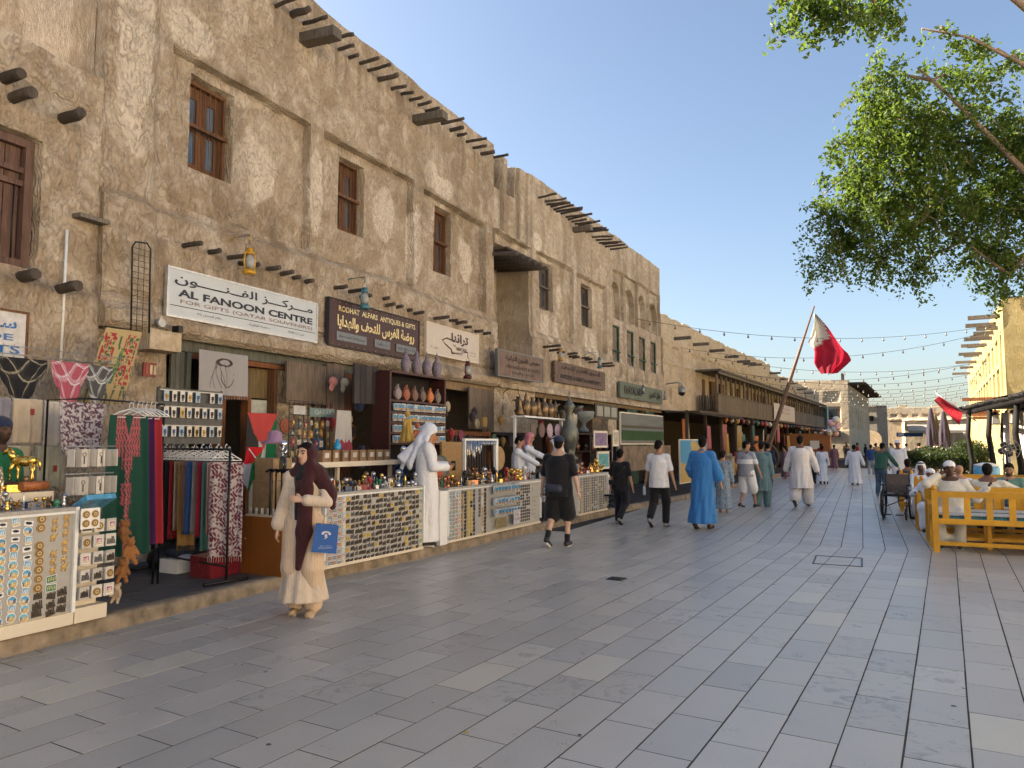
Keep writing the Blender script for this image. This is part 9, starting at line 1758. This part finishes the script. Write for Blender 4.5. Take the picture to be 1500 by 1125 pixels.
# kiosk with canvas roof, balloons, hedge
t = thing('wooden_kiosk', 'orange brown wooden kiosk with a canvas roof past the bazaar', 'kiosk', (-3.6, 58, 0)); q = MB(); q.box((-3.6, 58, 1.15), (3.2, 3, 2.3)); q.build('cabin', plain('kiosk wood', (.30, .12, .04), .6, grain=(6, 6, 1)), t, world=True); q = MB(); q.grid([[(-5.4, y, 2.9), (-3.6, y, 2.75), (-1.8, y, 2.35)] for y in (56, 57, 58, 59, 60)]); q.build('roof', C_('kiosk canvas', (.40, .36, .30)), t, world=True); q = MB(); q.box((-3.0, 56.48, 1.5), (.6, .03, .6)); q.build('notice', M_WHITE, t, world=True)
for i in range(11): q = MB(); q.ball((0, 0, 0), .26, 8, 6); solid(q, 'balloon', plain('balloon %d' % (i % 3), [(.6, .58, .6), (.55, .35, .42), (.5, .52, .6)][i % 3], .15), (-1.75 + rnd.uniform(-.35, .35), 56.5 + rnd.uniform(-.3, .3), 2.3 + i * .09 + rnd.uniform(-.2, .2)), '%s balloon of the bunch beside the kiosk, counted upwards' % ORD[i + 1], 'balloon', 'white and pink balloons beside the kiosk')
# ------------------------------------------------------------------ foliage
def leafm(name, stops, tl=.5):
 k = NT(name); at = k.n('ShaderNodeAttribute'); at.attribute_name = 'tone'; c = k.ramp(at.outputs['Fac'], stops); k.set(base=c, rough=.5, spec=.3); tr = k.n('ShaderNodeBsdfTranslucent'); k.l(k.mix(.4, c, (.28, .42, .03)), tr.inputs[0]); mx = k.n('ShaderNodeMixShader'); mx.inputs[0].default_value = tl; k.l(k.b.outputs[0], mx.inputs[1]); k.l(tr.outputs[0], mx.inputs[2]); k.l(mx.outputs[0], k.out.inputs[0]); return k.m
M_LEAF = leafm('small round tree leaves', [(0, (.032, .060, .014)), (.5, (.060, .100, .020)), (1, (.10, .14, .022))])
rs = np.random.RandomState(5); M_HEDGE = leafm('dark hedge leaves', [(0, (.009, .017, .005)), (.5, (.015, .028, .007)), (1, (.028, .042, .010))], .2)
def leaves(C, name, m, parent, size=.03, loc=None, **kw):
 """C: leaf centres; each leaf is a small folded blade of four corners."""
 n = len(C); d = rs.normal(size=(n, 3)); d /= np.linalg.norm(d, axis=1)[:, None]; e = np.cross(d, rs.normal(size=(n, 3))); e /= np.linalg.norm(e, axis=1)[:, None]; nn = np.cross(d, e); s = size * rs.uniform(.6, 1.3, (n, 1))
 V = np.stack([C - d * s, C + e * s * .55 + nn * s * .15, C + d * s, C - e * s * .55 + nn * s * .15], 1).reshape(-1, 3)
 if parent is not None: V = V - np.array(PAR[parent.name].translation)
 elif loc is not None: V = V - np.array(loc)
 Fq = np.arange(4 * n).reshape(n, 4); me = np_mesh(name, V, Fq, False); t_ = np.repeat(np.clip(rs.normal(.5, .25, n) + .25 * (fbm(C[:, 0] * 2.2, C[:, 2] * 2.2, 9) - .5) * 2, 0, 1), 4)
 a = me.attributes.new('tone', 'FLOAT', 'POINT'); a.data.foreach_set('value', t_.astype(np.float32)); return link(name, me, m, parent, loc if parent is None else None, **kw)
# the tree stands just outside the frame on the right; its boughs reach in
TB = Vector((5.1, 9.2, 0)); tree = thing('shade_tree', 'leafy green tree reaching in from the right with drooping leafy branches', 'tree', TB)
yw = R(25.233); pt_ = math.atan((649 - 562.5) / 1083)
def ray_at(px, py, dist):
 dx, dz = px - 750, -(py - 562.5); fy = 1083 * math.cos(pt_) - dz * math.sin(pt_); z = 1083 * math.sin(pt_) + dz * math.cos(pt_); v = Vector((dx * math.cos(yw) - fy * math.sin(yw), dx * math.sin(yw) + fy * math.cos(yw), z)); v.normalize(); return v * dist + Vector((0, 0, CAM_H))
wd = plain('pale bark', (.20, .145, .10), .9, var=.35, scale=9, bump=.9, grain=(1, 1, .3))
q = MB(); q.tube([TB, TB + Vector((-.05, .05, 1.2)), TB + Vector((.1, 0, 2.6)), TB + Vector((-.1, .05, 3.6))], [.24, .19, .17, .15], 10); q.build('trunk', wd, tree, world=True)
fork = TB + Vector((-.1, .05, 3.5)); tips = []
main = [[(1500, 208, 9.6), (1440, 208, 9.4), (1380, 212, 9.2), (1330, 214, 9.0), (1285, 204, 8.8)], [(1500, 380, 9.8), (1475, 400, 9.7), (1440, 375, 9.6), (1385, 330, 9.4), (1330, 300, 9.2)], [(1560, 160, 9.4), (1500, 95, 9.0), (1460, 75, 8.8), (1420, 55, 8.6), (1350, 42, 8.4)], [(1500, 250, 9.2), (1440, 190, 9.0), (1385, 135, 8.8), (1345, 100, 8.6)], [(1560, 60, 8.4), (1440, -40, 7.6), (1300, -60, 7.2), (1190, -30, 7.0), (1140, 10, 6.9)], [(1520, 330, 10.2), (1460, 300, 10.2), (1400, 290, 10.2), (1300, 330, 10.0), (1230, 330, 9.8)]]
segs = []
for b in main:
 pts = [fork] + [ray_at(*p) for p in b]; q = MB(); q.tube(pts, [.09] + [.032 * .6 ** i + .004 for i in range(len(b))], 7); q.build('branch', wd, tree, world=True); segs += list(zip(pts[1:], pts[2:]))
# leaf clumps: centre (x, y), radius in the picture plane, distance, leaf share
CL_ = [(1300, 150, 52, 8.8, 8.5), (1360, 165, 60, 9.1, 10.2), (1276, 200, 48, 8.8, 7.65), (1330, 230, 66, 9.1, 11.9), (1400, 235, 66, 9.4, 11.9), (1261, 265, 46, 9, 8.5), (1300, 295, 60, 9.3, 10.2), (1370, 300, 62, 9.6, 10.2), (1440, 300, 64, 9.8, 11.05), (1490, 260, 50, 9.8, 7.65), (1241, 320, 40, 9.3, 6.8), (1226, 365, 30, 9.3, 3.82), (1271, 350, 34, 9.4, 3.4), (1320, 360, 42, 9.5, 5.1), (1345, 395, 24, 9.6, 1.7), (1440, 365, 45, 9.9, 5.1), (1480, 385, 34, 9.9, 4.25), (1290, 115, 26, 8.7, 2.55), (1395, 115, 40, 9, 3.4), (1470, 180, 44, 9.4, 5.1), (1425, 160, 40, 9.2, 3.4), (1485, 215, 40, 9.7, 5.1), (1184, 8, 22, 6.9, 2.55), (1229, 4, 24, 7, 2.98), (1279, 8, 22, 7.1, 2.12), (1164, 40, 14, 6.9, 0.85), (1294, 28, 10, 7.1, 0.51), (1216, 215, 16, 9, 0.85), (1206, 285, 18, 9.2, 1.02), (1375, 45, 14, 8.6, 0.68), (1410, 58, 14, 8.7, 0.77), (1450, 75, 14, 8.9, 0.77), (1490, 90, 20, 9.1, 1.1), (1470, 430, 16, 9.9, 0.68), (1196, 385, 18, 9.3, 0.85), (1530, 300, 70, 9.9, 10.2), (1540, 180, 60, 9.5, 7.65), (1560, 400, 50, 10, 5.1)]
LC = []; tw_ = MB()
for (x, y, r2, dist, wgt) in CL_:
 c = ray_at(x, y, dist); R3 = r2 / 1083 * dist; nsp = max(3, int(wgt * 5.5))
 sg = min(segs, key=lambda s_: (s_[0].lerp(s_[1], .5) - c).length); tw_.tube([sg[0].lerp(sg[1], .5), (sg[0].lerp(sg[1], .5)).lerp(c, .6) + Vector((0, 0, .05)), c], [.018, .012, .006], 4)
 for i in range(nsp):     # sprays: thin twigs, leaves along them, drooping at the ends
  v = Vector(rs.normal(size=3)); v.normalize(); st_ = c + v * R3 * rs.uniform(0, .75) * 1.0; dr = (v * .8 + Vector(rs.normal(size=3)) * .5 + Vector((0, 0, -.55))).normalized(); L = rs.uniform(.18, .42) * (1 if r2 > 25 else .6); pts = [st_ + dr * L * u + Vector((0, 0, -.16 * u * u * L * 3)) for u in (0, .4, .7, 1)]
  if i % 3 == 0: tw_.tube(pts, [.0045, .003, .0025, .002], 3, smooth=False)
  m_ = int(rs.uniform(34, 60))
  for j in range(m_):
   u = rs.uniform(0, 1); f = u * 3; a = min(2, int(f)); p = pts[a].lerp(pts[a + 1], f - a); LC.append(list(p + Vector(rs.normal(size=3)) * .035))
tw_.build('twigs', wd, tree, world=True, kind='stuff'); leaves(np.array(LC), 'leaves', M_LEAF, tree, .0255, kind='stuff')
# hedge and potted shrubs far up the street
def bush(label, c, rad, n, size, name='shrub', kind=None, cat='shrub', tone=M_HEDGE):
 v = rs.normal(size=(n, 3)); v /= np.linalg.norm(v, axis=1)[:, None]; C = np.array(c) + v * np.array(rad) * rs.uniform(.55, 1.05, (n, 1)) * (.8 + .4 * fbm(v[:, 0] * 3 + 5, v[:, 2] * 3 + 5, 4)[:, None]); C[:, 2] = np.maximum(C[:, 2], .1)
 t = thing(name, label, cat, (c[0], c[1], 0)); leaves(C, 'foliage', tone, t, size, kind='stuff'); q = MB(); q.tube([(c[0], c[1], 0), (c[0] + .1, c[1], c[2])], .06, 6); q.build('stem', wd, t, world=True)
bush('clipped green hedge behind the seated men, left part', (2.4, 36, .95), (1.5, .6, .34), 5000, .05, 'hedge', cat='hedge'); bush('loose green shrub beside the pergola end', (4.1, 36.5, 1.0), (.8, .8, .75), 5000, .055); bush('low green hedge under the furled parasols', (3.4, 44, .9), (1.4, .7, .55), 1800, .08, 'hedge', cat='hedge')
